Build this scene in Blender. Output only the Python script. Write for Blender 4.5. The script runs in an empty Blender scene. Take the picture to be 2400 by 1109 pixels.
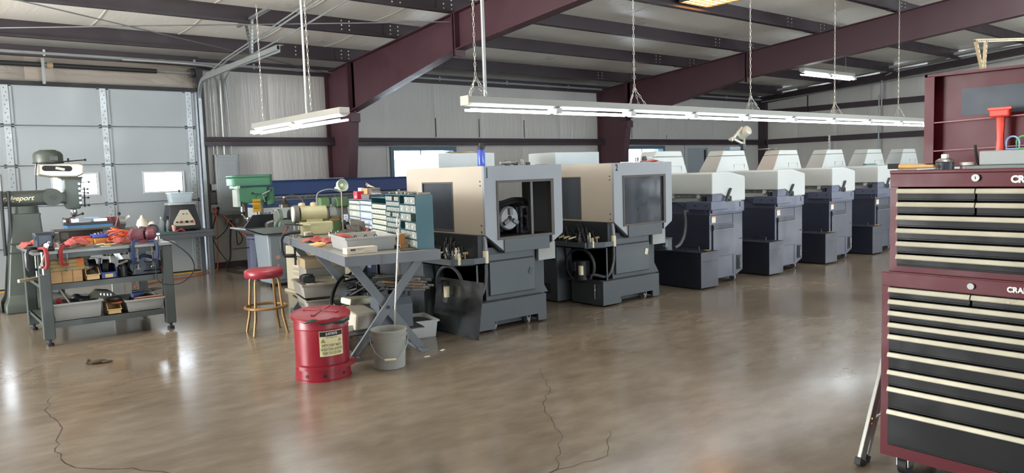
import bpy, bmesh, math, random
from mathutils import Vector, Matrix
R = math.radians
sin, cos, pi = math.sin, math.cos, math.pi
scene = bpy.context.scene
COL = scene.collection
random.seed(7)

# ------------------------------------------------------------------ camera
cam_d = bpy.data.cameras.new('camera')
cam = bpy.data.objects.new('camera', cam_d)
COL.objects.link(cam)
scene.camera = cam
YAW, PITCH, ROLL, FPX = 0.6848867, -0.08637714, -0.03102728, 1754.06
fw = Vector((sin(YAW)*cos(PITCH), cos(YAW)*cos(PITCH), sin(PITCH)))
rt = Vector((cos(YAW), -sin(YAW), 0))
up = rt.cross(fw)
rr = rt*cos(ROLL) + up*sin(ROLL)
uu = up*cos(ROLL) - rt*sin(ROLL)
cm = Matrix((rr, uu, -fw)).transposed().to_4x4()
cm.translation = (0, 0, 1.524)
cam.matrix_world = cm
cam_d.sensor_fit = 'HORIZONTAL'
cam_d.sensor_width = 36
cam_d.lens = FPX/2400*36
cam_d.clip_end = 200
cam_d.clip_start = 0.05

# ------------------------------------------------------------------ world, exposure
world = bpy.data.worlds.new('world')
scene.world = world
world.use_nodes = True
bg = world.node_tree.nodes['Background']
bg.inputs[0].default_value = (0.80, 0.90, 1.0, 1)
bg.inputs[1].default_value = 15.0
vs = scene.view_settings
vs.view_transform = 'Standard'
vs.look = 'None'
vs.gamma = 1
vs.use_curve_mapping = False
vs.exposure = 0.36
scene.cycles.max_bounces = 8
scene.cycles.diffuse_bounces = 4
scene.cycles.glossy_bounces = 4
scene.cycles.sample_clamp_indirect = 6

def area(name, loc, rot, sx, sy, power, col):
    d = bpy.data.lights.new(name, 'AREA')
    d.shape = 'RECTANGLE'; d.size = sx; d.size_y = sy
    d.energy = power; d.color = col
    o = bpy.data.objects.new(name, d)
    o.location = loc; o.rotation_euler = rot
    COL.objects.link(o)
    return o
# unseen point lamps added as fill, partly for assumed strip-light rows behind the camera
COOL = (0.90, 0.97, 1.0)
WARM = (1.0, 0.80, 0.58)
def bare_lamp(name, loc, power, col, r=0.25):
    d = bpy.data.lights.new(name, 'POINT'); d.energy = power; d.color = col; d.shadow_soft_size = r
    o = bpy.data.objects.new(name, d); o.location = loc; COL.objects.link(o)
for lx, pw in ((-5.0, 20), (0.5, 8), (6.0, 10)):
    bare_lamp('fill_lamp', (lx, -1.2, 2.7), pw, COOL)
for lx, ly, pw in ((7.5, 3.8, 60), (11.5, 3.6, 150), (16.8, 2.8, 170)):
    bare_lamp('fill_lamp', (lx, ly, 4.1), pw, COOL, 0.6)
for lx in (-5.0, 1.5, 8.0, 14.5):
    bare_lamp('fill_lamp', (lx, -7.5, 2.7), 60, COOL)
for lx, ly, pw in ((-0.9, 8.6, 45), (-0.9, 11.0, 35), (-4.5, 9.5, 60)):
    bare_lamp('fill_lamp', (lx, ly, 2.5), pw, (1.0, 0.87, 0.72))
for lx, ly, lz, pw in ((3.0, 6.6, 3.5, 125), (3.0, 1.0, 3.6, 50), (9.98, 1.2, 4.2, 40)):
    bare_lamp('high_fill_lamp', (lx, ly, lz), pw, (1.0, 0.90, 0.77), 0.3)  # more unseen lamps, added to brighten machine sides and ceiling
# unseen area lights added as door daylight, tilted up to brighten the roof
area('daylight_fill', (-7.9, 8.5, 1.7), (0, R(-122), 0), 3.2, 4.5, 1000, (1.0, 0.93, 0.83))
area('daylight_fill', (9.0, -16.8, 1.7), (R(120), 0, 0), 9, 3.2, 420, (0.90, 0.96, 1.0))
area('daylight_fill', (20.9, -2.5, 1.7), (0, R(122), 0), 3.2, 4.5, 700, (0.90, 0.96, 1.0))  # no door in this wall; added to brighten the ceiling's right part

# ------------------------------------------------------------------ materials
MATS = {}
def lin(c):
    return tuple((v/12.92 if v <= 0.04045 else ((v+0.055)/1.055)**2.4) for v in c)
def hx(h):
    return lin(tuple(int(h[i:i+2], 16)/255 for i in (0, 2, 4)))
def M(name, h='808080', rough=0.5, metal=0.0, var=0.10, scale=6.0, bump=0.0, bscale=60.0, spec=0.5, emit=0, alpha=1, trans=0, stretch=None):
    if name in MATS: return MATS[name]
    m = bpy.data.materials.new(name); m.use_nodes = True
    nt = m.node_tree; p = nt.nodes['Principled BSDF']
    c = hx(h)
    p.inputs['Base Color'].default_value = (*c, 1)
    p.inputs['Roughness'].default_value = rough
    p.inputs['Metallic'].default_value = metal
    p.inputs['Specular IOR Level'].default_value = spec
    if trans: p.inputs['Transmission Weight'].default_value = trans
    if alpha < 1: p.inputs['Alpha'].default_value = alpha
    if emit:
        p.inputs['Emission Color'].default_value = (*c, 1)
        p.inputs['Emission Strength'].default_value = emit
    if var or bump:
        tc = nt.nodes.new('ShaderNodeTexCoord')
        src = tc.outputs['Object']
        if stretch:
            mp = nt.nodes.new('ShaderNodeMapping'); mp.inputs['Scale'].default_value = stretch
            nt.links.new(src, mp.inputs[0]); src = mp.outputs[0]
        n = nt.nodes.new('ShaderNodeTexNoise'); n.inputs['Scale'].default_value = scale; n.inputs['Detail'].default_value = 5
        nt.links.new(src, n.inputs['Vector'])
        if var:
            mx = nt.nodes.new('ShaderNodeMix'); mx.data_type = 'RGBA'
            mx.inputs['A'].default_value = (*[v*(1-var*1.6) for v in c], 1)
            mx.inputs['B'].default_value = (*[min(1, v*(1+var*1.6)) for v in c], 1)
            nt.links.new(n.outputs['Fac'], mx.inputs['Factor'])
            nt.links.new(mx.outputs['Result'], p.inputs['Base Color'])
            mr = nt.nodes.new('ShaderNodeMapRange')
            mr.inputs['From Min'].default_value = 0.3; mr.inputs['From Max'].default_value = 0.7
            mr.inputs['To Min'].default_value = max(0.02, rough-0.08); mr.inputs['To Max'].default_value = min(1, rough+0.08)
            nt.links.new(n.outputs['Fac'], mr.inputs['Value']); nt.links.new(mr.outputs['Result'], p.inputs['Roughness'])
        if bump:
            b = nt.nodes.new('ShaderNodeTexNoise'); b.inputs['Scale'].default_value = bscale; b.inputs['Detail'].default_value = 3
            nt.links.new(src, b.inputs['Vector'])
            bp = nt.nodes.new('ShaderNodeBump'); bp.inputs['Strength'].default_value = bump; bp.inputs['Distance'].default_value = 0.01
            nt.links.new(b.outputs['Fac'], bp.inputs['Height']); nt.links.new(bp.outputs['Normal'], p.inputs['Normal'])
    MATS[name] = m
    return m

def floor_material():
    m = bpy.data.materials.new('polished_concrete'); m.use_nodes = True
    nt = m.node_tree; p = nt.nodes['Principled BSDF']
    tc = nt.nodes.new('ShaderNodeTexCoord')
    def noise(sc, det, rough=0.5, stretch=None):
        n = nt.nodes.new('ShaderNodeTexNoise'); n.inputs['Scale'].default_value = sc
        n.inputs['Detail'].default_value = det; n.inputs['Roughness'].default_value = rough
        src = tc.outputs['Object']
        if stretch:
            mp = nt.nodes.new('ShaderNodeMapping'); mp.inputs['Scale'].default_value = stretch; mp.inputs['Rotation'].default_value = (0, 0, 0.5)
            nt.links.new(src, mp.inputs[0]); src = mp.outputs[0]
        nt.links.new(src, n.inputs['Vector']); return n
    n1 = noise(0.55, 6, 0.6); n2 = noise(3.0, 6, 0.6, (1, 2.2, 1)); n3 = noise(9, 4, 0.5, (1, 1.6, 1))
    ramp = nt.nodes.new('ShaderNodeValToRGB')
    e = ramp.color_ramp.elements
    e[0].position = 0.30; e[0].color = (*hx('62574a'), 1)
    e[1].position = 0.72; e[1].color = (*hx('93887a'), 1)
    x = e.new(0.5); x.color = (*hx('7b6f60'), 1)
    add = nt.nodes.new('ShaderNodeMath'); add.operation = 'MULTIPLY_ADD'; add.inputs[1].default_value = 0.45
    nt.links.new(n2.outputs['Fac'], add.inputs[0])
    sc1 = nt.nodes.new('ShaderNodeMath'); sc1.operation = 'MULTIPLY'; sc1.inputs[1].default_value = 0.55
    nt.links.new(n1.outputs['Fac'], sc1.inputs[0]); nt.links.new(sc1.outputs[0], add.inputs[2])
    nt.links.new(add.outputs[0], ramp.inputs[0])
    nt.links.new(ramp.outputs[0], p.inputs['Base Color'])
    mr = nt.nodes.new('ShaderNodeMapRange')
    mr.inputs['From Min'].default_value = 0.3; mr.inputs['From Max'].default_value = 0.7
    mr.inputs['To Min'].default_value = 0.12; mr.inputs['To Max'].default_value = 0.26
    nt.links.new(n1.outputs['Fac'], mr.inputs['Value']); nt.links.new(mr.outputs['Result'], p.inputs['Roughness'])
    p.inputs['Specular IOR Level'].default_value = 0.6
    bp = nt.nodes.new('ShaderNodeBump'); bp.inputs['Strength'].default_value = 0.05; bp.inputs['Distance'].default_value = 0.01
    nt.links.new(n3.outputs['Fac'], bp.inputs['Height']); nt.links.new(bp.outputs['Normal'], p.inputs['Normal'])
    return m

def vinyl(name, h, stretch, scale, strength, rough=0.45):
    m = M(name, h, rough, 0, 0.05, 1.2)
    nt = m.node_tree; p = nt.nodes['Principled BSDF']
    tc = nt.nodes.new('ShaderNodeTexCoord'); mp = nt.nodes.new('ShaderNodeMapping')
    mp.inputs['Scale'].default_value = stretch
    nt.links.new(tc.outputs['Object'], mp.inputs[0])
    n = nt.nodes.new('ShaderNodeTexNoise'); n.inputs['Scale'].default_value = scale; n.inputs['Detail'].default_value = 4
    n.inputs['Distortion'].default_value = 0.6
    nt.links.new(mp.outputs[0], n.inputs['Vector'])
    bp = nt.nodes.new('ShaderNodeBump'); bp.inputs['Strength'].default_value = strength; bp.inputs['Distance'].default_value = 0.02
    nt.links.new(n.outputs['Fac'], bp.inputs['Height']); nt.links.new(bp.outputs['Normal'], p.inputs['Normal'])
    return m

# ------------------------------------------------------------------ mesh builder
class MB:
    def __init__(s): s.V = []; s.F = []
    def add(s, vs, fs):
        o = len(s.V); s.V += [tuple(v) for v in vs]; s.F += [tuple(i+o for i in f) for f in fs]; return s
    def box(s, x0, y0, z0, x1, y1, z1):
        return s.add([(x0,y0,z0),(x1,y0,z0),(x1,y1,z0),(x0,y1,z0),(x0,y0,z1),(x1,y0,z1),(x1,y1,z1),(x0,y1,z1)],
                     [(3,2,1,0),(4,5,6,7),(0,1,5,4),(1,2,6,5),(2,3,7,6),(3,0,4,7)])
    def boxc(s, c, d, rz=0, rx=0, ry=0):
        m = Matrix.Translation(c) @ Matrix.Rotation(rz,4,'Z') @ Matrix.Rotation(ry,4,'Y') @ Matrix.Rotation(rx,4,'X')
        b = MB().box(-d[0]/2,-d[1]/2,-d[2]/2,d[0]/2,d[1]/2,d[2]/2)
        return s.add([m @ Vector(v) for v in b.V], b.F)
    def prism(s, poly, ax, a, b):
        n = len(poly)
        f = {'x': lambda p,t:(t,p[0],p[1]), 'y': lambda p,t:(p[0],t,p[1]), 'z': lambda p,t:(p[0],p[1],t)}[ax]
        return s.add([f(p,a) for p in poly]+[f(p,b) for p in poly],
                     [tuple(range(n)), tuple(range(2*n-1,n-1,-1))]+[(i,(i+1)%n+0,(i+1)%n+n,i+n) if False else (i+n,(i+1)%n+n,(i+1)%n,i) for i in range(n)])
    def cyl(s, p0, p1, r0, r1=None, n=16, caps=True):
        if r1 is None: r1 = r0
        p0, p1 = Vector(p0), Vector(p1); d = (p1-p0).normalized()
        a = d.orthogonal().normalized(); b = d.cross(a)
        vs = []
        for p, r in ((p0,r0),(p1,r1)):
            vs += [p + a*(r*cos(2*pi*i/n)) + b*(r*sin(2*pi*i/n)) for i in range(n)]
        fs = [(i,(i+1)%n,(i+1)%n+n,i+n) for i in range(n)]
        if caps: fs += [tuple(range(n-1,-1,-1)), tuple(range(n,2*n))]
        return s.add(vs, fs)
    def tube(s, pts, r, n=8, closed=False):
        pts = [Vector(p) for p in pts]; k = len(pts); vs = []; fs = []
        d0 = (pts[1]-pts[0]).normalized(); a = d0.orthogonal().normalized()
        for i, p in enumerate(pts):
            if closed: d = (pts[(i+1)%k]-pts[i-1]).normalized()
            else: d = (pts[min(i+1,k-1)]-pts[max(i-1,0)]).normalized()
            a = (a - d*a.dot(d)).normalized(); b = d.cross(a)
            rr_ = r[i] if isinstance(r,(list,tuple)) else r
            vs += [p + a*(rr_*cos(2*pi*j/n)) + b*(rr_*sin(2*pi*j/n)) for j in range(n)]
        for i in range(k if closed else k-1):
            o, q = i*n, ((i+1)%k)*n
            fs += [(o+j,o+(j+1)%n,q+(j+1)%n,q+j) for j in range(n)]
        if not closed: fs += [tuple(range(n-1,-1,-1)), tuple(range((k-1)*n,k*n))]
        return s.add(vs, fs)
    def lathe(s, prof, c=(0,0,0), n=28, ax='z', sx=1, sy=1):
        vs = []; fs = []; k = len(prof)
        for r, h in prof:
            for j in range(n):
                x, y = r*cos(2*pi*j/n)*sx, r*sin(2*pi*j/n)*sy
                v = {'z':(x,y,h),'y':(x,h,-y),'x':(h,x,y)}[ax]
                vs.append((c[0]+v[0],c[1]+v[1],c[2]+v[2]))
        for i in range(k-1):
            fs += [(i*n+j,i*n+(j+1)%n,(i+1)*n+(j+1)%n,(i+1)*n+j) for j in range(n)]
        if prof[0][0] > 1e-5: fs.append(tuple(range(n-1,-1,-1)))
        if prof[-1][0] > 1e-5: fs.append(tuple(range((k-1)*n,k*n)))
        return s.add(vs, fs)
    def sph(s, c, r, n=14, k=8, sc=(1,1,1)):
        vs = []; fs = []
        for i in range(k+1):
            t = pi*i/k
            for j in range(n):
                vs.append((c[0]+r*sc[0]*sin(t)*cos(2*pi*j/n), c[1]+r*sc[1]*sin(t)*sin(2*pi*j/n), c[2]+r*sc[2]*cos(t)))
        for i in range(k):
            fs += [(i*n+j,(i+1)*n+j,(i+1)*n+(j+1)%n,i*n+(j+1)%n) for j in range(n)]
        return s.add(vs, fs)
    def grid(s, fn, nu, nv, thick=0):
        vs = [fn(i/nu, j/nv) for j in range(nv+1) for i in range(nu+1)]
        fs = [(j*(nu+1)+i, j*(nu+1)+i+1, (j+1)*(nu+1)+i+1, (j+1)*(nu+1)+i) for j in range(nv) for i in range(nu)]
        return s.add(vs, fs)
    def holes(s, x0, x1, z0, z1, ya, yb, hs, ax='y'):
        xs = sorted({x0,x1}|{h[0] for h in hs}|{h[1] for h in hs}); zs = sorted({z0,z1}|{h[2] for h in hs}|{h[3] for h in hs})
        xs = [x for x in xs if x0 <= x <= x1]; zs = [z for z in zs if z0 <= z <= z1]
        for i in range(len(xs)-1):
            for j in range(len(zs)-1):
                cx, cz = (xs[i]+xs[i+1])/2, (zs[j]+zs[j+1])/2
                if any(h[0] < cx < h[1] and h[2] < cz < h[3] for h in hs): continue
                if ax == 'y': s.box(xs[i],ya,zs[j],xs[i+1],yb,zs[j+1])
                elif ax == 'x': s.box(ya,xs[i],zs[j],yb,xs[i+1],zs[j+1])
                else: s.box(xs[i],zs[j],ya,xs[i+1],zs[j+1],yb)
        return s
    def xf(s, m):
        s.V = [tuple(m @ Vector(v)) for v in s.V]; return s
    def mesh(s, name, mat, smooth=35, bevel=0, seg=2):
        me = bpy.data.meshes.new(name)
        me.from_pydata([tuple(v) for v in s.V], [], s.F)
        bm = bmesh.new(); bm.from_mesh(me)
        bmesh.ops.remove_doubles(bm, verts=bm.verts, dist=1e-5)
        bmesh.ops.recalc_face_normals(bm, faces=bm.faces)
        if bevel:
            ed = [e for e in bm.edges if len(e.link_faces) == 2 and e.calc_face_angle(0) > R(30)]
            bmesh.ops.bevel(bm, geom=ed, offset=bevel, segments=seg, affect='EDGES', profile=0.5, clamp_overlap=True)
        bm.to_mesh(me); bm.free()
        if smooth:
            me.shade_smooth(); me.set_sharp_from_angle(angle=R(smooth))
        me.materials.append(mat)
        return me
    def build(s, name, mat, parent=None, smooth=35, bevel=0, seg=2, loc=None):
        o = bpy.data.objects.new(name, s.mesh(name, mat, smooth, bevel, seg))
        COL.objects.link(o)
        if parent is not None: o.parent = parent
        if loc is not None: o.location = loc
        elif parent is None: pass
        return o

def at_origin(o, loc):
    """move a top-level mesh's origin to loc, keeping its place"""
    o.data.transform(Matrix.Translation(-Vector(loc))); o.location = loc
    return o
def tag(o, label=None, cat=None, group=None, kind=None):
    if label: o['label'] = label
    if cat: o['category'] = cat
    if group: o['group'] = group
    if kind: o['kind'] = kind
    return o
def thing(name, label, cat, loc=(0,0,0), rz=0, group=None):
    o = bpy.data.objects.new(name, None); o.empty_display_size = 0.1
    o.location = loc; o.rotation_euler = (0,0,rz); COL.objects.link(o)
    return tag(o, label, cat, group)
def dup(root, loc=None, rz=None, label=None, group=None):
    def cp(o, par):
        c = o.copy(); COL.objects.link(c); c.parent = par
        for ch in list(o.children): cp(ch, c)
        return c
    r = cp(root, None)
    if loc is not None: r.location = loc
    if rz is not None: r.rotation_euler = (0,0,rz)
    if label: r['label'] = label
    if group: r['group'] = group
    return r
def inst(o, parent, loc, rot=(0,0,0), name=None, mat=None):
    c = o.copy(); COL.objects.link(c); c.parent = parent; c.location = loc; c.rotation_euler = rot
    return c
def struct(o): o['kind'] = 'structure'; return o
FONT = {}
def lettering(text, size, mat, parent=None, m=None, depth=0.0015, name='lettering', shear=0, sx=1, align='CENTER', bend=None, bold=0):
    cu = bpy.data.curves.new('t', 'FONT'); cu.body = text; cu.size = size; cu.extrude = depth; cu.align_x = align; cu.align_y = 'CENTER'
    cu.shear = shear; cu.resolution_u = 3; cu.offset = bold
    t = bpy.data.objects.new('t', cu); COL.objects.link(t)
    dg = bpy.context.evaluated_depsgraph_get()
    me = bpy.data.meshes.new_from_object(t.evaluated_get(dg))
    bpy.data.objects.remove(t); bpy.data.curves.remove(cu)
    me.transform(Matrix.Diagonal((sx,1,1,1)))
    if bend:
        for v in me.vertices: v.co = bend(v.co)
    if m is not None: me.transform(m)
    me.materials.clear(); me.materials.append(mat)
    o = bpy.data.objects.new(name, me); COL.objects.link(o)
    if parent is not None: o.parent = parent
    return o
# text frames: reading direction +x seen from -y ; and reading direction -y seen from -x
def face_front(x, y, z): return Matrix.Translation((x,y,z)) @ Matrix.Rotation(R(90),4,'X')
def face_left(x, y, z): return Matrix.Translation((x,y,z)) @ Matrix.Rotation(R(-90),4,'Z') @ Matrix.Rotation(R(90),4,'X')
def arc(c, r, a0, a1, n, plane='xz'):
    o = []
    for i in range(n+1):
        a = a0+(a1-a0)*i/n; u, v = r*cos(a), r*sin(a)
        o.append({'xz':(c[0]+u,c[1],c[2]+v),'yz':(c[0],c[1]+u,c[2]+v),'xy':(c[0]+u,c[1]+v,c[2])}[plane])
    return o
def smoothpath(pts, n=6):
    P = [Vector(p) for p in pts]; out = []
    for i in range(len(P)-1):
        p0, p1, p2, p3 = P[max(i-1,0)], P[i], P[i+1], P[min(i+2,len(P)-1)]
        for k in range(n):
            t = k/n
            out.append(0.5*((2*p1)+(p2-p0)*t+(2*p0-5*p1+4*p2-p3)*t*t+(3*p1-p0-3*p2+p3)*t**3))
    out.append(P[-1]); return out
# ------------------------------------------------------------------ building shell
WY, EX = 13.29, 21.05           # inner face of the back wall, inner face of the end wall
LX, FY = -8.0, -17.0
RIDGE = -1.9
def zr(y): return 3.474 + (13.36-abs(y-RIDGE)-RIDGE if y < RIDGE else 13.36-y)/12 if y >= RIDGE else 3.474 + (13.36-(2*RIDGE-y))/12
def zin(y): return zr(y)+0.265
m_floor = floor_material()
m_wallv = vinyl('wall_vinyl', 'aeaca7', (9, 9, 0.8), 1.6, 0.5)
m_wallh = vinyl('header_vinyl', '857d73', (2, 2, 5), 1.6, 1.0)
m_ceil = vinyl('ceiling_vinyl', 'f0eee6', (2.2, 0.7, 1), 3.0, 0.35, 0.35)
m_red = M('red_oxide_steel', '3e232b', 0.5, 0, 0.12, 3)
m_purl = M('dark_primer_steel', '2c2127', 0.55, 0, 0.12, 3)
m_galv = M('galvanized_steel', '979c9d', 0.42, 0.6, 0.12, 14)
m_pipe = M('conduit_steel', '9b9fa0', 0.45, 0.55, 0.08, 20)
m_black = M('black_rubber', '17181a', 0.6)
m_dark = M('dark_steel', '33363b', 0.45, 0.3)
m_steel = M('bright_steel', 'b9bcbe', 0.25, 0.9, 0.1, 20)
m_white = M('white_enamel', 'e6e6e2', 0.45, 0, 0.03)
m_base = M('brown_base_trim', '3a2a2a', 0.6)
m_yel = M('safety_yellow', 'd8a92a', 0.55, 0, 0.2, 9)
m_glass = M('window_glass', 'ffffff', 0.02, 0, 0, trans=1.0)

fl = MB().box(LX-0.3, FY-0.3, -0.15, EX+0.3, WY+0.35, 0).build('floor', m_floor); struct(fl)
def crack(pts, w=0.006):
    P = []
    random.seed(len(pts))
    for i in range(len(pts)-1):
        a, b = Vector(pts[i]), Vector(pts[i+1]); n = max(2, int((b-a).length/0.06))
        for k in range(n):
            q = a.lerp(b, k/n); P.append((q.x+random.uniform(-.015,.015), q.y+random.uniform(-.015,.015)))
    P.append(pts[-1][:2])
    m = MB(); V = []
    for i, p in enumerate(P):
        d = Vector(P[min(i+1,len(P)-1)])-Vector(P[max(i-1,0)]); nrm = Vector((-d.y,d.x)).normalized()*w*random.uniform(.3,.7)
        V += [(p[0]+nrm.x,p[1]+nrm.y,0.0008),(p[0]-nrm.x,p[1]-nrm.y,0.0008)]
    m.add(V, [(2*i,2*i+1,2*i+3,2*i+2) for i in range(len(P)-1)])
    return m.build('crack', M('crack_dirt','2d2620',0.9), fl, 0)
crack([(0.75,6.25,0),(0.66,5.85,0),(0.70,5.45,0),(0.60,5.0,0),(0.59,4.75,0),(0.66,4.52,0),(0.86,4.33,0),(0.98,4.15,0),(1.05,3.85,0)])
crack([(0.45,6.9,0),(0.75,7.3,0),(0.95,7.6,0)], 0.003)
crack([(3.75,4.3,0),(3.4,3.8,0),(3.15,3.6,0),(2.85,3.1,0),(2.65,2.9,0),(2.3,2.6,0)], 0.004)
crack([(2.45,2.75,0),(2.8,2.7,0),(3.1,2.95,0)], 0.003)
crack([(5.0,3.0,0),(5.3,3.4,0)], 0.003)
bst = MB().box(-1.2, WY-0.24, 0, 4.12, WY-0.02, 0.004).build('threshold_stripe', m_yel, fl, 0)

# back wall: base shell with the openings, then pillowy insulation strips
DX0, DX1, DZ = -1.1, 3.98, 3.05
W1, W2, D2 = (7.78, 9.30, 1.15, 2.05), (14.80, 16.26, 1.15, 2.05), (17.29, 18.26, 0, 2.06)
wb = MB().holes(LX, EX+0.3, 0, 3.9, WY+0.06, WY+0.3, [(DX0,DX1,0,DZ), W1, W2, D2]).build('wall_back', M('wall_sheet','8d8a86',0.7), None, 0); struct(wb)
def strip(x0, x1, z0, z1, y, name='insulation_strip', bulge=0.014, mat=None, par=wb, ax='y', sgn=-1):
    def fn(u, v):
        e = min(u,1-u)*2; g = min(v,1-v)*2
        b = bulge*(min(1,e*4)**0.5)*(0.4+0.6*min(1,g*3)**0.5)
        q = x0+(x1-x0)*u; z = z0+(z1-z0)*v
        return (q, y+sgn*b, z) if ax == 'y' else (y+sgn*b, q, z)
    return MB().grid(fn, 16, 8).build(name, mat or m_wallv, par, 80)
def hole_in(a, b, c, d, H): return not (b <= H[0] or a >= H[1] or d <= H[2] or c >= H[3])
seams = [4.06, 5.3, 6.46]+[6.46+1.2*i for i in range(1,6)]+[13.7]+[13.7+1.22*i for i in range(1,6)]+[EX]
for i in range(len(seams)-1):
    a, b = seams[i], seams[i+1]
    strip(a, b, 2.26, 3.44, WY)
    segs = [(a, b)]
    for H in (W1, W2, D2):
        nx = []
        for (p, q) in segs:
            if q <= H[0] or p >= H[1]: nx.append((p, q)); continue
            if p < H[0]: nx.append((p, H[0]))
            if q > H[1]: nx.append((H[1], q))
            s0, s1 = max(p, H[0]), min(q, H[1])
            if H[2] > 0: strip(s0, s1, 0.1, H[2], WY)
            strip(s0, s1, H[3], 2.14, WY, bulge=0.01)
        segs = nx
    for p, q in segs:
        if q-p > 0.02: strip(p, q, 0.1, 2.14, WY)
# dark gaps where two strips pull apart
for gx in (15.0, 16.42, 8.86, 10.0, 11.3):
    MB().box(gx, WY-0.012, 2.30, gx+0.02, WY-0.006, 3.0 if gx > 14 else 2.7).build('seam_gap', m_black, wb, 0)
# header insulation above the roller door
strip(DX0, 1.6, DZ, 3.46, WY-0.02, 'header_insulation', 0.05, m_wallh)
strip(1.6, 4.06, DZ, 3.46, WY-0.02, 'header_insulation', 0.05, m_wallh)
# girts
g = MB().prism([(WY-0.20,2.12),(WY-0.03,2.12),(WY-0.03,2.27),(WY-0.18,2.27),(WY-0.18,2.255),(WY-0.19,2.20),(WY-0.20,2.19)], 'x', 4.08, EX).build('wall_girt', m_purl, wb, 0)
MB().box(4.08, WY-0.13, 3.41, EX, WY-0.02, 3.58).build('eave_strut', m_purl, wb, 0)
MB().box(LX, WY-0.13, 3.45, 4.08, WY-0.02, 3.60).build('eave_strut', m_purl, wb, 0)
bb = MB().box(4.1, WY-0.03, 0, 17.2, WY+0.06, 0.105).build('baseboard_back', m_base, None, 0); struct(bb)

# windows of the back wall
def window(n, W):
    x0, x1, z0, z1 = W
    fr = MB().holes(x0-0.05, x1+0.05, z0-0.05, z1+0.05, WY-0.05, WY+0.3, [(x0+0.03,x1-0.03,z0+0.03,z1-0.03)]).build('window_%d'%n, M('window_frame_blue','46606e',0.5), None, 0)
    struct(fr)
    MB().box((x0+x1)/2-0.015, WY+0.1, z0+0.03, (x0+x1)/2+0.015, WY+0.16, z1-0.03).build('mullion', m_white, fr, 0)
    MB().box(x0+0.03, WY+0.12, z0+0.03, x1-0.03, WY+0.126, z1-0.03).build('pane', m_glass, fr, 0)
window(1, W1); window(2, W2)
# personnel door
m_dgrey = M('door_paint_grey','8f979c',0.5,0,0.05)
d2 = MB().box(D2[0]+0.02, WY+0.02, 0.01, D2[1]-0.02, WY+0.07, 2.03).build('door_2', m_dgrey, None, 0, 0.003); struct(d2)
fr = MB(); fr.box(D2[0]-0.09,WY-0.03,0,D2[0]+0.02,WY+0.2,2.15); fr.box(D2[1]-0.02,WY-0.03,0,D2[1]+0.09,WY+0.2,2.15); fr.box(D2[0]+0.02,WY-0.03,2.03,D2[1]-0.02,WY+0.2,2.15)
fr.build('door_frame', M('door_frame_grey','a3a9ab',0.5), d2, 0)
MB().box(D2[1]-0.12,WY-0.02,1.62,D2[1]-0.08,WY+0.02,1.98).build('door_closer', m_dark, d2, 0)
MB().cyl((D2[1]-0.10,WY+0.02,1.0),(D2[1]-0.10,WY-0.05,1.0),0.03).build('knob', m_steel, d2)

# end wall (right) and the unseen walls
we = MB().box(EX+0.06, FY, 0, EX+0.3, WY+0.3, 5.2).build('wall_right', M('wall_sheet','8d8a86'), None, 0); struct(we)
for i in range(8):
    a, b = WY-1.22*(i+1), WY-1.22*i
    zt = zr((a+b)/2)-0.02
    for z0, z1 in ((0.1,2.12),(2.26,3.02),(3.16,zt+0.15)):
        strip(a, b, z0, z1, EX, mat=m_wallv, par=we, ax='x')
MB().box(EX-0.19,3.0,2.12,EX-0.02,WY-0.3,2.27).build('wall_girt', m_purl, we, 0)
MB().box(EX-0.19,0.0,3.02,EX-0.02,WY-0.3,3.17).build('wall_girt', m_purl, we, 0)
MB().box(EX-0.19,-2.0,2.12,EX-0.02,2.9,2.27).build('wall_girt', m_purl, we, 0)
MB().prism([(WY,3.38),(WY,3.56),(0,4.62),(0,4.42)], 'x', EX-0.25, EX-0.02).build('rake_beam', m_purl, we, 0)
MB().prism([(WY,3.60),(WY,3.66),(0,4.74),(0,4.68)], 'x', EX-0.55, EX-0.25).build('rake_flashing', m_wallv, we, 0)
MB().box(EX-0.2,WY-0.25,0,EX-0.02,WY-0.05,3.55).build('corner_column', m_purl, we, 0)
MB().box(EX-0.1,6.9,0.9,EX-0.02,8.35,2.12).build('panel_board', M('pale_board','b9b8b0',0.6), we, 0)
wl = MB().holes(FY, WY+0.3, 0, 5.2, LX-0.3, LX, [(6.1,10.9,0,3.8)], 'x').build('wall_left', M('wall_sheet','8d8a86'), None, 0); struct(wl)
wf = MB().holes(LX, EX+0.3, 0, 4.2, FY-0.3, FY, [(4.2,13.8,0,3.8)], 'y').build('wall_front', M('wall_sheet','8d8a86'), None, 0); struct(wf)

# ceiling blanket sagging between purlins
PY = [12.41, 10.68, 9.16, 7.59, 6.08, 4.56, 3.04, 1.52, 0.0, -1.7]
def cy(y):
    z = zin(y)
    for a, b in zip(PY[:-1], PY[1:]):
        if b <= y <= a:
            t = (y-b)/(a-b); return z-0.05*sin(pi*t)
    return z
def ceil_fn(u, v):
    y = WY+0.1-(WY+0.1-RIDGE)*v; return (LX+(EX-LX)*u, y, cy(y))
cl = MB().grid(ceil_fn, 12, 110).build('ceiling', m_ceil, None, 80); struct(cl)
MB().grid(lambda u,v:(LX+(EX-LX)*u, FY+(RIDGE-FY)*v, zin(FY+(RIDGE-FY)*v)), 2, 4).build('far_slope', m_ceil, cl, 0)
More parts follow.
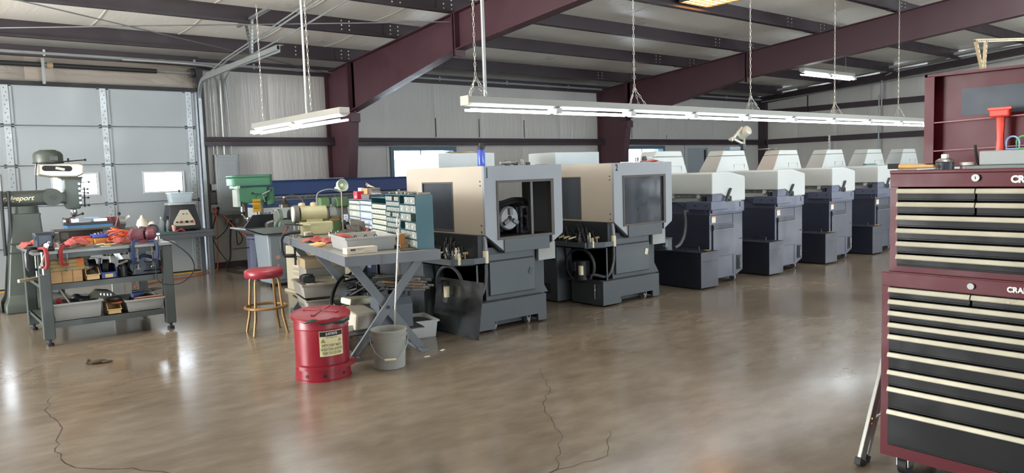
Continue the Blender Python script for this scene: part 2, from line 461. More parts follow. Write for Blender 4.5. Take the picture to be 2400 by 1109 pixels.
# blanket seams across the slope
for i in range(23):
    x = LX+0.6+1.22*i
    MB().grid(lambda u,v:(x+0.035*(u-0.5), WY-(WY-RIDGE)*v, cy(WY-(WY-RIDGE)*v)-0.004-0.006*sin(pi*u)), 2, 110).build('blanket_seam', m_ceil, cl, 80)
for i, y in enumerate(PY):
    z = zr(y)+0.025
    for x0, x1 in ((LX, 6.9), (6.2, 14.3), (13.5, EX-0.25)):
        m = MB(); t = 0.012 if (x0 == 6.2) else 0
        m.prism([(y-0.075-t,z+t),(y+0.006+t,z+t),(y+0.006+t,z+0.225),(y+0.075,z+0.225),(y+0.075,z+0.235),(y-0.004-t,z+0.235),(y-0.004-t,z+0.012+t),(y-0.063-t,z+0.012+t),(y-0.066-t,z+0.03+t),(y-0.075-t,z+0.03+t)], 'x', x0, x1)
        p = m.build('purlin', m_purl, cl, 0)
        if i < 6:
            bo = MB()
            for bx in ((x0+0.12, x0+0.26) if x0 > 0 else ())+((x1-0.12, x1-0.26, x1-1.3, x1-1.43) if x1 < 20 else ()):
                for dz in (0.06, 0.125, 0.19): bo.cyl((bx,y-0.004-t,z+dz),(bx,y-0.014-t,z+dz),0.011,n=6)
            if bo.V: bo.build('hole_light_dots', M('hole_light_pale','d9d9d2',0.4,0.3,0), p, 0)  # pale dots painted as light showing through the purlin's bolt holes

# rigid frames
def frame(x, label):
    t = tag(thing('steel_frame', label, 'frame', (x, WY, 0)), kind='structure')
    h = 0.09
    def P(y, z): return (y-WY, z)
    # tapered column
    w = MB(); yo = WY-0.03
    w.prism([P(yo,0),P(yo,zr(yo)-0.01),P(12.24,zr(12.24)-0.01),P(12.24,2.66),P(12.30,2.58),P(12.72,0)], 'x', -0.006, 0.006)
    w.build('column_web', m_red, t, 0)
    f = MB(); f.prism([P(yo,0),P(yo,zr(yo)),P(yo-0.014,zr(yo)),P(yo-0.014,0)], 'x', -h, h); f.build('outer_flange', m_red, t, 0)
    f = MB(); f.prism([P(12.31,2.58),P(12.297,2.58),P(12.707,0),P(12.72,0)], 'x', -h, h); f.build('inner_flange', m_red, t, 0)
    MB().prism([P(12.50,2.66),P(12.24,2.66),P(12.24,2.50),P(12.34,2.50)], 'x', -h, h).build('knee_block', m_red, t, 0, 0.006)
    f = MB(); f.prism([P(12.37,2.70),P(12.35,2.70),P(12.35,zr(12.35)),P(12.37,zr(12.37))], 'x', -h, h); f.build('end_plate', m_red, t, 0)
    f = MB(); f.prism([P(12.34,2.70),P(12.32,2.70),P(12.32,zr(12.35)),P(12.34,zr(12.37))], 'x', -h, h); f.build('end_plate', m_red, t, 0)
    MB().box(-0.01, -0.92, 2.64, 0.01, -0.02, 2.655).build('stiffener', m_red, t, 0)
    # haunched rafter then constant depth
    w = MB(); w.prism([P(12.35,2.68),P(9.02,3.30),P(9.02,zr(9.02)-0.01),P(12.35,zr(12.35)-0.01)], 'x', -0.006, 0.006)
    w.prism([P(9.0,3.30),P(RIDGE,3.30+0.084*(9-RIDGE)),P(RIDGE,zr(RIDGE)),P(9.0,zr(9.0)-0.01)], 'x', -0.006, 0.006)
    w.build('rafter_web', m_red, t, 0)
    f = MB(); f.prism([P(12.35,2.68),P(9.02,3.30),P(9.02,3.316),P(12.35,2.696)], 'x', -h, h); f.build('bottom_flange', m_red, t, 0)
    f = MB(); f.prism([P(9.0,3.30),P(RIDGE,3.30+0.084*(9-RIDGE)),P(RIDGE,3.316+0.084*(9-RIDGE)),P(9.0,3.316)], 'x', -h, h); f.build('bottom_flange', m_red, t, 0)
    f = MB(); f.prism([P(13.26,zr(13.26)),P(RIDGE,zr(RIDGE)),P(RIDGE,zr(RIDGE)-0.014),P(13.26,zr(13.26)-0.014)], 'x', -h, h); f.build('top_flange', m_red, t, 0)
    for yy in (9.04, 8.98):
        f = MB(); f.prism([P(yy+0.01,3.22),P(yy-0.01,3.22),P(yy-0.01,zr(yy)),P(yy+0.01,zr(yy))], 'x', -h, h); f.build('splice_plate', m_red, t, 0)
    for yy in (10.9, 7.59, 6.08):
        MB().box(-h, yy-WY-0.005, 0, -0.006, yy-WY+0.005, 0.001).build('web_clip', m_red, t, 0) if False else None
    return t
frame(6.47, 'maroon tapered steel frame nearest the roller door')
frame(13.80, 'maroon tapered steel frame behind the second grey machine')
# ------------------------------------------------------------------ sectional garage door
m_door = M('door_panel_white','90979a',0.42,0,0.03,2)
dr = struct(thing('door_1', 'white sectional garage door with four small windows', 'garage door', (DX0, WY, 0)))
dz = [0.02, 0.61, 1.22, 1.83, 2.43, 3.03]
dy = -0.075
st_x = [DX1-0.05-1.28*k for k in range(5)]
wins = [(3.12,3.72),(1.84,2.44),(0.56,1.16),(-0.72,-0.12)]
for i in range(5):
    z0, z1 = dz[i]+0.006, dz[i+1]-0.006
    hs = [(a-DX0,b-DX0,1.38,1.69) for a, b in wins] if i == 2 else []
    s = MB().holes(0, DX1-DX0, z0, z1, dy, dy+0.05, hs).build('door_section', m_door, dr, 0, 0 if hs else 0.006)
    MB().box(0, dy-0.012, z1-0.022, DX1-DX0, dy, z1-0.008).build('section_rib', m_door, s, 0)
    MB().box(0, dy-0.012, z0+0.004, DX1-DX0, dy, z0+0.018).build('section_rib', m_door, s, 0)
    for k, x in enumerate(st_x):
        xx = x-DX0-1.23*0-0.045+ (0 if k else -0.0)
        stl = MB(); stl.box(xx-0.045, dy-0.02, z0+0.004, xx+0.045, dy-0.001, z1-0.004)
        so = stl.build('stile', m_galv, s, 0, 0.002)
        # side lips in white
        l = MB(); l.box(xx-0.085,dy-0.012,z0,xx-0.046,dy,z1); l.box(xx+0.046,dy-0.012,z0,xx+0.085,dy,z1); l.build('stile_lip', m_door, s, 0)
        if k < 3:
            hb = MB()
            for q in range(9):
                zz = z0+0.05+(z1-z0-0.1)*q/8
                hb.cyl((xx+(0.015 if q%2 else -0.01),dy-0.0205,zz),(xx+(0.015 if q%2 else -0.01),dy-0.0225,zz),0.008,n=6)
            hb.build('stile_holes', m_dark, s, 0)
    if i:
        for x in st_x: MB().box(x-DX0-0.095,dy-0.03,dz[i]-0.015,x-DX0+0.005,dy-0.02,dz[i]+0.015).build('hinge', M('hinge_dark','5b5f61',0.4,0.5), s, 0, 0.002)
    for (a, b, c, d) in hs:
        f = MB().holes(a-0.025,b+0.025,c-0.025,d+0.025,dy-0.012,dy+0.055,[(a,b,c,d)]).build('window_trim', M('window_trim_grey','b3b7b9',0.5), s, 0, 0.004)
        MB().box(a,dy+0.02,c,b,dy+0.024,d).build('pane', m_glass, s, 0)
MB().prism([(2.05,0.03),(2.9,0.03),(2.9,0.10)]+[(2.9+0.0-0.85*(k/8),0.10+0.28*(1-(1-k/8)**2)**0.5) for k in range(1,8)]+[(2.05,0.38)], 'y', dy-0.004, dy-0.001).build('scuff_plate', M('scuffed_panel','a8abaa',0.5,0,0.15,5), dr, 0) if False else None
sw = MB(); sw.tube([(3.20+0.55*cos(a)*1.15, dy-0.004, 0.06+0.34*sin(a)) for a in [pi*0.05+pi*0.5*k/12 for k in range(13)]], 0.006, 6); sw.build('scuff_arc', M('tire_scuff','6a6a66',0.7), dr)
mk = MB(); mk.tube([(2.42,dy-0.004,2.26),(2.50,dy-0.004,2.36),(2.51,dy-0.004,2.40),(2.48,dy-0.004,2.41)], 0.004, 6); mk.build('pen_mark', m_dark, dr)
MB().holes(-0.02, DX1-DX0+0.02, 0.0, DZ, -0.022, -0.012, [(a-DX0,b-DX0,1.38,1.69) for a, b in wins]).build('leak_blocker', m_door, dr, 0)  # unseen backing sheet added to stop sky light leaking through the section gaps
MB().box(0,dy-0.01,0.0,DX1-DX0,-0.012,0.024).build('bottom_seal', m_black, dr, 0)
# top seal and jamb
MB().box(0, -0.12, DZ-0.03, DX1-DX0+0.1, -0.06, DZ+0.03).build('top_seal', m_black, dr, 0)
MB().box(DX1-DX0+0.05,-0.12,0,DX1-DX0+0.16,0.05,DZ+0.42).build('door_jamb', M('jamb_dark','3a393c',0.6), dr, 0)
# track: vertical, curve, horizontal run hung from the roof
tx = 4.03
tk = thing('door_track', 'galvanized garage door track curving up and running out overhead', 'door track', (tx, WY-0.1, 0))
path = [(0,-0.02,0.05),(0,-0.02,2.85)]+[(0,-0.02-0.36*(1-cos(a)),2.85+0.36*sin(a)) for a in [pi/2*k/8 for k in range(1,9)]]+[(0,-3.45,3.26)]
m = MB()
for (a0,a1) in ((-0.03,-0.022),(0.022,0.03)):
    pass
def channel(path, w, d, name, mat, par):
    V = []; F = []
    P = [Vector(p) for p in path]
    prof = [(-w/2,0),(w/2,0),(w/2,d),(w/2-0.006,d),(w/2-0.006,0.006),(-w/2+0.006,0.006),(-w/2+0.006,d),(-w/2,d)]
    for i, p in enumerate(P):
        t = (P[min(i+1,len(P)-1)]-P[max(i-1,0)]).normalized(); nrm = Vector((1,0,0)).cross(t)
        for a, b in prof: V.append(p+Vector((1,0,0))*b+nrm*a)
    k = len(prof)
    for i in range(len(P)-1): F += [(i*k+j,i*k+(j+1)%k,(i+1)*k+(j+1)%k,(i+1)*k+j) for j in range(k)]
    F += [tuple(range(k)), tuple(range(len(P)*k-1,(len(P)-1)*k-1,-1))]
    return MB().add(V,F).build(name, mat, par, 0)
channel(path, 0.065, 0.045, 'track', m_galv, tk)
rail = MB(); rail.box(0.045,-3.45,3.20,0.05,-0.35,3.30); rail.box(0.05,-3.45,3.295,0.10,-0.35,3.30); rail.build('angle_rail', m_galv, tk, 0)
vs_ = MB(); vs_.box(0.046,-0.06,0.05,0.051,0.05,2.9); vs_.build('vertical_angle', m_galv, tk, 0)
m_perf = M('perforated_angle','7e8384',0.45,0.6,0.1,12)
def perf(p0, p1, par, w=0.035, name='hanger_strap'):
    p0, p1 = Vector(p0), Vector(p1); d = (p1-p0); L = d.length
    m = MB(); m.box(-w/2,-0.0015,0,w/2,0.0015,L); m.box(-w/2,-0.0015,0,-w/2+0.003,w*0.8,L)
    q = Vector((0,0,1)).rotation_difference(d.normalized()).to_matrix().to_4x4(); q.translation = p0
    o = m.xf(q).build(name, m_perf, par, 0)
    h = MB(); n = int(L/0.05)
    for k in range(n):
        z = (k+0.5)*L/n
        h.cyl((0,-0.0018,z),(0,-0.003,z),0.009,n=6)
    h.xf(q).build('strap_holes', M('hole_light','c9ccca',0.6,0,0), o, 0)
    return o
perf((0.02,-2.53,3.30),(0.02,-2.62,3.80), tk); perf((0.02,-2.53,3.30),(0.02,-2.35,3.80), tk)
perf((0.02,-2.05,3.75),(0.02,-3.25,3.79), tk, 0.05)
# torsion shaft, springs and brackets over the door
ts = thing('torsion_spring', 'black torsion spring shaft above the roller door', 'spring', (DX0, WY-0.17, 3.32))
MB().cyl((0,0,0),(5.1,0,0),0.014,n=10).build('shaft', m_pipe, ts)
for a, b in ((0.9,2.9),(3.05,4.5)):
    m = MB(); n = 60
    m.cyl((a,0,0),(b,0,0),0.036,n=12); m.build('spring', m_black, ts)
MB().cyl((2.98,0,0),(3.05,0,0),0.045,n=12).build('winding_cone', M('cone_tan','8d7a5c',0.6), ts)
pf = MB().box(2.90,-0.02,-0.28,2.94,0.0,0.10).build('center_bracket', m_perf, ts, 0)
MB().cyl((5.02,0,0),(5.07,0,0),0.075,n=20).build('cable_drum', m_dark, ts)
MB().box(5.09,-0.05,-0.14,5.10,0.12,0.10).build('end_bracket', m_dark, ts, 0)

# ------------------------------------------------------------------ pipework, cables
def pipe(name, pts, r, label, cat, mat=m_pipe, n=10, smooth=False, group=None):
    p0 = pts[0]
    P = smoothpath(pts) if smooth else pts
    o = MB().tube(P, r, n).build(name, mat); at_origin(o, p0)
    return tag(o, label, cat, group)
def pipe_clips(o, spots, axis='x', r=0.03):
    for s in spots:
        MB().boxc(Vector(s)-o.location, (0.03,0.05,0.09)).build('pipe_clip', m_galv, o, 0)
a_ = pipe('eave_conduit', [(-3,WY-0.17,3.49),(EX-0.2,WY-0.17,3.49)], 0.025, 'long steel conduit running along the top of the back wall', 'conduit')
pipe_clips(a_, [(x,WY-0.16,3.50) for x in (1.85,4.0,5.0,8.9,10.7,12.6,15,17,19)])
for x in (3.5,5.8,9.8,11.9):
    MB().cyl((x-a_.location.x-0.05,0,0),(x-a_.location.x+0.05,0,0),0.031,n=10).build('coupling', m_galv, a_)
pipe('end_wall_conduit', [(EX-0.3,WY-0.2,3.42),(EX-0.28,9.5,3.62),(EX-0.28,3.0,4.05)], 0.018, 'thin conduit rising along the end wall below the roof', 'conduit')
# X bracing rods
m_rod = M('brace_cable','77777a',0.4,0.7)
def rod(p0, p1, label): pipe('brace_cable', [p0,p1], 0.008, label, 'cable', m_rod, 6)
rod((-1.3,13.0,3.50),(6.4,9.1,3.72),'thin roof brace cable rising from the top left corner')
rod((-0.9,9.1,3.72),(6.4,13.1,3.46),'thin roof brace cable falling to the maroon column')
# conduits out of the electrical panel, bent over to run up the roof
def riser(x, zb, y2, z2, r, label):
    return pipe('riser_conduit', [(x,WY-0.12,zb),(x,WY-0.12,3.18)]+[(x,WY-0.12-0.22*(1-cos(a)),3.18+0.2*sin(a)) for a in [pi/2*k/6 for k in range(1,7)]]+[(x,WY-0.9,3.47),(x,y2,z2)], r, label, 'conduit')
riser(4.24,1.97,8.2,3.83,0.011,'leftmost thin conduit rising from the electrical panel')
riser(4.30,1.97,8.2,3.81,0.013,'second conduit from the left above the electrical panel')
c3 = pipe('riser_conduit', [(4.42,WY-0.12,1.97),(4.42,WY-0.12,3.1),(4.40,WY-0.2,3.28),(4.34,WY-0.32,3.38),(4.2,WY-0.42,3.42),(3.6,WY-0.42,3.44),(2.9,WY-0.2,3.47)], 0.020, 'thickest conduit above the electrical panel', 'conduit', m_pipe, 12, True)
MB().cyl((0,0,0.86),(0,0,0.98),0.027,n=12).build('coupling', m_galv, c3)
pipe('riser_conduit', [(4.55,WY-0.12,1.97),(4.52,WY-0.12,3.0),(4.50,WY-0.12,3.24),(4.55,WY-0.35,3.46),(4.62,10.2,3.66),(4.65,8.6,3.80)], 0.013, 'rightmost thin conduit above the electrical panel', 'conduit', m_pipe, 8)
pipe('riser_conduit', [(4.49,WY-0.1,1.97),(4.48,WY-0.1,3.44)], 0.010, 'slim conduit between the thick one and the rightmost one', 'conduit', m_pipe, 8)
pipe('end_wall_riser', [(EX-0.22,9.55,0.3),(EX-0.22,9.55,3.30)], 0.02, 'upright conduit on the end wall', 'conduit')
pipe('end_wall_riser', [(EX-0.22,9.48,3.0),(EX-0.22,9.48,3.75),(EX-0.25,9.2,3.86),(EX-0.25,6.0,4.12)], 0.02, 'bent conduit turning along the end wall under the roof', 'conduit', m_pipe, 10)
o = pipe('angle_bracket', [(EX-0.25,11.6,3.0),(EX-0.25,11.6,3.55)], 0.02, 'short upright strut under the roof on the end wall', 'strut', m_purl, 4)
so = thing('slotted_strut', 'white slotted strut standing against the end wall girt', 'strut', (EX-0.22, 10.95, 1.60))
MB().box(-0.02,-0.02,0,0.02,0.02,0.68).build('channel', m_white, so, 0)
for k in range(7): MB().box(-0.022,-0.008,0.06+k*0.09,-0.019,0.008,0.10+k*0.09).build('slot', m_dark, so, 0)
st = MB().box(EX-0.13,7.35,1.55,EX-0.02,7.95,1.98).build('wall_box', M('grey_box','6f7678',0.5), None, 0, 0.004); at_origin(st,(EX-0.08,7.65,1.55)); tag(st,'grey box on the end wall beside the pale board','wall box')
# ------------------------------------------------------------------ lamps
m_tube = M('lit_tube','f4fbff',0.3,0,0,emit=12)
m_lampm = M('fixture_enamel','8f8f89',0.45,0,0.06,5)
m_chain = M('chain_zinc','c2c0b8',0.35,0.7)
def chain(p0, p1, par, name='chain'):
    p0, p1 = Vector(p0), Vector(p1); d = p1-p0; L = d.length; n = max(3,int(L/0.045)); m = MB()
    a = d.orthogonal().normalized(); b = d.normalized().cross(a)
    for k in range(n):
        c = p0+d*((k+0.5)/n); w = a if k%2 else b; h = d.normalized()*(L/n*0.62)
        m.tube([c-h, c-h*0.5+w*0.008, c+h*0.5+w*0.008, c+h, c+h*0.5-w*0.008, c-h*0.5-w*0.008], 0.0028, 4, True)
    return m.build(name, m_chain, par, 60)
def fixture(x0, x1, y, z, par, along='x', n=1):
    """open strip fixture with tubes end to end; local coordinates"""
    L = x1-x0
    T = (lambda p: (p[0],p[1]+y,p[2]+z)) if along == 'x' else (lambda p: (p[1]+y,p[0],p[2]+z))
    hs = MB(); hs.box(x0,-0.06,0.05,x1,0.06,0.115); hs.V = [T(v) for v in hs.V]; hs.build('housing', m_lampm, par, 0, 0.006)
    hs = MB(); hs.prism([(-0.055,0.05),(0.055,0.05),(0.02,0.025),(-0.02,0.025)], 'x', x0, x1); hs.V = [T(v) for v in hs.V]; hs.build('reflector', M('reflector_grey','8c8c88',0.5), par, 0)
    for k in range(n):
        a, b = x0+L*k/n+0.03, x0+L*(k+1)/n-0.03
        for s in (-0.045,0.045):
            t = MB(); t.cyl((a,s,-0.012),(b,s,-0.012),0.012,n=10); t.V = [T(v) for v in t.V]; t.build('tube', m_tube, par)
        c = MB(); c.box(b-0.01,-0.07,-0.02,b+0.07,0.07,0.03); c.V = [T(v) for v in c.V]
        c.build('socket', M('socket_grey','a7a9a6',0.5), par, 0, 0.004)
# long row over the machines
row = thing('strip_light_row', 'long continuous row of lit strip lights hung over the machines', 'strip light', (4.18, 5.75, 2.128))
fixture(0, 1.14*9, 0, 0, row, 'x', 9)
MB().box(-0.012,-0.062,0.03,0.0,0.062,0.117).build('end_cap', M('cream_cap','d8c3a0',0.5), row, 0, 0.003)
for cx in (0.13,2.375,4.68,6.91,9.07):
    zt = zin(5.75)-0.06-2.128
    chain((cx,0,0.30),(cx,0,zt), row)
    for dx, dy_ in ((-0.13,-0.05),(0.13,-0.05),(-0.03,0.05),(0.13,0.05)): chain((cx,0,0.30),(cx+dx,dy_,0.11), row, 'bridle_chain')
MB().cyl((0.24,0,0.11),(0.24,0,zin(5.75)-0.06-2.128),0.018,n=10).build('feed_conduit', m_pipe, row)
# short strip light near the roller door
sl = thing('strip_light', 'short cream strip light hanging near the maroon column by the door', 'strip light', (3.6, 7.05, 2.12))
fixture(0, 2.44, 0, 0, sl, 'y', 2)
MB().cyl((0.02,0.95,0.11),(0.02,0.95,1.62),0.014,n=10).build('hanger_rod', m_pipe, sl)
chain((0.05,0.90,0.16),(0.05,0.93,1.66), sl); chain((0.0,2.2,0.14),(0.0,2.2,1.55), sl)
MB().box(-0.05,0.80,1.60,0.12,1.25,1.66).build('junction_box', m_galv, sl, 0, 0.01)
# lamp far off under the second frame
fl2 = thing('strip_light', 'lit strip light under the roof beyond the second maroon frame', 'strip light', (13.95, 7.9, 3.27))
fixture(0, 2.05, 0, 0, fl2, 'x', 2)
for cx in (0.3,1.75): chain((cx,0,0.11),(cx,0,zin(7.9)-3.29), fl2)
# high bay lamp at the roof
hb = thing('high_bay_lamp', 'amber glowing lamp with wire lens hung at the roof', 'lamp', (9.98, 7.18, 4.06))
MB().holes(-0.36,0.36,-0.32,0.32,0,0.12,[(-0.34,0.34,-0.30,0.30)],'z').build('housing', m_galv, hb, 0)
MB().box(-0.36,-0.32,0.12,0.36,0.32,0.13).build('back_plate', m_galv, hb, 0)
MB().box(-0.34,-0.30,0.02,0.34,0.30,0.05).build('lens', M('amber_lens','ffa850',0.5,0,0,emit=14), hb, 0)
for k in range(7): MB().box(-0.34+0.113*k-0.003,-0.30,0.004,-0.34+0.113*k+0.003,0.30,0.012).build('guard_wire', m_dark, hb, 0)
for k in range(6): MB().box(-0.34,-0.30+0.12*k-0.003,0.004,0.34,-0.30+0.12*k+0.003,0.012).build('guard_wire', m_dark, hb, 0)
for s_ in (-0.3,0.3): MB().cyl((s_,0,0.13),(s_,0,0.19),0.012,n=6).build('hanger', m_galv, hb)
# slotted angle hanging frame at the far right
sa = thing('slotted_angle_hanger', 'tan slotted angle hanger under the roof above the red tool chest', 'hanger', (10.68,3.6,2.61))
def slot_angle(p0, p1):
    p0, p1 = Vector(p0), Vector(p1); d = p1-p0; L = d.length
    m = MB(); m.box(-0.02,-0.002,0,0.02,0.002,L); m.box(-0.02,0,0,-0.016,0.03,L)
    q = Vector((0,0,1)).rotation_difference(d.normalized()).to_matrix().to_4x4(); q.translation = p0
    o = m.xf(q).build('slotted_angle', M('tan_angle','c9b48f',0.5), sa, 0)
    n = int(L/0.06); s = MB()
    for k in range(n): s.box(-0.007,-0.004,(k+0.25)*L/n,0.007,-0.0022,(k+0.7)*L/n)
    tag(s.xf(q).build('slots', m_dark, o, 0), kind='stuff')
slot_angle((0.0,0,0),(-0.24,0.0,0.34)); slot_angle((0.05,0,0),(0.09,0.0,0.37)); slot_angle((-0.26,0.0,0.345),(2.3,0.0,0.59)); slot_angle((2.3,0,0.59),(2.3,0,zin(3.6)-2.61))

# ------------------------------------------------------------------ grey machines with windowed hoods
m_hood = M('hood_grey','8f9499',0.45,0,0.05,3)
m_base_g = M('machine_base_grey','41464a',0.5,0,0.12,4)
m_mdark = M('machine_dark','24272b',0.55,0,0.15,5)
m_panel = M('machine_panel','4b5155',0.5,0,0.1,3)
m_smoke = M('smoked_window','3c4148',0.12,0,0.1,4)
m_frame = M('window_rubber','4d4a46',0.6)
m_brass = M('brass_fitting','94805c',0.45,0.3,0.2,30)
m_cream = M('cream_plastic','cfc4a4',0.5)
def caster(par, x, y, r=0.04):
    c = MB(); c.cyl((x-0.014,y,r),(x+0.014,y,r),r,n=14); o = c.build('caster_wheel', M('caster_grey','6b6d6e',0.5), par)
    f = MB(); f.box(x-0.022,y-0.03,r,x-0.018,y+0.03,r+0.06); f.box(x+0.018,y-0.03,r,x+0.022,y+0.03,r+0.06); f.box(x-0.03,y-0.04,r+0.055,x+0.03,y+0.04,r+0.065)
    f.build('fork', m_steel, o, 0)
def grey_machine(name, label, loc, n):
    t = thing(name, label, 'machine', loc)
    D = 1.38
    # hood shell: front, left, right, top, back as one folded sheet; window openings cut through
    f = MB()
    poly = [(0,1.585),(0,0.93),(0.215,0.765),(0.80,0.765),(0.995,0.885),(1.0,1.585)]
    x0, x1, z0, z1 = 0.155, 0.85, 0.885, 1.43
    f.holes(0.0,1.0,0.93,1.585,0,0.03,[(x0,x1,z0,z1)])
    f.prism([(0,0.93),(0.155,0.93),(0.155,0.812)],'y',0,0.03)
    f.prism([(0.155,0.93),(0.155,0.812),(0.215,0.765),(0.215,0.885),(0.85,0.885),(0.85,0.93)][:4]+[(0.155,0.885)] if False else [(0.155,0.885),(0.155,0.812),(0.215,0.765),(0.215,0.885)],'y',0,0.03)
    f.prism([(0.85,0.93),(0.85,0.80),(0.995,0.885),(1.0,0.93)],'y',0,0.03)
    f.build('front_panel', m_hood, t, 0)
    l = MB().holes(0.03,D,0.93,1.585,0,0.03,[(0.53,1.06,0.96,1.425)],'x'); l.build('left_panel', M('hood_cream','ada497',0.42,0,0.05,3), t, 0)
    r = MB().holes(0.03,D,0.885,1.585,0.97,1.0,[(0.60,1.08,1.19,1.44)],'x'); r.build('right_panel', m_hood, t, 0)
    MB().box(0.03,0.03,1.56,0.97,D,1.584).build('top_panel', m_hood, t, 0)
    MB().box(0.03,D-0.03,0.6,0.97,D,1.56).build('back_panel', m_mdark, t, 0)
    # slanted dark undersides
    MB().prism([(0.0,0.93),(0.03,0.93),(0.215,0.78),(0.20,0.765)],'y',0.03,D).build('under_panel', m_base_g, t, 0)
    MB().prism([(0.97,0.885),(1.0,0.885),(0.81,0.765),(0.79,0.765)],'y',0.03,D).build('under_panel', m_base_g, t, 0)
    # window trims
    w = MB().holes(x0-0.012,x1+0.03,z0-0.012,z1+0.014,-0.008,0.05,[(x0+0.01,x1-0.01,z0+0.012,z1-0.01)]); w.build('window_frame', m_frame, t, 0)
    if n == 2:
        MB().box(x0,0.015,z0,x1,0.022,z1).build('front_window', m_smoke, t, 0)
    MB().box(0.008,0.53,0.96,0.016,1.06,1.425).build('side_window', m_smoke, t, 0)
    MB().holes(0.515,1.075,0.945,1.44,-0.004,0.006,[(0.53,1.06,0.96,1.425)],'x').build('side_window_frame', m_frame, t, 0)
    # tray under the window
    MB().box(0.215,-0.015,0.745,0.80,0.06,0.875).build('front_tray', m_panel, t, 0, 0.004)
    for zz in (1.44,1.40,1.02,0.96): MB().cyl((0.003,0.06,zz),(-0.004,0.06,zz),0.008,n=8).build('bolt', m_dark, t)
    MB().box(-0.005,0.16,0.885,0.004,0.24,0.915).build('maker_plate', m_cream, t, 0)
    MB().box(-0.003,0.95,0.885,0.004,1.03,0.915).build('maker_plate', m_cream, t, 0)
    # lower body and door
    b = MB(); b.prism([(0.05,0.80),(0.05,0.28),(0.69,0.28),(0.69,0.80)],'y',0.09,D-0.05); b.build('lower_body', m_base_g, t, 0, 0.005)
    MB().box(0.085,0.065,0.335,0.655,0.092,0.66).build('access_door', m_panel, t, 0, 0.004)
    MB().box(0.085,0.075,0.67,0.655,0.09,0.735).build('vent_band', M('vent_grey','50565a',0.5), t, 0, 0.004)
    MB().box(0.075,0.085,0.325,0.665,0.0905,0.67).build('door_gap', m_black, t, 0)
    if n == 2: MB().boxc((0.60,0.062,0.55),(0.05,0.004,0.07),0,0,0.3).build('paper_tag', m_cream, t, 0)
    else: MB().boxc((0.60,0.062,0.53),(0.04,0.01,0.06),0,0,0.5).build('latch', m_base_g, t, 0)
    # right side return panel and gusset
    MB().box(0.70,0.05,0.62,0.93,0.09,0.80).build('return_panel', M('return_grey','90928f',0.5), t, 0, 0.003)
    MB().box(0.93,0.05,0.60,0.935,0.4,0.80).build('return_edge', m_dark, t, 0)
    MB().prism([(0.69,0.28),(0.69,0.52),(0.74,0.46),(0.86,0.28)],'y',0.10,0.13).build('gusset', m_base_g, t, 0)
    MB().box(0.70,0.20,0.1,0.90,D-0.1,0.62).build('rear_cabinet', m_base_g, t, 0)
    # plinth with caster cut-out
    p = MB(); p.prism([(-0.20,0.02),(-0.20,0.285),(0.745,0.285),(0.745,0.02),(0.63,0.02),(0.63,0.09),(0.08,0.09),(0.08,0.02)],'y',0.0,0.03)
    p.box(-0.20,0.03,0.02,-0.17,0.50,0.285); p.box(0.715,0.03,0.02,0.745,D,0.285); p.box(-0.20,0.03,0.265,0.745,D,0.285)
    p.box(-0.20,D-0.03,0.02,0.745,D,0.285)
    p.build('plinth', m_base_g, t, 0, 0.003)
    for cx_ in (0.10,0.53): caster(t, cx_, 0.06, 0.035)
    MB().box(0.08,0.10,0.03,0.63,0.14,0.10).build('cross_rail', m_mdark, t, 0)
    if n == 2:
        MB().tube([(-0.205,0.10,0.25),(-0.23,0.10,0.25),(-0.23,0.10,0.09),(-0.205,0.10,0.09)],0.008,8).build('pull_handle', m_steel, t)
    # left lower cabinet with open recess and drip tray
    cb = MB(); X = -0.33
    cb.box(X,0.62,0.02,X+0.02,D+0.1,0.66)
    cb.holes(0.05,0.64,0.24,0.66,X+0.24,X+0.26,[],'x')
    cb.box(X,0.60,0.02,0.05,0.62,0.66); cb.box(X+0.24,0.05,0.24,X+0.26,0.60,0.66); cb.box(X,D+0.08,0.02,0.05,D+0.1,0.66)
    cb.build('side_cabinet', m_base_g, t, 0)
    MB().box(X-0.002,0.72,0.10,X+0.002,1.02,0.22).build('kick_slot', m_mdark, t, 0)
    tr = MB(); tr.prism([(0.05,0.02),(-0.13,0.02),(X,0.14),(X,D+0.1),(0.05,D+0.1)],'z',0.655,0.665)
    for a, b_ in (((0.05,0.02),(-0.13,0.02)),((-0.13,0.02),(X,0.14)),((X,0.14),(X,D+0.1))):
        d = Vector((b_[0]-a[0],b_[1]-a[1],0)); nn = Vector((d.y,-d.x,0)).normalized()*0.008
        tr.add([(a[0],a[1],0.655),(b_[0],b_[1],0.655),(b_[0],b_[1],0.72),(a[0],a[1],0.72),(a[0]+nn.x,a[1]+nn.y,0.655),(b_[0]+nn.x,b_[1]+nn.y,0.655),(b_[0]+nn.x,b_[1]+nn.y,0.72),(a[0]+nn.x,a[1]+nn.y,0.72)],
               [(0,1,2,3),(7,6,5,4),(0,4,5,1),(1,5,6,2),(2,6,7,3),(3,7,4,0)])
    tr.build('drip_tray', m_panel, t, 0)
    # pump in the recess
    pm = MB().cyl((-0.20,0.33,0.29),(-0.20,0.33,0.50),0.09,n=18).build('pump', m_black, t)
    MB().boxc((-0.29,0.36,0.44),(0.02,0.06,0.1)).build('pump_switch', m_dark, pm, 0)
    # hose loop and elbow
    hp = [(0.02,0.045,0.80),(0.02,0.045,0.66),(0.0,0.05,0.45)]
    lo = [(-0.17-0.02,0.36+0.22*cos(a),0.44+0.19*sin(a)) for a in [ -pi*0.85 + 2*pi*0.98*k/22 for k in range(23)]]
    MB().tube(smoothpath([(0.02,0.045,0.70),(0.015,0.04,0.5),(-0.06,0.06,0.33)]+lo,3),0.017,8).build('coolant_hose', M('hose_grey','3f4144',0.5), t)
    MB().cyl((0.02,0.045,0.66),(0.02,0.045,0.78),0.032,n=12).build('hose_coupling', m_cream, t)
    MB().cyl((0.02,0.045,0.78),(0.02,0.055,0.92),0.027,n=12).build('hose_elbow', M('elbow_grey','77787a',0.5,0.3), t)
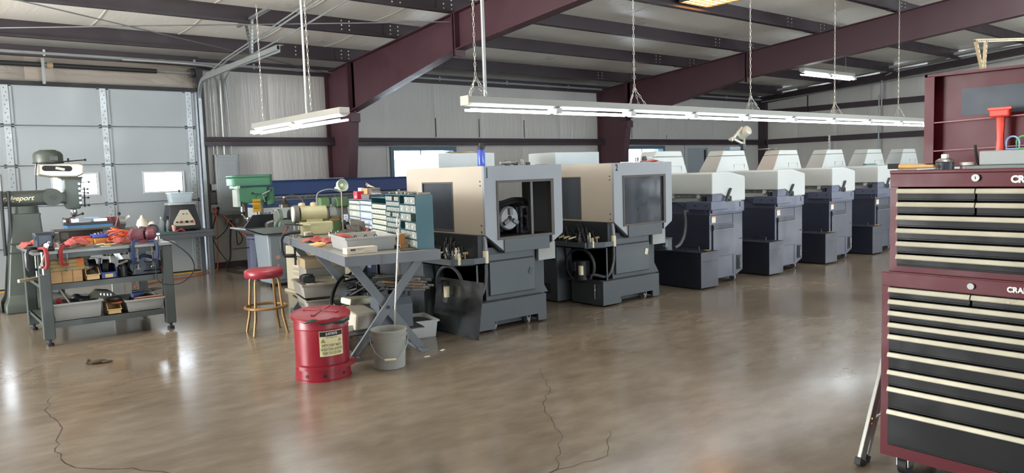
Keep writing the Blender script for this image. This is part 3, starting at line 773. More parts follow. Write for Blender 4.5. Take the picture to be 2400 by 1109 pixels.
    MB().cyl((-0.32,0.22,0.36),(-0.32,0.22,0.46),0.028,n=12).build('hose_coupling', m_cream, t)
    # valve bank on the tray
    rnd = random.Random(3)
    for k in range(84):
        vx, vy = rnd.uniform(-0.30,-0.08), 0.10+0.015*k
        zb = 0.665; h = rnd.uniform(0.06,0.20)
        q = rnd.random()
        if q < 0.22:
            v = MB(); v.cyl((vx,vy,zb),(vx,vy,zb+h*0.7),0.007,n=8); v.cyl((vx-0.025,vy,zb+h*0.7),(vx+0.03,vy,zb+h*0.7),0.010,n=6); v.cyl((vx+0.012,vy,zb+h*0.7),(vx+0.03,vy,zb+h*0.7),0.014,n=6)
            v.build('valve', m_brass, t)
        elif q < 0.50:
            v = MB(); v.box(vx-0.014,vy-0.014,zb,vx+0.014,vy+0.014,zb+h*0.5); v.cyl((vx,vy,zb+h*0.5),(vx,vy,zb+h*0.8),0.009,n=8); v.cyl((vx,vy,zb+h*0.6),(vx,vy,zb+h*0.66),0.015,n=6)
            v.build('solenoid', [m_cream, M('fitting_grey','8c8a84',0.4,0.4), m_dark][k%3], t, 35)
        else:
            MB().tube(smoothpath([(vx,vy,zb),(vx-0.03,vy+0.03,zb+h),(vx+0.03,vy+0.10,zb+h*1.2),(vx+0.05,vy+0.15,zb+0.02)],5),0.007,6).build('air_line', m_black, t)
    for k in range(3):
        MB().tube([(-0.33+0.02*k-0.05,0.34+0.10*k,0.76),(-0.25,0.36+0.1*k,0.77)],0.009,8).build('lever', m_cream, t)
    MB().box(-0.06,0.05,0.665,0.05,D,0.93).build('valve_backplate', m_mdark, t, 0)
    MB().box(-0.30,1.10,0.665,-0.22,1.16,0.86).build('regulator', m_cream, t, 0, 0.01)
    MB().tube(smoothpath([(-0.335,1.05,0.72),(-0.36,1.03,0.5),(-0.355,1.0,0.2),(-0.36,0.95,0.05),(-0.40,0.8,0.012)],6),0.004,6).build('drain_cord', M('tan_cord','a1937c',0.7), t)
    # interior: dark lining, chuck, turret
    MB().box(0.05,D-0.05,0.86,0.95,D-0.035,1.55).build('rear_lining', m_mdark, t, 0)
    if n == 1:
        MB().box(0.06,0.06,0.86,0.95,D-0.06,0.875).build('sump', m_mdark, t, 0)
        MB().box(0.36,0.62,0.875,0.80,D-0.07,1.17).build('headstock', m_mdark, t, 0, 0.02)
        MB().box(0.40,0.34,0.875,0.58,0.6,1.26).build('tool_slide', m_mdark, t, 0, 0.01) if False else None
        ck = MB().lathe([(0.12,0.0),(0.125,-0.02),(0.125,-0.09),(0.11,-0.11),(0.03,-0.11),(0.03,-0.02)],(0.60,0.48,1.045),24,'y').build('chuck', M('chuck_steel','b0b2b2',0.45,0.45,.1,20), t)
        MB().cyl((0.60,0.48,1.045),(0.60,0.64,1.045),0.10,n=20).build('spindle_nose', m_dark, t)
        for a in (90,210,330):
            MB().boxc((0.60+0.07*cos(R(a)),0.36,1.045+0.07*sin(R(a))),(0.07,0.05,0.04),0,0,-R(a)).build('jaw', M('jaw_steel','8b8e90',0.45,0.5), ck, 0, 0.004)
        MB().holes(0.76,0.86,0.88,1.16,0.38,0.40,[(0.78,0.84,0.9,1.14)]).build('guide_bracket', m_steel, t, 0)
        MB().cyl((0.83,0.36,1.04),(0.83,0.40,1.04),0.022,n=12).build('guide_knob', m_steel, t)
        MB().box(0.73,0.42,0.88,0.76,0.62,1.15).build('guide_post', m_dark, t, 0)
        for k in range(2):
            MB().tube(smoothpath([(0.30,0.40,1.25-0.03*k),(0.50,0.42,1.21-0.03*k),(0.72,0.44,1.24-0.03*k),(0.90,0.46,1.20),(0.92,0.5,1.0),(0.88,0.52,0.9)],6),0.018,8).build('cable_loop', m_black, t)
        MB().box(0.36,0.64,1.17,0.80,D-0.08,1.19).build('wire_trough', m_mdark, t, 0, 0.01)
        MB().box(0.60,0.03,0.88,0.63,0.06,1.43).build('door_post', M('post_grey','5f6163',0.4,0.4), t, 0)
    else:
        MB().box(0.05,0.10,0.87,0.95,0.13,1.55).build('inner_baffle', m_mdark, t, 0)
        MB().cyl((0.42,0.014,1.05),(0.42,0.010,1.05),0.012,n=8).build('window_hole', m_black, t)
    # control cabinet standing on the rear
    MB().box(0.45,1.42,0.3,1.25,1.95,1.755).build('control_cabinet', M('cabinet_pale','b2b9ba',0.45,0,0.04), t, 0, 0.006)
    return t
g1 = grey_machine('swiss_lathe', 'grey windowed machine with open front window and blue bottle on top', (4.27, 5.62, 0), 1)
g2 = grey_machine('swiss_lathe', 'grey windowed machine numbered 2 with closed smoked window', (6.11, 5.68, 0), 2)
lettering('2', 0.10, m_black, g2, face_front(0.05,-0.002,1.53), bold=0.002, sx=0.7)
MB().box(0.03,-0.002,1.47,0.045,0.0,1.57).build('ink_mark', M('ink','2c4a55',0.6), g1, 0)

# ------------------------------------------------------------------ navy machines with white covers
m_navy = M('navy_paint','383c4b',0.42,0,0.15,3)
m_navy2 = M('navy_panel','323644',0.42,0,0.15,3)
m_slate = M('slate_paint','545a6e',0.45,0,0.06,3)
m_cov = M('cover_white','bcc0bd',0.42,0,0.03,2)
def white_machine():
    t = thing('turning_machine', '', 'machine', (7.89,5.67,0))
    MB().prism([(0,1.42),(0,1.16),(0.20,1.16),(0.43,1.055),(0.72,1.06),(0.72,1.36),(0.70,1.378),(0.38,1.435),(0.02,1.433)],'y',0,0.95).build('cover', m_cov, t, 0, 0.012)
    MB().box(0.06,0.02,1.05,0.66,0.9,1.17).build('slide_bed', M('bed_pale','b8bab6',0.5), t, 0)
    for zz in (1.135,): MB().cyl((0.035,0.18,zz),(0.035,0.9,zz),0.010,n=8).build('guide_rod', m_steel, t)
    for yy in (0.20,0.62): MB().box(0.015,yy,1.105,0.06,yy+0.05,1.16).build('rod_block', m_cov, t, 0, 0.003)
    MB().box(0.01,0.12,1.06,0.06,0.17,1.13).build('slide_bracket', m_dark, t, 0)
    for zz in (1.14,1.11,1.08): MB().cyl((0.06,0.03,zz),(0.052,0.03,zz),0.010,n=8).build('stud', m_black, t)
    # slate shoulder
    s = MB(); s.prism([(0.02,0.92),(0.02,1.165),(0.19,1.165),(0.43,1.05),(0.715,1.05),(0.715,0.92)],'y',0.015,0.10); s.build('shoulder', m_slate, t, 0, 0.004)
    MB().box(-0.05,-0.02,0.965,0.30,0.36,1.07).build('shoulder_box', m_slate, t, 0, 0.006)
    MB().prism([(-0.03,1.06),(0.05,1.06),(0.05,0.90),(-0.0,0.90)],'y',0.10,1.4).build('side_skirt', m_slate, t, 0, 0.004)
    MB().box(0.0,0.04,0.895,0.715,0.1,0.965).build('front_skirt', m_slate, t, 0, 0.004)
    for yy in (0.06,0.22): MB().cyl((-0.05,yy,1.02),(-0.056,yy,1.02),0.010,n=8).build('screw', m_dark, t)
    MB().tube(smoothpath([(-0.045,0.40,1.0),(-0.06,0.55,1.05),(-0.055,0.75,1.02),(-0.05,1.2,1.05)],5),0.008,6).build('cable', m_black, t)
    # gas strut and slot on the cover end
    MB().cyl((0.27,-0.012,1.06),(0.37,-0.02,1.225),0.016,n=8).build('gas_strut', m_dark, t)
    sl = [(0.36,1.06),(0.41,1.06),(0.41,1.11)]+[(0.385+0.025*cos(a),1.11+0.02*sin(a)) for a in [pi*k/6 for k in range(1,6)]]+[(0.36,1.11)]
    MB().prism(sl,'y',-0.004,0.0).build('slot', m_black, t, 0)
    # body
    b = MB(); b.prism([(0.0,0.895),(0.0,0.075),(0.56,0.075),(0.72,0.14),(0.72,0.895)],'y',0.045,1.45); b.build('body', m_navy, t, 0, 0.006)
    MB().box(0.055,0.028,0.36,0.49,0.046,0.775).build('service_door', m_navy2, t, 0, 0.004)
    MB().box(0.055,0.02,0.715,0.49,0.03,0.76).build('door_grip', M('grip_black','1b1d24',0.5), t, 0, 0.004)
    MB().box(0.055,0.018,0.70,0.49,0.03,0.712).build('door_lip', m_slate, t, 0)
    MB().box(0.04,0.037,0.80,0.12,0.0455,0.885).build('warning_label', M('label_white','e0dccb',0.6), t, 0)
    MB().box(0.04,0.036,0.87,0.12,0.0375,0.885).build('label_band', M('label_orange','d0743a',0.6), t, 0)
    MB().box(0.655,0.036,0.55,0.716,0.045,0.56).build('panel_seam', m_black, t, 0)
    MB().box(0.50,0.041,0.10,0.504,0.0455,0.89).build('panel_seam', m_navy2, t, 0)
    MB().tube([(0.63,0.045,0.17),(0.63,0.02,0.17),(0.63,0.02,0.32),(0.63,0.045,0.32)],0.008,8).build('pull_handle', m_steel, t)
    MB().box(0.58,0.04,0.15,0.68,0.0455,0.34).build('handle_recess', m_black, t, 0)
    MB().tube([(0.62,0.04,0.98),(0.62,0.015,0.98),(0.62,0.015,1.04),(0.62,0.04,1.04)],0.007,6).build('small_handle', m_dark, t)
    for cx_, cy_ in ((0.05,0.10),(0.60,0.12),(0.60,1.3),(0.05,1.3)): caster(t, cx_, cy_, 0.04)
    # coolant tank
    k = MB().prism([(-0.36,0.02),(-0.36,0.455),(0.005,0.455),(0.005,0.30),(-0.01,0.28),(-0.01,0.02)],'y',-0.09,0.64).build('coolant_tank', M('tank_navy','262a37',0.45,0,0.15,4), t, 0, 0.004)
    MB().box(-0.365,-0.095,0.45,0.01,0.50,0.463).build('tank_lid', M('tank_lid_navy','2a2e39',0.42), k, 0, 0.002)
    MB().box(-0.3605,-0.0905,0.345,-0.008,-0.089,0.349).build('tank_seam', m_black, k, 0)
    MB().tube([(-0.17,0.26,0.463),(-0.17,0.26,0.51),(-0.17,0.08,0.51),(-0.17,0.08,0.463)],0.007,8).build('lid_handle', m_dark, k)
    # head cover: frustum with a cap line and a hatch
    fx0, fx1 = -0.26, 0.60; y0, y1 = 0.83, 1.14
    def fr(z): 
        u = (z-1.41)/0.32
        return [(fx0+0.24*u,y0+0.03*u,z),(fx1-0.10*u,y0+0.03*u,z),(fx1-0.10*u,y1-0.03*u,z),(fx0+0.24*u,y1-0.03*u,z)]
    def slab(za, zb, grow=0): 
        a, b = fr(za), fr(zb)
        return MB().add(a+b,[(3,2,1,0),(4,5,6,7),(0,1,5,4),(1,2,6,5),(2,3,7,6),(3,0,4,7)])
    slab(1.40,1.655).build('head_cover', m_cov, t, 0, 0.006)
    slab(1.66,1.735).build('head_cap', m_cov, t, 0, 0.010)
    hq = MB(); hq.box(0.20,0.836,1.5275,0.47,0.86,1.53); hq.box(0.20,0.833,1.44,0.2025,0.86,1.53); hq.box(0.4675,0.833,1.44,0.47,0.86,1.53); hq.build('hatch_line', M('hatch_grey','8d918f',0.6), t, 0)
    MB().box(-0.25,0.95,0.3,0.55,1.6,1.40).build('head_body', M('head_pale','b5b7b2',0.5), t, 0, 0.01)
    MB().box(-0.30,0.95,1.36,0.62,0.99,1.41).build('front_rail', m_base_g, t, 0)
    return t
wm = white_machine()
wm['label'] = 'navy machine with white cover standing right beside the grey machine numbered 2'
wm['group'] = 'navy machines with white covers in a row'
wl_ = ['second navy white-covered machine from the grey ones', 'third navy white-covered machine from the grey ones', 'fourth navy machine with white cover, half hidden by the red tool chest', 'fifth navy machine, only its pale head cover shows behind the tool chest', 'last pale head cover in the row, beside the red chest lid']
for i in range(5):
    dup(wm, (7.89+1.524*(i+1), 5.67+0.015*(i+1), 0), 0, wl_[i])
# coolant pump and pipe between the grey machine 2 and the first navy machine
pu = thing('coolant_pump', 'grey coolant pump behind grey machine 2 on the first navy tank', 'pump', (7.62,6.17,0.463))
MB().cyl((0,0,0),(0,0,0.14),0.06,n=18).build('motor', M('pump_grey','6d7275',0.5), pu)
MB().cyl((0,0,0.14),(0,0,0.152),0.066,n=18).build('cap', M('pump_grey','6d7275',0.5), pu)
MB().boxc((-0.085,-0.04,0.09),(0.05,0.05,0.10)).build('terminal_box', M('pump_light','9a9fa2',0.4), pu, 0, 0.006)
pipe('coolant_pipe', [(7.80,5.98,0.95),(7.74,5.97,0.95),(7.70,5.95,0.92),(7.70,5.94,0.80),(7.62,5.90,0.66),(7.48,5.86,0.56),(7.35,5.84,0.53)], 0.02, 'grey elbow pipe and hose between grey machine 2 and the first navy machine', 'hose', M('hose_grey','3f4144'), 8, True)
for i, (x, rz) in enumerate(((7.80,0.2),(10.86,0.1),(12.40,-0.1))):
    r_ = MB().grid(lambda u,v:(-0.045+0.09*u,-0.03+0.06*v,0.006+0.006*sin(9*u+3*v+i)),6,4)
    o = r_.build('folded_cloth', M('ochre_cloth','c79a52',0.9,0,0.2,30), None, 60); o.location = (x-0.03, 5.67, 0.464); o.rotation_euler = (0,0,rz)
    tag(o, ['ochre cloth on the first navy coolant tank','ochre cloth on the third navy coolant tank','ochre cloth on the fourth navy coolant tank'][i], 'cloth')
# ------------------------------------------------------------------ milling machine by the roller door
m_mill = M('mill_green_grey','454d48',0.45,0,0.14,4)
m_alu = M('cast_aluminium','b9b3a6',0.35,0.5,0.12,5)
ml = thing('milling_machine', 'grey green knee milling machine in front of the roller door', 'milling machine', (1.2,11.0,0))
def loft(secs, name, mat, par, bevel=0.0):
    """secs: list of (x0,x1,y0,y1,z)"""
    m = MB(); V = []; F = []
    for x0,x1,y0,y1,z in secs: V += [(x0,y0,z),(x1,y0,z),(x1,y1,z),(x0,y1,z)]
    n = len(secs)
    for i in range(n-1): F += [(4*i+j,4*i+(j+1)%4,4*i+4+(j+1)%4,4*i+4+j) for j in range(4)]
    F += [(3,2,1,0),tuple(range(4*n-4,4*n))]
    return m.add(V,F).build(name, mat, par, 35, bevel, 3)
loft([(-0.30,0.42,-0.30,0.30,0.0),(-0.30,0.42,-0.30,0.30,0.10),(-0.28,0.40,-0.28,0.28,0.14),(-0.26,0.20,-0.22,0.22,0.20),(-0.20,0.17,-0.19,0.19,0.75),(-0.15,0.15,-0.16,0.16,1.16),(-0.16,0.16,-0.16,0.16,1.20)],'column', m_mill, ml, 0.02)
MB().cyl((0,0,1.20),(0,0,1.285),0.16,0.15,24).build('turret', m_mill, ml)
rm = MB(); rm.prism([(-0.10,1.29),(-0.125,1.33),(-0.125,1.43),(-0.09,1.475),(0.09,1.475),(0.125,1.43),(0.125,1.33),(0.10,1.29)],'x',-0.75,0.27); rm.build('ram', m_mill, ml, 35, 0.012)
MB().cyl((0.30,-0.135,1.385),(0.30,0.135,1.385),0.108,n=28).build('ram_adapter', m_mill, ml)
MB().cyl((0.30,-0.142,1.385),(0.30,-0.13,1.385),0.03,n=14).build('pivot_bolt', m_dark, ml)
lettering('bridgeport', 0.085, M('cream_script','e7dfb9',0.5), ml, face_front(-0.09,-0.127,1.385), shear=0.35, depth=0.001, bold=0.0015)
MB().box(0.30,-0.09,1.30,0.52,0.09,1.44).build('knuckle', M('mill_dark','454b48',0.45), ml, 0, 0.02)
MB().cyl((0.43,-0.10,1.38),(0.43,0.10,1.38),0.055,n=16).build('worm_cover', m_mill, ml)
hd = loft([(0.47,0.60,-0.08,0.08,1.22),(0.44,0.62,-0.10,0.10,1.28),(0.44,0.62,-0.11,0.11,1.45),(0.44,0.64,-0.10,0.10,1.60),(0.38,0.66,-0.12,0.12,1.63)],'quill_head', M('mill_head','59635f',0.45,0,0.1,5), ml, 0.015)
for zz, xx in ((1.56,0.65),(1.47,0.63),(1.42,0.63),(1.36,0.63),(1.26,0.63)):
    o = MB().cyl((xx-0.02,-0.03,zz),(xx+0.07,-0.05,zz),0.006,n=6).build('lever', m_steel, ml); MB().sph((xx+0.075,-0.05,zz),0.013,8,6).build('lever_ball', m_black, o)
for k in range(5): MB().cyl((0.60,-0.105,1.30+0.06*k),(0.60,-0.12,1.30+0.06*k),0.015,n=10).build('dial', m_steel, ml)
MB().tube([(0.655,-0.06,1.24),(0.665,-0.06,1.5)],0.008,6).build('depth_stop', m_dark, ml)
bh = MB(); bh.prism([(0.16,1.66),(0.30,1.63),(0.58,1.625),(0.66,1.66),(0.67,1.78),(0.60,1.805),(0.17,1.805)],'y',-0.15,0.15); bo = bh.build('belt_housing', m_alu, ml, 0, 0.02)
ov = [(0.24+0.035*cos(a),1.745+0.035*sin(a)) for a in [pi/2+pi*k/8 for k in range(9)]]+[(0.50+0.035*cos(a),1.735+0.035*sin(a)) for a in [-pi/2+pi*k/8 for k in range(9)]]
MB().prism(ov,'y',-0.152,-0.149).build('belt_window', m_black, bo, 0)
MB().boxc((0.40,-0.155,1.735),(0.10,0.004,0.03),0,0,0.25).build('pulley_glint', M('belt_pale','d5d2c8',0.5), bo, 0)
MB().lathe([(0.165,0.0),(0.165,0.10),(0.15,0.13),(0.12,0.15),(0.10,0.155),(0.09,0.165),(0.0,0.168)],(0.30,0,1.81),28).build('motor', m_mill, ml)
MB().lathe([(0.172,0.0),(0.172,0.015)],(0.30,0,1.81),28).build('motor_flange', m_dark, ml)
MB().boxc((0.34,-0.16,1.865),(0.09,0.03,0.06)).build('switch_box', m_mill, ml, 0, 0.005)
o = MB().cyl((0.52,0,1.82),(0.52,0,1.87),0.012,n=8).build('brake_lever', m_dark, ml); MB().cyl((0.46,-0.02,1.826),(0.70,-0.06,1.845),0.008,n=6).build('lever_arm', m_dark, o); MB().sph((0.70,-0.06,1.845),0.016,8,6).build('lever_ball', m_black, o)
MB().tube(smoothpath([(0.16,-0.15,1.82),(0.14,-0.15,1.7),(0.13,-0.14,1.48)]),0.006,6).build('power_cable', m_black, ml)
MB().lathe([(0.035,0.06),(0.04,0.03),(0.04,0.0),(0.028,-0.02),(0.015,-0.045),(0.0,-0.05)],(0.535,0,1.16),18).build('drill_chuck', m_steel, ml)
MB().cyl((0.535,0,1.11),(0.535,0,1.03),0.005,n=6).build('drill_bit', m_steel, ml)
# knee, saddle, table
loft([(0.16,0.60,-0.13,0.13,0.50),(0.16,0.70,-0.15,0.15,0.66),(0.16,0.70,-0.15,0.15,0.78)],'knee', m_mill, ml, 0.02)
MB().box(0.30,-0.2,0.78,0.72,0.2,0.86).build('saddle', m_mill, ml, 0, 0.01)
MB().box(0.22,-0.36,0.86,1.15,-0.06,0.945).build('table', M('mill_table','4d4a47',0.4,0.4,0.1,8), ml, 0, 0.004)
MB().cyl((1.15,-0.21,0.90),(1.22,-0.21,0.90),0.06,n=18).build('handwheel', m_steel, ml)
for zz in (0.83,0.72): MB().box(-0.22,-0.198,zz,0.12,-0.185,zz+0.015).build('way_slot', M('mill_dark','454b48'), ml, 0)
MB().box(0.30,-0.03,0.05,0.36,0.03,0.5).build('lift_screw', m_dark, ml, 0)
for xx in (-0.235,-0.16): MB().tube([(xx,-0.14,1.48),(xx-0.005,-0.15,1.25),(xx-0.01,-0.16,0.7)],0.02,8).build('strap', m_dark, ml)
# blue vise and the fixtures on the mill table
mv = thing('milling_vise', 'blue milling vise on the table of the milling machine', 'vise', (1.60,10.80,0.945))
MB().box(0.0,-0.10,0.0,0.52,0.10,0.075).build('vise_base', M('vise_blue','2c6a96',0.4,0,0.15,8), mv, 0, 0.008)
MB().box(0.0,-0.09,0.075,0.54,0.09,0.11).build('vise_bed', m_dark, mv, 0, 0.004)
MB().box(0.05,-0.085,0.11,0.14,0.085,0.16).build('fixed_jaw', m_steel, mv, 0, 0.004)
MB().box(0.30,-0.085,0.11,0.46,0.085,0.15).build('sliding_jaw', m_steel, mv, 0, 0.004)
MB().boxc((0.30,0,0.155),(0.16,0.1,0.02)).build('parallel_block', M('block_blue','8aa3c7',0.4), mv, 0, 0.003)
sw_ = thing('speed_handle', 'spindle-top speed wrench lying over the blue milling vise', 'wrench', (1.58,10.86,1.06))
MB().cyl((0.0,0,0.01),(0.03,0,0.01),0.05,n=14).build('hub', m_steel, sw_); MB().cyl((0.05,0,0.04),(0.22,-0.02,0.10),0.008,n=8).build('arm', m_dark, sw_); MB().sph((0.225,-0.02,0.10),0.018,10,6).build('ball', m_black, sw_); MB().boxc((0.05,0,0.02),(0.06,0.05,0.07)).build('dog_block', M('maroon_block','5e3a3f',0.5), sw_, 0, 0.006)
rb = thing('rotary_fixture', 'grey indexing fixture draped with a maroon cloth on the mill table', 'fixture', (2.06,10.80,0.945))
MB().cyl((-0.05,0,0.09),(0.22,0,0.09),0.065,n=18).build('fixture_body', M('fixture_grey','8c9090',0.4,0.2), rb)
MB().box(-0.02,-0.08,-0.0,0.2,0.08,0.05).build('fixture_foot', m_dark, rb, 0, 0.006)
MB().grid(lambda u,v:(-0.02+0.15*u+0.02*v,-0.08+0.01*sin(12*u),0.16-0.12*v),8,4).build('maroon_cloth', M('maroon_cloth','7a3438',0.9), rb, 60)
o = MB().cyl((0.08,-0.09,0.02),(0.13,-0.10,0.19),0.010,n=8).build('crank_handle', m_steel, rb); MB().sph((0.135,-0.10,0.195),0.022,10,6).build('crank_ball', m_black, o)
MB().cyl((0.22,0,0.11),(0.28,0,0.15),0.02,n=10).build('tail_knob', m_white, rb)
# machine cabinet at the left border
cb2 = thing('control_cabinet', 'black and grey control cabinet at the left border behind the mill column', 'cabinet', (0.66,11.15,0))
MB().box(-0.4,-0.25,0.0,0.20,0.25,0.56).build('lower_box', M('cab_grey','5f625f',0.5), cb2, 0, 0.006)
MB().box(-0.4,-0.24,0.56,0.17,0.24,1.12).build('upper_box', m_mdark, cb2, 0, 0.006)
for k in range(3): MB().cyl((0.12,-0.25,0.48-0.075*k),(0.12,-0.27,0.48-0.075*k),0.022,n=12).build('push_button', m_black, cb2)
MB().box(0.07,-0.255,0.24,0.17,-0.249,0.54).build('button_plate', M('plate_grey','7c7e7b',0.5), cb2, 0)
MB().boxc((0.10,-0.1,1.42),(0.16,0.05,0.20),0,0.2,0).build('display_head', m_black, cb2, 0, 0.01)
MB().boxc((0.06,-0.13,1.42),(0.05,0.02,0.12),0,0.2,0).build('display_glow', M('display_pale','cfcfc0',0.4), cb2, 0)
MB().cyl((0.10,-0.05,1.12),(0.10,-0.08,1.36),0.015,n=8).build('display_post', m_dark, cb2)

# ------------------------------------------------------------------ green-grey bench
m_bench = M('bench_green_grey','3e4644',0.45,0,0.10,4)
m_benchtop = M('bench_top_steel','6d706e',0.4,0.35,0.2,7)
bx0, bx1, by0, by1, bz = 0.93, 2.19, 8.2, 9.42, 0.91
bn = thing('work_bench', 'green grey steel bench with two shelves, piled with tools', 'work bench', (bx0,by0,0))
bw, bd = bx1-bx0, by1-by0
MB().box(0,0,bz-0.03,bw,bd,bz).build('bench_top', m_benchtop, bn, 0, 0.003)
MB().box(0.1,0.03,bz-0.075,bw-0.12,0.045,bz-0.03).build('apron', m_bench, bn, 0)
for x in (0.04,bw-0.13):
    for y in (0.02,bd-0.12):
        lg = MB().box(x,y,0.065,x+0.095,y+0.095,bz-0.03).build('leg', m_bench, bn, 0, 0.008)
        MB().cyl((x+0.047,y+0.047,0.0),(x+0.047,y+0.047,0.025),0.035,n=14).build('foot', m_black, lg)
        MB().cyl((x+0.047,y+0.047,0.02),(x+0.047,y+0.047,0.07),0.018,n=10).build('foot_stem', m_dark, lg)
for z in (0.585,0.22):
    s = MB(); s.box(0.05,0.04,z-0.008,bw-0.05,bd-0.04,z); s.box(0.12,0.035,z-0.05,bw-0.12,0.045,z+0.005); s.box(0.12,bd-0.045,z-0.05,bw-0.12,bd-0.035,z); s.box(0.06,0.1,z-0.04,0.07,bd-0.1,z); s.box(bw-0.07,0.1,z-0.04,bw-0.06,bd-0.1,z)
    s.build('shelf', m_bench, bn, 0)
BZ = bz+0.001; S1 = 0.592; S2 = 0.227
m_wood = M('raw_wood','b08e63',0.7,0,0.2,6,stretch=(1,8,8))
m_plank = M('weathered_wood','97865c',0.8,0,0.25,5,stretch=(1.5,14,14))
m_grey_pl = M('grey_tote_plastic','9a9c9a',0.5,0,0.05)
m_tan_pl = M('tan_bin_plastic','cfae78',0.5,0,0.05)
m_blue_pl = M('blue_bin_plastic','2b3f7e',0.45,0,0.05)
def tote(name, label, loc, lx, ly, h, mat, rz=0, group=None, cat='tote'):
    t = thing(name, label, cat, loc, rz, group)
    w = 0.006; k = 0.018
    m = MB()
    def ring(z, g): return [(-g,-g,z),(lx+g,-g,z),(lx+g,ly+g,z),(-g,ly+g,z)]
    V = ring(0,-k)+ring(h,0)+ring(h,-w)+ring(w,-k-w)
    F = [(3,2,1,0)]+[(i,(i+1)%4,(i+1)%4+4,i+4) for i in range(4)]+[(i+4,(i+1)%4+4,(i+1)%4+8,i+8) for i in range(4)]+[(i+8,(i+1)%4+8,(i+1)%4+12,i+12) for i in range(4)]+[(12,13,14,15)]
    m.add(V,F).build('tub', mat, t, 35, 0.006)
    r = MB().holes(-0.014,lx+0.014,-0.014,ly+0.014,h-0.014,h+0.004,[(0.004,lx-0.004,0.004,ly-0.004)],'z').build('rim', mat, t, 0, 0.003)
    return t
def bin_(name, label, loc, lx, ly, h, mat, rz=0, tagged=False):
    """open front stacking bin, front towards -y"""
    t = thing(name, label, 'bin', loc, rz); w = 0.005
    MB().box(0,0,0,lx,ly,w).build('base', mat, t, 0)
    for x in (0,lx-w): MB().prism([(0,0),(0,h*0.45),(ly*0.28,h),(ly,h),(ly,0)],'x',x,x+w).build('side', mat, t, 0)
    MB().box(0,ly-w,0,lx,ly,h).build('back', mat, t, 0)
    MB().box(0,0,0,lx,w,h*0.45).build('front', mat, t, 0)
    MB().box(-0.006,-0.008,h*0.40,lx+0.006,0.006,h*0.47).build('front_rim', mat, t, 0, 0.002)
    if tagged: MB().box(lx*0.25,-0.003,h*0.08,lx*0.75,-0.0005,h*0.34).build('label_card', M('label_tan','cbb389',0.7), t, 0)
    return t
# --- first shelf
wb_ = thing('wood_block', 'row of three light wooden blocks on the bench shelf', 'wood block', (1.06,8.26,S1))
for k, (x, w) in enumerate(((0,0.10),(0.10,0.09),(0.19,0.085))): MB().box(x+0.001,0,0,x+w-0.001,0.3,0.115).build('block', m_wood, wb_, 0, 0.004)
pk = thing('lumber_offcut', 'weathered lumber planks stacked on the wooden blocks', 'lumber', (1.05,8.255,S1+0.116))
for k in range(3): MB().box(0.0+0.01*k,0,0.036*k,0.30,0.28,0.036*k+0.034).build('plank', m_plank, pk, 0, 0.003)
MB().box(0.245,-0.001,0.03,0.302,0.281,0.109).build('painted_end', M('orange_wood_end','b9692f',0.7,0,0.2,12), pk, 0, 0.002)
bin_('storage_bin','tan open bin on the upper bench shelf beside the blocks',(1.365,8.26,S1),0.12,0.22,0.12,m_tan_pl)
bin_('storage_bin','blue open bin on the upper bench shelf',(1.495,8.26,S1),0.14,0.22,0.135,m_blue_pl,0,True)
m_blackpl = M('black_plastic','1d1f24',0.4,0,0.1)
# contents of bins
def lump(name, label, cat, loc, pts, mat, r=0.03, rz=0):
    o = MB()
    for p in pts: o.sph(p[:3], p[3] if len(p) > 3 else r, 10, 6, p[4] if len(p) > 4 else (1,1,1))
    b = o.build(name, mat, None, 60); b.location = loc; b.rotation_euler = (0,0,rz)
    return tag(b, label, cat)
lump('rag_wad','dark rag stuffed in the tan bin on the upper shelf','rag',(1.425,8.36,S1+0.055),[(0,0,0,.05,(1,1.4,.9)),(0.02,-0.05,-.01,.04,(1,1,.8))],M('dark_rag','3b362f',0.95,0,.2,20))
dk = thing('disc_pads','black round disc standing in the blue bin','disc',(1.56,8.38,S1+0.008))
MB().cyl((-0.02,0,0.10),(0.03,-0.015,0.10),0.075,n=22).build('disc', m_blackpl, dk); MB().cyl((-0.05,0.02,0.12),(-0.04,0.02,0.19),0.012,n=8).build('spindle', m_steel, dk)
d2k = thing('disc_pads','black round disc leaning behind the tan bin','disc',(1.45,8.56,S1+0.001))
MB().cyl((-0.02,0,0.09),(0.05,0,0.09),0.09,n=22).build('disc', m_blackpl, d2k)
tg = thing('tongs','bright steel tongs leaning out behind the tan bin','tongs',(1.40,8.5,S1+0.001))
for s in (0,0.025): MB().cyl((0.06+s,-0.0,0.0),(-0.03+s,-0.02,0.20),0.007,n=6).build('tong_arm', m_steel, tg)
cn = thing('spray_gun','black tool standing beside the blue bin','tool',(1.70,8.32,S1))
MB().lathe([(0.045,0),(0.045,0.10),(0.03,0.12),(0.02,0.13)],n=18).build('cup', m_blackpl, cn); MB().boxc((0.02,0,0.15),(0.10,0.04,0.04)).build('gun_body', m_black, cn, 0, 0.01); MB().cyl((-0.03,-0.02,0.13),(0.05,-0.03,0.16),0.014,n=8).build('gun_barrel', m_steel, cn)
cs = thing('cutoff_saw','dark blue bench saw under the bench top at the right','saw',(1.78,8.30,S1))
MB().box(0.0,0.0,0,0.34,0.30,0.03).build('saw_base', m_dark, cs, 0, 0.006)
MB().prism([(0.01,0.03),(0.33,0.03),(0.32,0.13),(0.02,0.12)],'y',0.02,0.26).build('saw_body', M('navy_casting','23303f',0.45,0,.12), cs, 0, 0.01)
MB().cyl((0.06,-0.005,0.09),(0.06,0.10,0.09),0.075,n=22).build('blade_guard', M('navy_casting','23303f'), cs)
MB().tube(smoothpath([(0.05,0.05,0.13),(0.12,0.04,0.19),(0.22,0.05,0.16)]),0.018,8).build('saw_handle', M('blue_handle','2f3f68',0.4), cs)
MB().boxc((0.30,-0.01,0.055),(0.05,0.02,0.03)).build('red_switch', M('switch_red','c02b2b',0.4), cs, 0, 0.004)
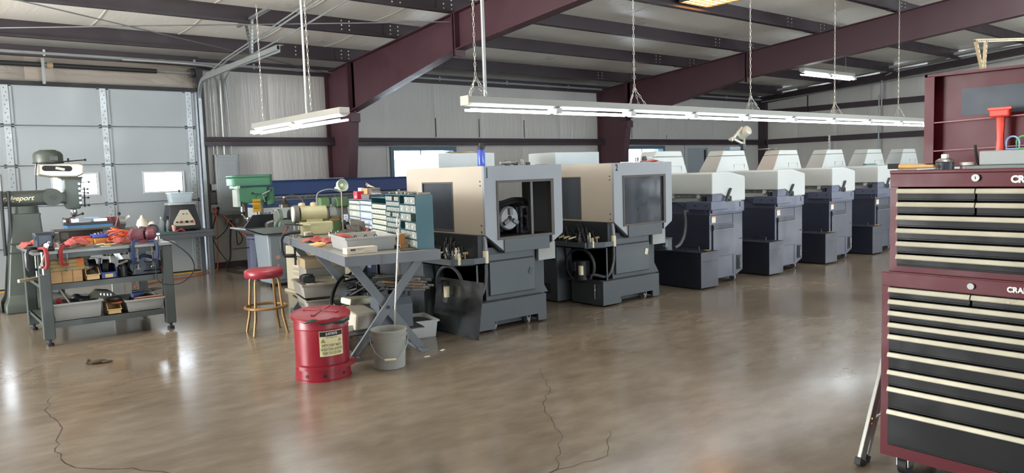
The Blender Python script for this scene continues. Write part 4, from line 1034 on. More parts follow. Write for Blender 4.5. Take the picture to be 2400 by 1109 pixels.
MB().cyl((0.02,-0.012,0.02),(0.04,-0.012,0.13),0.006,n=6).build('saw_bolt', m_steel, cs)
hs_ = thing('hand_saw','bright saw blade leaning against the dark blue bench saw','saw blade',(1.64,8.55,S1+0.001))
MB().add([(0.0,0,0.28),(0.04,0,0.29),(0.16,0,0.10),(0.10,0,0.10),(0.0,0.004,0.28),(0.04,0.004,0.29),(0.16,0.004,0.10),(0.10,0.004,0.10)],[(0,1,2,3),(7,6,5,4),(0,4,5,1),(1,5,6,2),(2,6,7,3),(3,7,4,0)]).build('blade', m_steel, hs_, 0)
MB().box(0.09,-0.01,0.0,0.17,0.015,0.11).build('grip', m_dark, hs_, 0, 0.006)
mx = thing('machine_nameplate','black nameplate lettered MAXT II behind the bench','nameplate',(1.91,9.62,0.70))
MB().box(-0.13,0,0,0.13,0.05,0.055).build('plate', m_black, mx, 0, 0.003)
lettering('MAXT II',0.058,M('plate_white','e0e0d8',0.5),mx,face_front(0,-0.001,0.027),bold=0.001)
MB().box(-0.06,0.02,-0.70,0.06,0.05,0.0).build('post', M('post_pale','b5b8b6',0.5), mx, 0)
# --- second shelf
tote('tote_box','larger grey plastic tote on the lower bench shelf, left',(1.06,8.245,S2),0.42,0.55,0.165,m_grey_pl)
tote('tote_box','grey plastic tote on the lower bench shelf beside the right leg',(1.70,8.25,S2),0.36,0.5,0.12,m_grey_pl)
bin_('storage_bin','small tan bin between the two totes on the lower shelf',(1.53,8.27,S2),0.125,0.22,0.11,m_tan_pl)
rnd = random.Random(11)
def toolbit(name, label, cat, p0, p1, r, mat, mat2=None, tip=None):
    p0, p1 = Vector(p0), Vector(p1)
    t = thing(name, label, cat, p0); d = p1-p0
    MB().cyl((0,0,0),d*0.45,r,r*0.8,10).build('handle', mat, t, 40)
    MB().cyl(d*0.45,d,r*(tip or 0.35),r*(tip or 0.35)*0.8,8).build('shaft', mat2 or m_steel, t, 40)
    return t
m_redh = M('red_handle','a2252b',0.4); m_wh = M('wood_handle','c79f63',0.55,0,.15,20); m_blh = M('blue_tape','2a3f73',0.5)
toolbit('screwdriver','red handled tool upright in the left lower tote','tool',(1.12,8.30,S2+0.20),(1.15,8.38,S2+0.05),0.024,m_redh)
lump('drill_motor','black power tool lying in the left lower tote','power tool',(1.22,8.42,S2+0.135),[(0,0,0,.06,(1.9,1,.9)),(.1,.02,.02,.05,(1.3,1,1))],m_blackpl)
toolbit('pry_bar','brown flat bar leaning in the left lower tote','bar',(1.24,8.33,S2+0.12),(1.16,8.45,S2+0.29),0.014,M('bar_brown','5d5346',0.6),M('bar_brown2','5d5346',0.6),0.9)
lump('cable_bundle','dark bundle of hoses heaped in the left lower tote','hose bundle',(1.36,8.45,S2+0.15),[(0,0,0,.055,(1.4,1.2,.8)),(.07,-.03,0,.04,(1.2,1,.8)),(-.06,.05,.02,.05)],m_black)
sg = thing('blade_guard','olive slotted guard cover between the lower totes','guard',(1.50,8.45,S2+0.17))
MB().prism([(-0.10,-0.06),(-0.10,0.0),(-0.02,0.07),(0.10,0.05),(0.16,-0.02),(0.16,-0.06)],'y',-0.06,0.12).build('guard_shell', M('olive_guard','57564a',0.5), sg, 0, 0.012)
for k in range(4): MB().boxc((-0.0+0.03*k,-0.062,0.03-0.006*k),(0.010,0.004,0.022)).build('slot', m_steel, sg, 0)
toolbit('screwdriver','blue taped handle lying across the right lower tote','tool',(1.76,8.27,S2+0.165),(2.02,8.40,S2+0.175),0.024,m_blh,m_steel)
toolbit('wrench','long grey wrench lying over the right lower tote','wrench',(1.80,8.45,S2+0.18),(2.06,8.34,S2+0.20),0.014,m_steel,m_steel,0.9)
toolbit('pipe_stub','copper coloured pipe lying at the front of the right lower tote','pipe',(1.78,8.29,S2+0.13),(2.05,8.27,S2+0.135),0.014,M('copper_pipe','a4715a',0.4,.3),M('copper_pipe2','a4715a',0.4,.3),0.9)
lump('orbital_sander','black and orange sander sitting over the small tan bin','sander',(1.61,8.33,S2+0.145),[(0,0,0,.05,(1.4,1.2,.55))],m_blackpl)
lump('sander_pad','orange pad under the black sander','pad',(1.62,8.33,S2+0.105),[(0,0,0,.05,(1.3,1.2,.3))],M('rust_pad','9a5531',0.7))
lump('cable_bundle','dark cables filling the right lower tote','hose bundle',(1.90,8.45,S2+0.11),[(0,0,0,.06,(1.9,1.4,.7)),(.06,-.08,-.01,.045,(1.5,1,.7)),(-.1,-.06,0,.05)],m_black)
# --- on the bench top
m_rag = M('red_shop_rag','a0504b',0.95,0,0.12,14,bump=0.4,bscale=60)
def rag(label, loc, sx, sy, h, seed, rz=0):
    r = random.Random(seed); ph = [r.uniform(0,6) for _ in range(6)]
    def fn(u, v):
        e = max(0, 1-((2*u-1)**2+(2*v-1)**2)*0.62)
        z = 0.003+h*e*(0.5+0.28*sin(7*u+ph[0]+2*sin(3*v+ph[1]))+0.22*sin(9*v+ph[2]+3*u)+0.2*abs(sin(13*u+8*v+ph[3]))+0.14*abs(sin(21*v-9*u+ph[4])))
        return (sx*(u-0.5)*(1+0.12*sin(6*v+ph[4])), sy*(v-0.5)*(1+0.12*sin(5*u+ph[5])), max(0.002,z))
    o = MB().grid(fn,34,28).build('shop_rag', m_rag, None, 80); o.location = loc; o.rotation_euler = (0,0,rz)
    md = o.modifiers.new('thick','SOLIDIFY'); md.thickness = 0.003; md.offset = 1
    return tag(o, label, 'rag', 'red shop rags')
rag('red shop rag heaped in the middle of the bench top',(1.36,8.62,BZ),0.24,0.22,0.085,1)
rag('red shop rag beside the black vise at the bench corner',(0.99,8.9,BZ),0.16,0.2,0.08,2)
rag('red shop rag tucked under the orange cord coil',(1.78,8.62,BZ),0.18,0.24,0.05,3)
rag('red shop rag behind the black vise, small',(1.16,8.86,BZ),0.10,0.1,0.06,4)
# black bench vise at the left corner
bv = thing('bench_vise','black blue bench vise on the left front corner of the bench','vise',(1.03,8.26,BZ))
MB().box(-0.05,0.0,0,0.09,0.18,0.03).build('vise_base', m_black, bv, 0, 0.008)
m_vblk = M('vise_black_blue','2b3440',0.4,0.2,0.12,8)
loft([(-0.06,0.09,0.02,0.17,0.03),(-0.055,0.085,0.02,0.17,0.10),(-0.065,0.10,-0.02,0.17,0.135),(-0.065,0.10,-0.02,0.17,0.175)],'vise_body', m_vblk, bv, 0.012)
MB().box(-0.055,-0.06,0.035,0.075,-0.02,0.165).build('front_jaw', m_vblk, bv, 0, 0.012)
MB().cyl((0.01,-0.10,0.06),(0.01,0.0,0.06),0.022,n=14).build('screw', m_steel, bv)
MB().cyl((0.035,-0.09,0.085),(-0.05,-0.10,-0.14),0.010,n=10).build('vise_handle', M('handle_steel','a39f95',0.35,.7), bv)
for p in ((0.035,-0.09,0.085),(-0.05,-0.10,-0.14)): MB().sph(p,0.016,10,6).build('handle_knob', m_steel, bv)
# steel beam anvil behind
an = thing('beam_offcut','dark steel beam offcut lying at the back of the bench','steel beam',(1.30,9.18,BZ))
MB().box(0,0,0.0,0.42,0.12,0.02).build('lower_flange', m_dark, an, 0, 0.003)
MB().holes(0.0,0.42,0.02,0.125,0.05,0.07,[(0.02,0.09,0.03,0.11)]).build('web', M('rusty_dark','3d342f',0.6,.2,.2), an, 0)
MB().box(-0.06,-0.02,0.125,0.55,0.14,0.148).build('upper_flange', M('beam_grey','4b4945',0.5,.3), an, 0, 0.004)
# maroon bench vise right
mvz = thing('bench_vise','maroon bench vise near the right end of the bench','vise',(1.92,8.44,BZ))
m_mar = M('maroon_casting','6e3440',0.45,0,0.12,8)
MB().cyl((0,0,0),(0,0,0.03),0.075,n=20).build('swivel_base', m_mar, mvz)
loft([(-0.10,0.02,-0.05,0.05,0.03),(-0.12,0.02,-0.05,0.05,0.09),(-0.08,0.02,-0.05,0.05,0.15)],'rear_jaw', m_mar, mvz, 0.012)
MB().lathe([(0.05,-0.0),(0.075,0.02),(0.075,0.08),(0.05,0.11)],(0.03,0,0.085),18,'x').build('front_jaw', m_mar, mvz)
MB().box(0.0,-0.045,0.12,0.03,0.045,0.165).build('jaw_plate', m_dark, mvz, 0, 0.003)
MB().cyl((0.12,0,0.07),(0.18,0,0.07),0.02,n=12).build('screw', m_steel, mvz)
MB().cyl((0.165,-0.01,0.08),(0.165,-0.02,-0.09),0.009,n=8).build('vise_handle', m_steel, mvz)
# C-clamps gripping the front edge
def cclamp(label, x, y, z, h, mat, throat=0.07, rz=0):
    t = thing('c_clamp', label, 'clamp', (x,y,z), rz, 'clamps on the bench edge')
    w = 0.013
    pts = [(0,0.05,0),(0,-0.02,0.005),(0,-throat*0.8,-0.01),(0,-throat,-0.045),(0,-throat,-h+0.03),(0,-throat*0.8,-h),(0,0.02,-h)]
    V = MB().tube(pts,[0.012,0.016,0.018,0.018,0.018,0.016,0.013],6).build('frame', mat, t, 40)
    MB().cyl((0,0.015,-h-0.07),(0,0.015,-0.045),0.008,n=8).build('screw', m_steel, t)
    MB().cyl((-0.03,0.015,-h-0.065),(0.03,0.015,-h-0.065),0.004,n=6).build('tommy_bar', m_steel, t)
    MB().cyl((0,0.015,-0.045),(0,0.015,-0.035),0.015,n=10).build('swivel_pad', m_steel, t)
    return t
m_cred = M('clamp_red','8d2a30',0.45,0,.12,10); m_cblu = M('clamp_blue','26365e',0.45,0,.12,10); m_cblk = M('clamp_black','1f232b',0.45)
cclamp('red clamp hanging at the bench corner under the black vise',1.005,8.16,bz+0.035,0.18,m_cred,0.06,R(25))
cclamp('red clamp on the bench front edge right of the black vise',1.20,8.22,bz+0.035,0.17,m_cred,0.06,R(-50))
cclamp('black clamp on the left corner of the bench behind the red one',0.95,8.30,bz+0.03,0.20,m_cblk,0.06,R(-80))
cclamp('blue clamp on the bench front edge left of the maroon vise',1.82,8.22,bz+0.035,0.22,m_cblu,0.07,R(-40))
cclamp('small blue clamp on the bench edge right of the maroon vise',1.98,8.22,bz+0.02,0.19,m_cblu,0.045,R(40))
# wooden tool racks with sockets, orange cord
wr = thing('socket_tray','wooden tray with a blue socket rail at the back of the bench','tool tray',(1.36,8.80,BZ))
m_or = M('orange_wood','b9782f',0.55,0,.15,8)
MB().box(0.0,0.05,0,0.20,0.22,0.055).build('wood_box', m_or, wr, 0, 0.004)
MB().box(0.20,0.0,0,0.50,0.24,0.05).build('wood_box', m_or, wr, 0, 0.004)
MB().box(0.19,0.02,0.055,0.50,0.20,0.09).build('blue_rail', M('rail_blue','2c47a8',0.4), wr, 0, 0.006)
for k in range(9): MB().cyl((0.215+0.03*k,0.06,0.09),(0.215+0.03*k,0.06,0.105+0.004*(k%3)),0.011,n=10).build('socket', m_steel, wr)
MB().box(0.02,0.07,0.055,0.18,0.20,0.075).build('red_insert', M('insert_red','b2382f',0.6), wr, 0, 0.003)
oc = thing('extension_cord','orange extension cord coiled on the bench beside the maroon vise','cord',(1.80,8.72,BZ))
m_oc = M('orange_cord','d8603a',0.5)
for k in range(6):
    r_ = random.Random(k); cx_, cy_, tl = r_.uniform(-.03,.03), r_.uniform(-.03,.03), r_.uniform(-.25,.25)
    MB().tube([(cx_+(0.10+0.012*k%0.03)*cos(a),cy_+0.085*sin(a),0.045+0.014*k+0.035*sin(a+k)*(1+tl)) for a in [2*pi*j/26 for j in range(26)]],0.0065,6,True).build('cord_loop', m_oc, oc)
m_tool = M('tool_steel','75736e',0.35,0.7,.15,20)
tl = [('file','wood handled file lying near the bench front edge',(1.55,8.32),(1.80,8.36),m_wh),('scraper','pale handled scraper lying right of the heaped rag',(1.58,8.44),(1.40,8.40),M('pale_handle','d8cfb6',0.5)),('chisel','dark handled chisel beside the blue clamp',(1.80,8.36),(1.62,8.30),M('brown_handle','5a4036',0.5)),
      ('file','thin file lying in front of the heaped rag',(1.20,8.33),(1.42,8.30),m_tool),('wrench','small wrench lying near the front edge of the bench',(1.45,8.27),(1.58,8.25),m_tool),('brush','wood brush lying behind the heaped rag',(1.50,8.60),(1.36,8.75),m_wh),
      ('pliers','red gripped pliers in front of the socket tray',(1.55,8.56),(1.70,8.62),m_redh),('file','long thin file between the rag and the maroon vise',(1.47,8.50),(1.72,8.47),m_tool)]
for n_, lb, a, b, mt in tl: toolbit(n_, lb, n_, (a[0],a[1],BZ+0.012), (b[0],b[1],BZ+0.010), 0.011, mt, m_tool)
pp = MB().box(0,0,0,0.12,0.09,0.001).build('paper_slip', m_white, None, 0); pp.location = (1.48,8.24,BZ); tag(pp,'white paper slip at the bench front edge','paper')
pp = MB().box(0,0,0,0.12,0.12,0.001).build('paper_slip', m_white, None, 0); pp.location = (1.12,8.44,BZ); tag(pp,'white paper sheet near the black vise','paper')
pc = MB().box(0,0,0,0.10,0.16,0.06).build('steel_block', m_steel, None, 0, 0.004); pc.location = (2.05,8.62,BZ); tag(pc,'bright steel block behind the maroon vise','steel block')
tp = thing('tape_spool','black spool of tape standing behind the maroon vise','spool',(2.09,8.66,BZ+0.061))
MB().lathe([(0.018,-0.03),(0.055,-0.03),(0.055,0.03),(0.018,0.03)],(0,0,0.055),22,'y').build('spool', m_black, tp); MB().lathe([(0.018,-0.034),(0.04,-0.034),(0.04,-0.03)],(0,0,0.055),18,'y').build('hub', m_dark, tp)
pipe('power_cord', [(2.10,8.30,0.93),(2.16,8.16,0.90),(2.30,8.10,0.75),(2.33,8.12,0.6),(2.20,8.14,0.48),(2.02,8.16,0.50),(1.98,8.18,0.62),(2.02,8.19,0.90)], 0.006, 'black power cord looping down at the right end of the bench', 'cord', m_black, 6, True)
pf_ = MB().boxc((0,0,0),(0.30,0.03,0.03)); o = pf_.build('wood_stick', M('pale_stick','c9c3ad',0.7), None, 0, 0.003); o.location = (0.98,8.75,0.607); o.rotation_euler = (0,0,0.5); tag(o,'pale stick poking out of the left side of the bench','stick')

# ------------------------------------------------------------------ side table with tumbler by the roller door
m_stab = M('side_table_grey','5c6269',0.5,0,.08,5)
sd = thing('side_table','grey steel table by the roller door carrying the black tumbler','table',(2.75,12.55,0))
MB().box(0,0,0.70,1.22,0.55,0.735).build('top', m_stab, sd, 0, 0.004)
MB().box(0.02,0.01,0.63,1.20,0.03,0.70).build('apron', m_stab, sd, 0); MB().box(1.17,0.03,0.63,1.19,0.5,0.70).build('apron', m_stab, sd, 0)
for x in (0.02,1.12):
    for y in (0.02,0.46): MB().box(x,y,0,x+0.07,y+0.07,0.70).build('leg', m_stab, sd, 0, 0.004)
SZ = 0.736
tm = thing('magnetic_tumbler','black tapered tumbler with beige control panel and clear bowl on top','tumbler',(3.53,12.80,SZ))
loft([(-0.25,0.25,-0.2,0.2,0.02),(-0.25,0.25,-0.2,0.2,0.06),(-0.19,0.19,-0.15,0.15,0.42)],'body', M('tumbler_black','2f3238',0.45), tm, 0.012)
loft([(-0.20,0.20,-0.16,0.16,0.42),(-0.20,0.20,-0.16,0.16,0.455)],'top_plate', M('plate_silver','b5b8ba',0.35,.4), tm, 0.006)
for s in (-0.2,0.2): MB().box(s-0.03,-0.2,0,s+0.03,0.2,0.02).build('foot', m_black, tm, 0)
import mathutils
def fp(x, z): return (x, -0.203+0.05*(z-0.06)/0.36, z)
pl = MB(); pts = [fp(-0.17,0.09),fp(0.16,0.09),fp(0.16,0.15),fp(0.07,0.34),fp(-0.05,0.34),fp(-0.17,0.15)]
pl.add([(p[0],p[1]-0.004,p[2]) for p in pts]+[(p[0],p[1]+0.003,p[2]) for p in pts],[(0,1,2,3,4,5),(11,10,9,8,7,6)]+[(i,i+6,(i+1)%6+6,(i+1)%6) for i in range(6)])
pl.build('control_panel', M('panel_beige','cfcbb8',0.5), tm, 0)
for x, mt in ((-0.12,m_black),(-0.055,M('knob_red','8d3a3a',0.4)),(0.03,m_black),(0.11,M('knob_red','8d3a3a',0.4))): MB().cyl(fp(x,0.15),(x,-0.215,0.15),0.02 if mt is not m_black or x > 0 else 0.012,n=12).build('knob', mt, tm)
for k in range(4): MB().boxc((-0.01+0.027*k-0.02,-0.178,0.235),(0.016,0.004,0.010)).build('indicator', M('led_red','a63c3c',0.5), tm, 0)
MB().boxc((0.0-0.01,-0.176,0.272),(0.035,0.004,0.018)).build('display', m_black, tm, 0); MB().boxc((0.045,-0.176,0.272),(0.025,0.004,0.018)).build('display', m_black, tm, 0)
m_clear = M('clear_bowl_plastic','cfe0e8',0.2,0,0.03,alpha=0.55)
loft([(-0.15,0.15,-0.12,0.12,0.456),(-0.165,0.165,-0.13,0.13,0.60)],'bowl', m_clear, tm, 0.01); loft([(-0.18,0.18,-0.145,0.145,0.60),(-0.175,0.175,-0.14,0.14,0.62)],'lid', m_clear, tm, 0.004)
MB().cyl((0,0,0.62),(0,0,0.64),0.012,n=8).build('lid_stem', m_dark, tm); MB().sph((0,0,0.648),0.018,10,6).build('lid_knob', m_black, tm)
def bottle(name, label, loc, prof, mat, capmat=None, capz=None, extra=None):
    t = thing(name, label, 'bottle', loc)
    MB().lathe(prof, n=20).build('bottle_body', mat, t)
    if capmat: MB().cyl((0,0,capz),(0,0,capz+0.02),0.018,n=12).build('cap', capmat, t)
    if extra: extra(t)
    return t
m_jug = M('milky_plastic','dcd7c8',0.4,0,.05)
def jugx(t):
    MB().tube(smoothpath([(0.05,0,0.22),(0.10,0,0.19),(0.085,0,0.12)]),0.012,8).build('handle', m_jug, t); MB().boxc((-0.02,-0.085,0.10),(0.06,0.006,0.03)).build('blue_label', M('label_blue','3a86b8',0.5), t, 0)
bottle('plastic_jug','large milky plastic jug on the side table',(2.93,12.72,SZ),[(0.085,0),(0.088,0.02),(0.088,0.15),(0.07,0.21),(0.03,0.25),(0.03,0.27)],m_jug,m_jug,0.27,jugx)
bottle('plastic_jug','smaller milky jug in front of the large one on the side table',(3.05,12.62,SZ),[(0.06,0),(0.06,0.15),(0.05,0.17),(0.02,0.19)],m_jug,None)
bottle('spray_bottle','clear spray bottle with black trigger on the side table',(3.30,12.68,SZ),[(0.04,0),(0.04,0.13),(0.02,0.17),(0.015,0.19)],m_clear,m_black,0.19,lambda t: MB().boxc((0.02,0,0.235),(0.09,0.03,0.035)).build('trigger', m_black, t, 0, 0.006))
bottle('spray_bottle','clear bottle beside the black tumbler',(3.24,12.84,SZ),[(0.045,0),(0.045,0.16),(0.02,0.2),(0.018,0.22)],m_clear,m_white,0.22)
bottle('drink_bottle','blue bottle lying low beside the jugs',(3.14,12.72,SZ),[(0.03,0),(0.03,0.06),(0.015,0.08)],M('blue_clear','6aa7d6',0.3,0,.05),None)
cu = MB().lathe([(0.022,0),(0.035,0.11),(0.033,0.11),(0.02,0.005)],n=16).build('paper_cup', M('cup_pink','d9a79c',0.6)); cu.location = (3.36,12.60,SZ); tag(cu,'pale pink paper cup beside the tumbler','cup')
o = rag('red rag at the foot of the tumbler',(3.44,12.60,SZ),0.14,0.1,0.05,9)
gs = MB().box(0,0,0,0.16,0.05,0.012).build('green_scraper', M('tool_green','2f8f6a',0.5), None, 0, 0.004); gs.location = (3.20,12.57,SZ); tag(gs,'green plastic tool at the front of the side table','tool')
# ------------------------------------------------------------------ wall electrics
m_ep = M('panel_grey','8b9193',0.5,0,.06,4)
ep = thing('electrical_panel','tall grey electrical panel on the wall right of the roller door','electrical panel',(4.25,WY-0.16,0.93))
MB().box(0,0,0,0.40,0.14,1.04).build('enclosure', m_ep, ep, 0, 0.006)
MB().box(0.03,-0.012,0.05,0.37,0.0,0.99).build('door_leaf', m_ep, ep, 0, 0.004)
MB().box(0.06,-0.016,0.30,0.34,-0.011,0.94).build('door_emboss', m_ep, ep, 0, 0.003)
for x, z in ((0.015,0.02),(0.385,0.02),(0.015,1.02),(0.385,1.02),(0.045,0.60)): MB().cyl((x,0,z),(x,-0.012,z),0.008,n=8).build('screw', m_dark, ep)
def wallbox(name, label, x, z, w, h, mat, depth=0.09):
    o = MB().box(0,0,0,w,depth,h).build(name, mat, None, 0, 0.006); o.location = (x,WY-depth-0.03,z); return tag(o,label,'outlet box')
b1 = wallbox('square_box','round-cornered pale box left of the electrical panel',4.16,1.36,0.11,0.11,m_ep)
b2 = thing('outlet_box','outlet box with two orange plugs left of the electrical panel','outlet box',(4.13,WY-0.13,0.98)); MB().box(0,0,0,0.15,0.09,0.14).build('box', m_ep, b2, 0, 0.006); MB().cyl((0.05,0,0.07),(0.05,-0.04,0.06),0.025,n=10).build('plug', M('plug_orange','b5492f',0.5), b2); MB().cyl((0.11,0,0.08),(0.11,-0.04,0.07),0.022,n=10).build('plug', m_black, b2)
b2b = wallbox('cover_plate','dark cover between the outlet box and the pale box',4.12,1.13,0.15,0.2,M('cover_dark','4d4a4c',0.5),0.06)
b3 = thing('outlet_box','outlet boxes under the electrical panel','outlet box',(4.38,WY-0.13,0.76)); MB().box(0,0,0,0.10,0.09,0.10).build('box', m_ep, b3, 0, 0.004); MB().box(0.14,0,0.01,0.22,0.09,0.10).build('box', m_ep, b3, 0, 0.004); MB().cyl((0.05,0,0.05),(0.05,-0.05,0.05),0.03,n=12).build('plug', m_black, b3)
pipe('orange_cord',[(4.18,WY-0.2,1.04),(4.20,WY-0.16,0.6),(4.17,WY-0.16,0.1),(4.05,WY-0.35,0.01),(3.6,WY-0.75,0.01),(3.0,12.3,0.01),(2.6,12.0,0.01)],0.008,'orange cord dropping from the outlet and trailing along the floor','cord',m_oc,6,True)
pipe('orange_cord',[(4.30,WY-0.18,0.95),(4.42,WY-0.3,0.75),(4.60,WY-0.8,0.45),(4.62,12.0,0.2),(4.5,11.7,0.012),(4.45,11.5,0.012)],0.010,'orange cord slanting from under the electrical panel to the drill press','cord',m_oc,6,True)
pipe('black_cable',[(4.43,WY-0.19,0.80),(4.36,WY-0.3,0.5),(4.34,WY-0.3,0.2),(4.2,WY-0.5,0.03),(4.25,12.3,0.012),(4.5,12.0,0.012),(4.7,11.6,0.012)],0.016,'thick black cable hanging under the electrical panel','cable',m_black,8,True)
pipe('black_cable',[(4.24,WY-0.2,1.05),(4.15,WY-0.16,0.8),(4.12,WY-0.2,0.5),(4.3,WY-0.25,0.15),(4.5,WY-0.3,0.02),(4.7,12.5,0.012)],0.009,'thin black cable falling from the outlet box left of the panel','cable',m_black,6,True)
pipe('black_cable',[(3.98,12.6,0.62),(4.1,12.9,0.55),(4.3,WY-0.25,0.66),(4.40,WY-0.2,0.80)],0.008,'black cable sagging from the side table to the wall outlet','cable',m_black,6,True)
pipe('black_cable',[(4.43,WY-0.2,0.80),(4.5,WY-0.5,0.55),(4.35,12.6,0.45),(4.2,12.2,0.75),(4.0,11.7,0.85)],0.009,'black cable looping from the wall outlet to the drill press','cable',m_black,6,True)

# ------------------------------------------------------------------ green drill press
m_dg = M('drill_green','4f8a6c',0.4,0,.08,5); m_sl = M('pedestal_slate','5d6580',0.45,0,.1,5)
dp = thing('drill_press','green drill press with a yellow tag in front of the wall','drill press',(4.28,11.45,0))
MB().box(-0.20,-0.34,0,0.20,0.20,0.07).build('base', m_sl, dp, 0, 0.012)
loft([(-0.28,-0.06,-0.36,-0.16,0.07),(-0.25,-0.08,-0.34,-0.18,0.13)],'foot_cover', M('dark_green','2f5a4a',0.45), dp, 0.01)
MB().cyl((0.05,0,0.07),(0.05,0,1.30),0.05,n=18).build('column', m_steel, dp)
MB().cyl((0.06,0,0.2),(0.06,0,0.5),0.075,n=16).build('column_sleeve', M('dark_green','2f5a4a'), dp)
pb = MB(); pb.prism([(-0.17,-0.08),(-0.10,-0.13),(0.02,-0.13),(0.09,-0.06),(0.09,0.08),(-0.17,0.08)],'z',0.07,0.62); pb.build('pedestal', m_sl, dp, 0, 0.01)
MB().lathe([(0.12,0.60),(0.16,0.63),(0.16,0.66),(0.10,0.68)],(-0.04,-0.02,0),22).build('pedestal_collar', m_sl, dp)
lt = MB(); lt.sph((-0.12,-0.05,0.78),0.10,18,12,(1.1,0.9,0.95)); lt.build('index_head', m_sl, dp)
MB().cyl((-0.12,-0.05,0.78),(-0.12,-0.17,0.77),0.065,0.05,16).build('head_cap', m_sl, dp)
MB().box(-0.05,-0.06,0.70,0.16,0.06,0.84).build('head_neck', m_sl, dp, 0, 0.02)
for a, b in (((-0.16,-0.08,0.86),(-0.26,-0.09,1.0)),((0.06,-0.06,0.83),(-0.02,-0.07,1.02))):
    o = MB().cyl(a,b,0.009,n=8).build('crank', m_steel, dp); MB().sph(b,0.016,8,6).build('crank_ball', m_steel, o)
MB().box(-0.42,-0.04,0.48,-0.14,0.0,0.495).build('side_shelf', m_dark, dp, 0)
hdp = MB(); hdp.prism([(-0.30,1.20),(-0.30,1.42),(0.14,1.42),(0.14,1.27),(0.06,1.20),(-0.16,1.16)],'y',-0.11,0.11); hdp.build('head_casting', m_dg, dp, 0, 0.015)
pg = [(-0.40,-0.13),(-0.36,-0.16),(0.17,-0.16),(0.22,-0.12),(0.22,0.12),(0.17,0.16),(-0.36,0.16),(-0.40,0.13)]
MB().prism(pg,'z',1.43,1.56).build('pulley_guard', m_dg, dp, 0, 0.015); MB().prism([(x*1.01,y*1.03) for x,y in pg],'z',1.562,1.60).build('guard_lid', m_dg, dp, 0, 0.012)
MB().prism([(-0.42,-0.06),(-0.34,-0.17),(-0.30,-0.17),(-0.30,0.0)],'z',1.40,1.44).build('guard_nose', M('pale_green','b9cfc2',0.5), dp, 0)
MB().cyl((0.22,0.02,1.14),(0.22,0.02,1.40),0.075,n=20).build('motor', m_dg, dp); MB().cyl((0.22,0.02,1.12),(0.22,0.02,1.14),0.06,n=20).build('motor_cap', M('dark_green','2f5a4a'), dp)
MB().cyl((0.05,0,1.13),(0.05,0,1.20),0.062,n=16).build('clamp_collar', m_dg, dp)
MB().box(-0.33,-0.10,1.12,-0.28,0.10,1.38).build('face_plate', M('plate_pale','c6d4cc',0.45), dp, 0, 0.004)
MB().cyl((-0.22,0,1.04),(-0.22,0,1.18),0.035,n=14).build('quill', m_steel, dp); MB().cyl((-0.22,0,0.97),(-0.22,0,1.04),0.022,0.03,12).build('chuck', m_dark, dp)
for a in (20,140,260):
    q = (0.05+0.0, -0.13, 1.30); e = (q[0]-0.17*cos(R(a)),-0.15,1.30+0.12*sin(R(a))-0.02)
    o = MB().cyl(q,e,0.007,n=8).build('feed_handle', m_steel, dp); MB().sph(e,0.016,8,6).build('handle_knob', m_black, o)
MB().box(-0.10,-0.11,1.14,0.0,-0.10,1.38) if False else None
yt = MB().box(-0.13,-0.19,1.03,-0.01,-0.186,1.23).build('warning_tag', m_yel, dp, 0)
for k, (s_, z_) in enumerate((('CAUTION',1.185),('OUT OF',1.125),('SERVICE',1.09))): lettering(s_,0.026,m_black,yt,face_front(-0.07,-0.1915,z_),depth=0.0004)
MB().tube(smoothpath([(-0.07,-0.188,1.23),(-0.06,-0.16,1.27),(0.0,-0.12,1.29)]),0.003,5).build('tag_wire', m_dark, yt)
# drill press round table on an arm
MB().cyl((-0.12,-0.03,0.93),(-0.12,-0.03,0.95),0.10,n=20).build('work_table', m_steel, dp)
MB().box(-0.15,-0.03,0.89,0.06,0.03,0.93).build('table_arm', m_dark, dp, 0, 0.006)

# ------------------------------------------------------------------ grinder on a grey cabinet
m_gc = M('cabinet_blue_grey','7b858c',0.45,0,.08,3)
gc = thing('grinder_cabinet','blue grey tool grinder cabinet behind the red stool','grinder',(3.93,10.25,0))
loft([(0.06,0.52,0.02,0.5,0.04),(0.02,0.50,0.0,0.52,0.75)],'cabinet', m_gc, gc, 0.03)
MB().box(0.05,0.05,0,0.12,0.2,0.05).build('foot', m_black, gc, 0); MB().box(0.4,0.05,0,0.5,0.2,0.05).build('foot', m_black, gc, 0)
MB().box(0.06,-0.004,0.10,0.27,0.004,0.70).build('cabinet_door', m_gc, gc, 0, 0.004)
MB().cyl((0.16,-0.004,0.42),(0.16,-0.01,0.42),0.03,n=16).build('round_badge', M('badge_pink','b58f86',0.6), gc); MB().box(0.145,-0.006,0.28,0.175,-0.003,0.33).build('badge', M('badge_pink','b58f86'), gc, 0); MB().cyl((0.10,-0.004,0.18),(0.10,-0.02,0.18),0.016,n=10).build('latch', M('latch_brown','5d4440',0.5), gc)
pn = MB(); pn.prism([(-0.30,0.84),(-0.06,0.75),(0.56,0.75),(0.62,0.86),(0.60,0.86),(0.54,0.77),(-0.05,0.77),(-0.29,0.86)],'y',-0.06,0.56); pn.build('drip_pan', M('pan_grey','7f8788',0.4,.2,.1,6), gc, 0, 0.004)
for y in (-0.06,0.55): MB().prism([(-0.30,0.85),(-0.06,0.75),(0.56,0.75),(0.62,0.86)],'y',y,y+0.012).build('pan_side', M('pan_grey','7f8788'), gc, 0)
bk = MB(); bk.prism([(-0.16,0.84),(-0.02,1.02),(0.30,1.02),(0.30,0.84)],'y',0.38,0.40); bk.build('splash_guard', m_blackpl, gc, 0)
for k, (x, rx) in enumerate(((0.30,0.11),(0.50,0.10))):
    MB().cyl((x-0.03,0.25,0.98),(x+0.03,0.25,0.98),rx,n=24).build('wheel_guard', M('guard_sage','7c8a80',0.45), gc); MB().cyl((x-0.034,0.25,0.98),(x-0.028,0.25,0.98),rx*0.82,n=24).build('grinding_wheel', M('wheel_grey','62635f',0.8), gc)
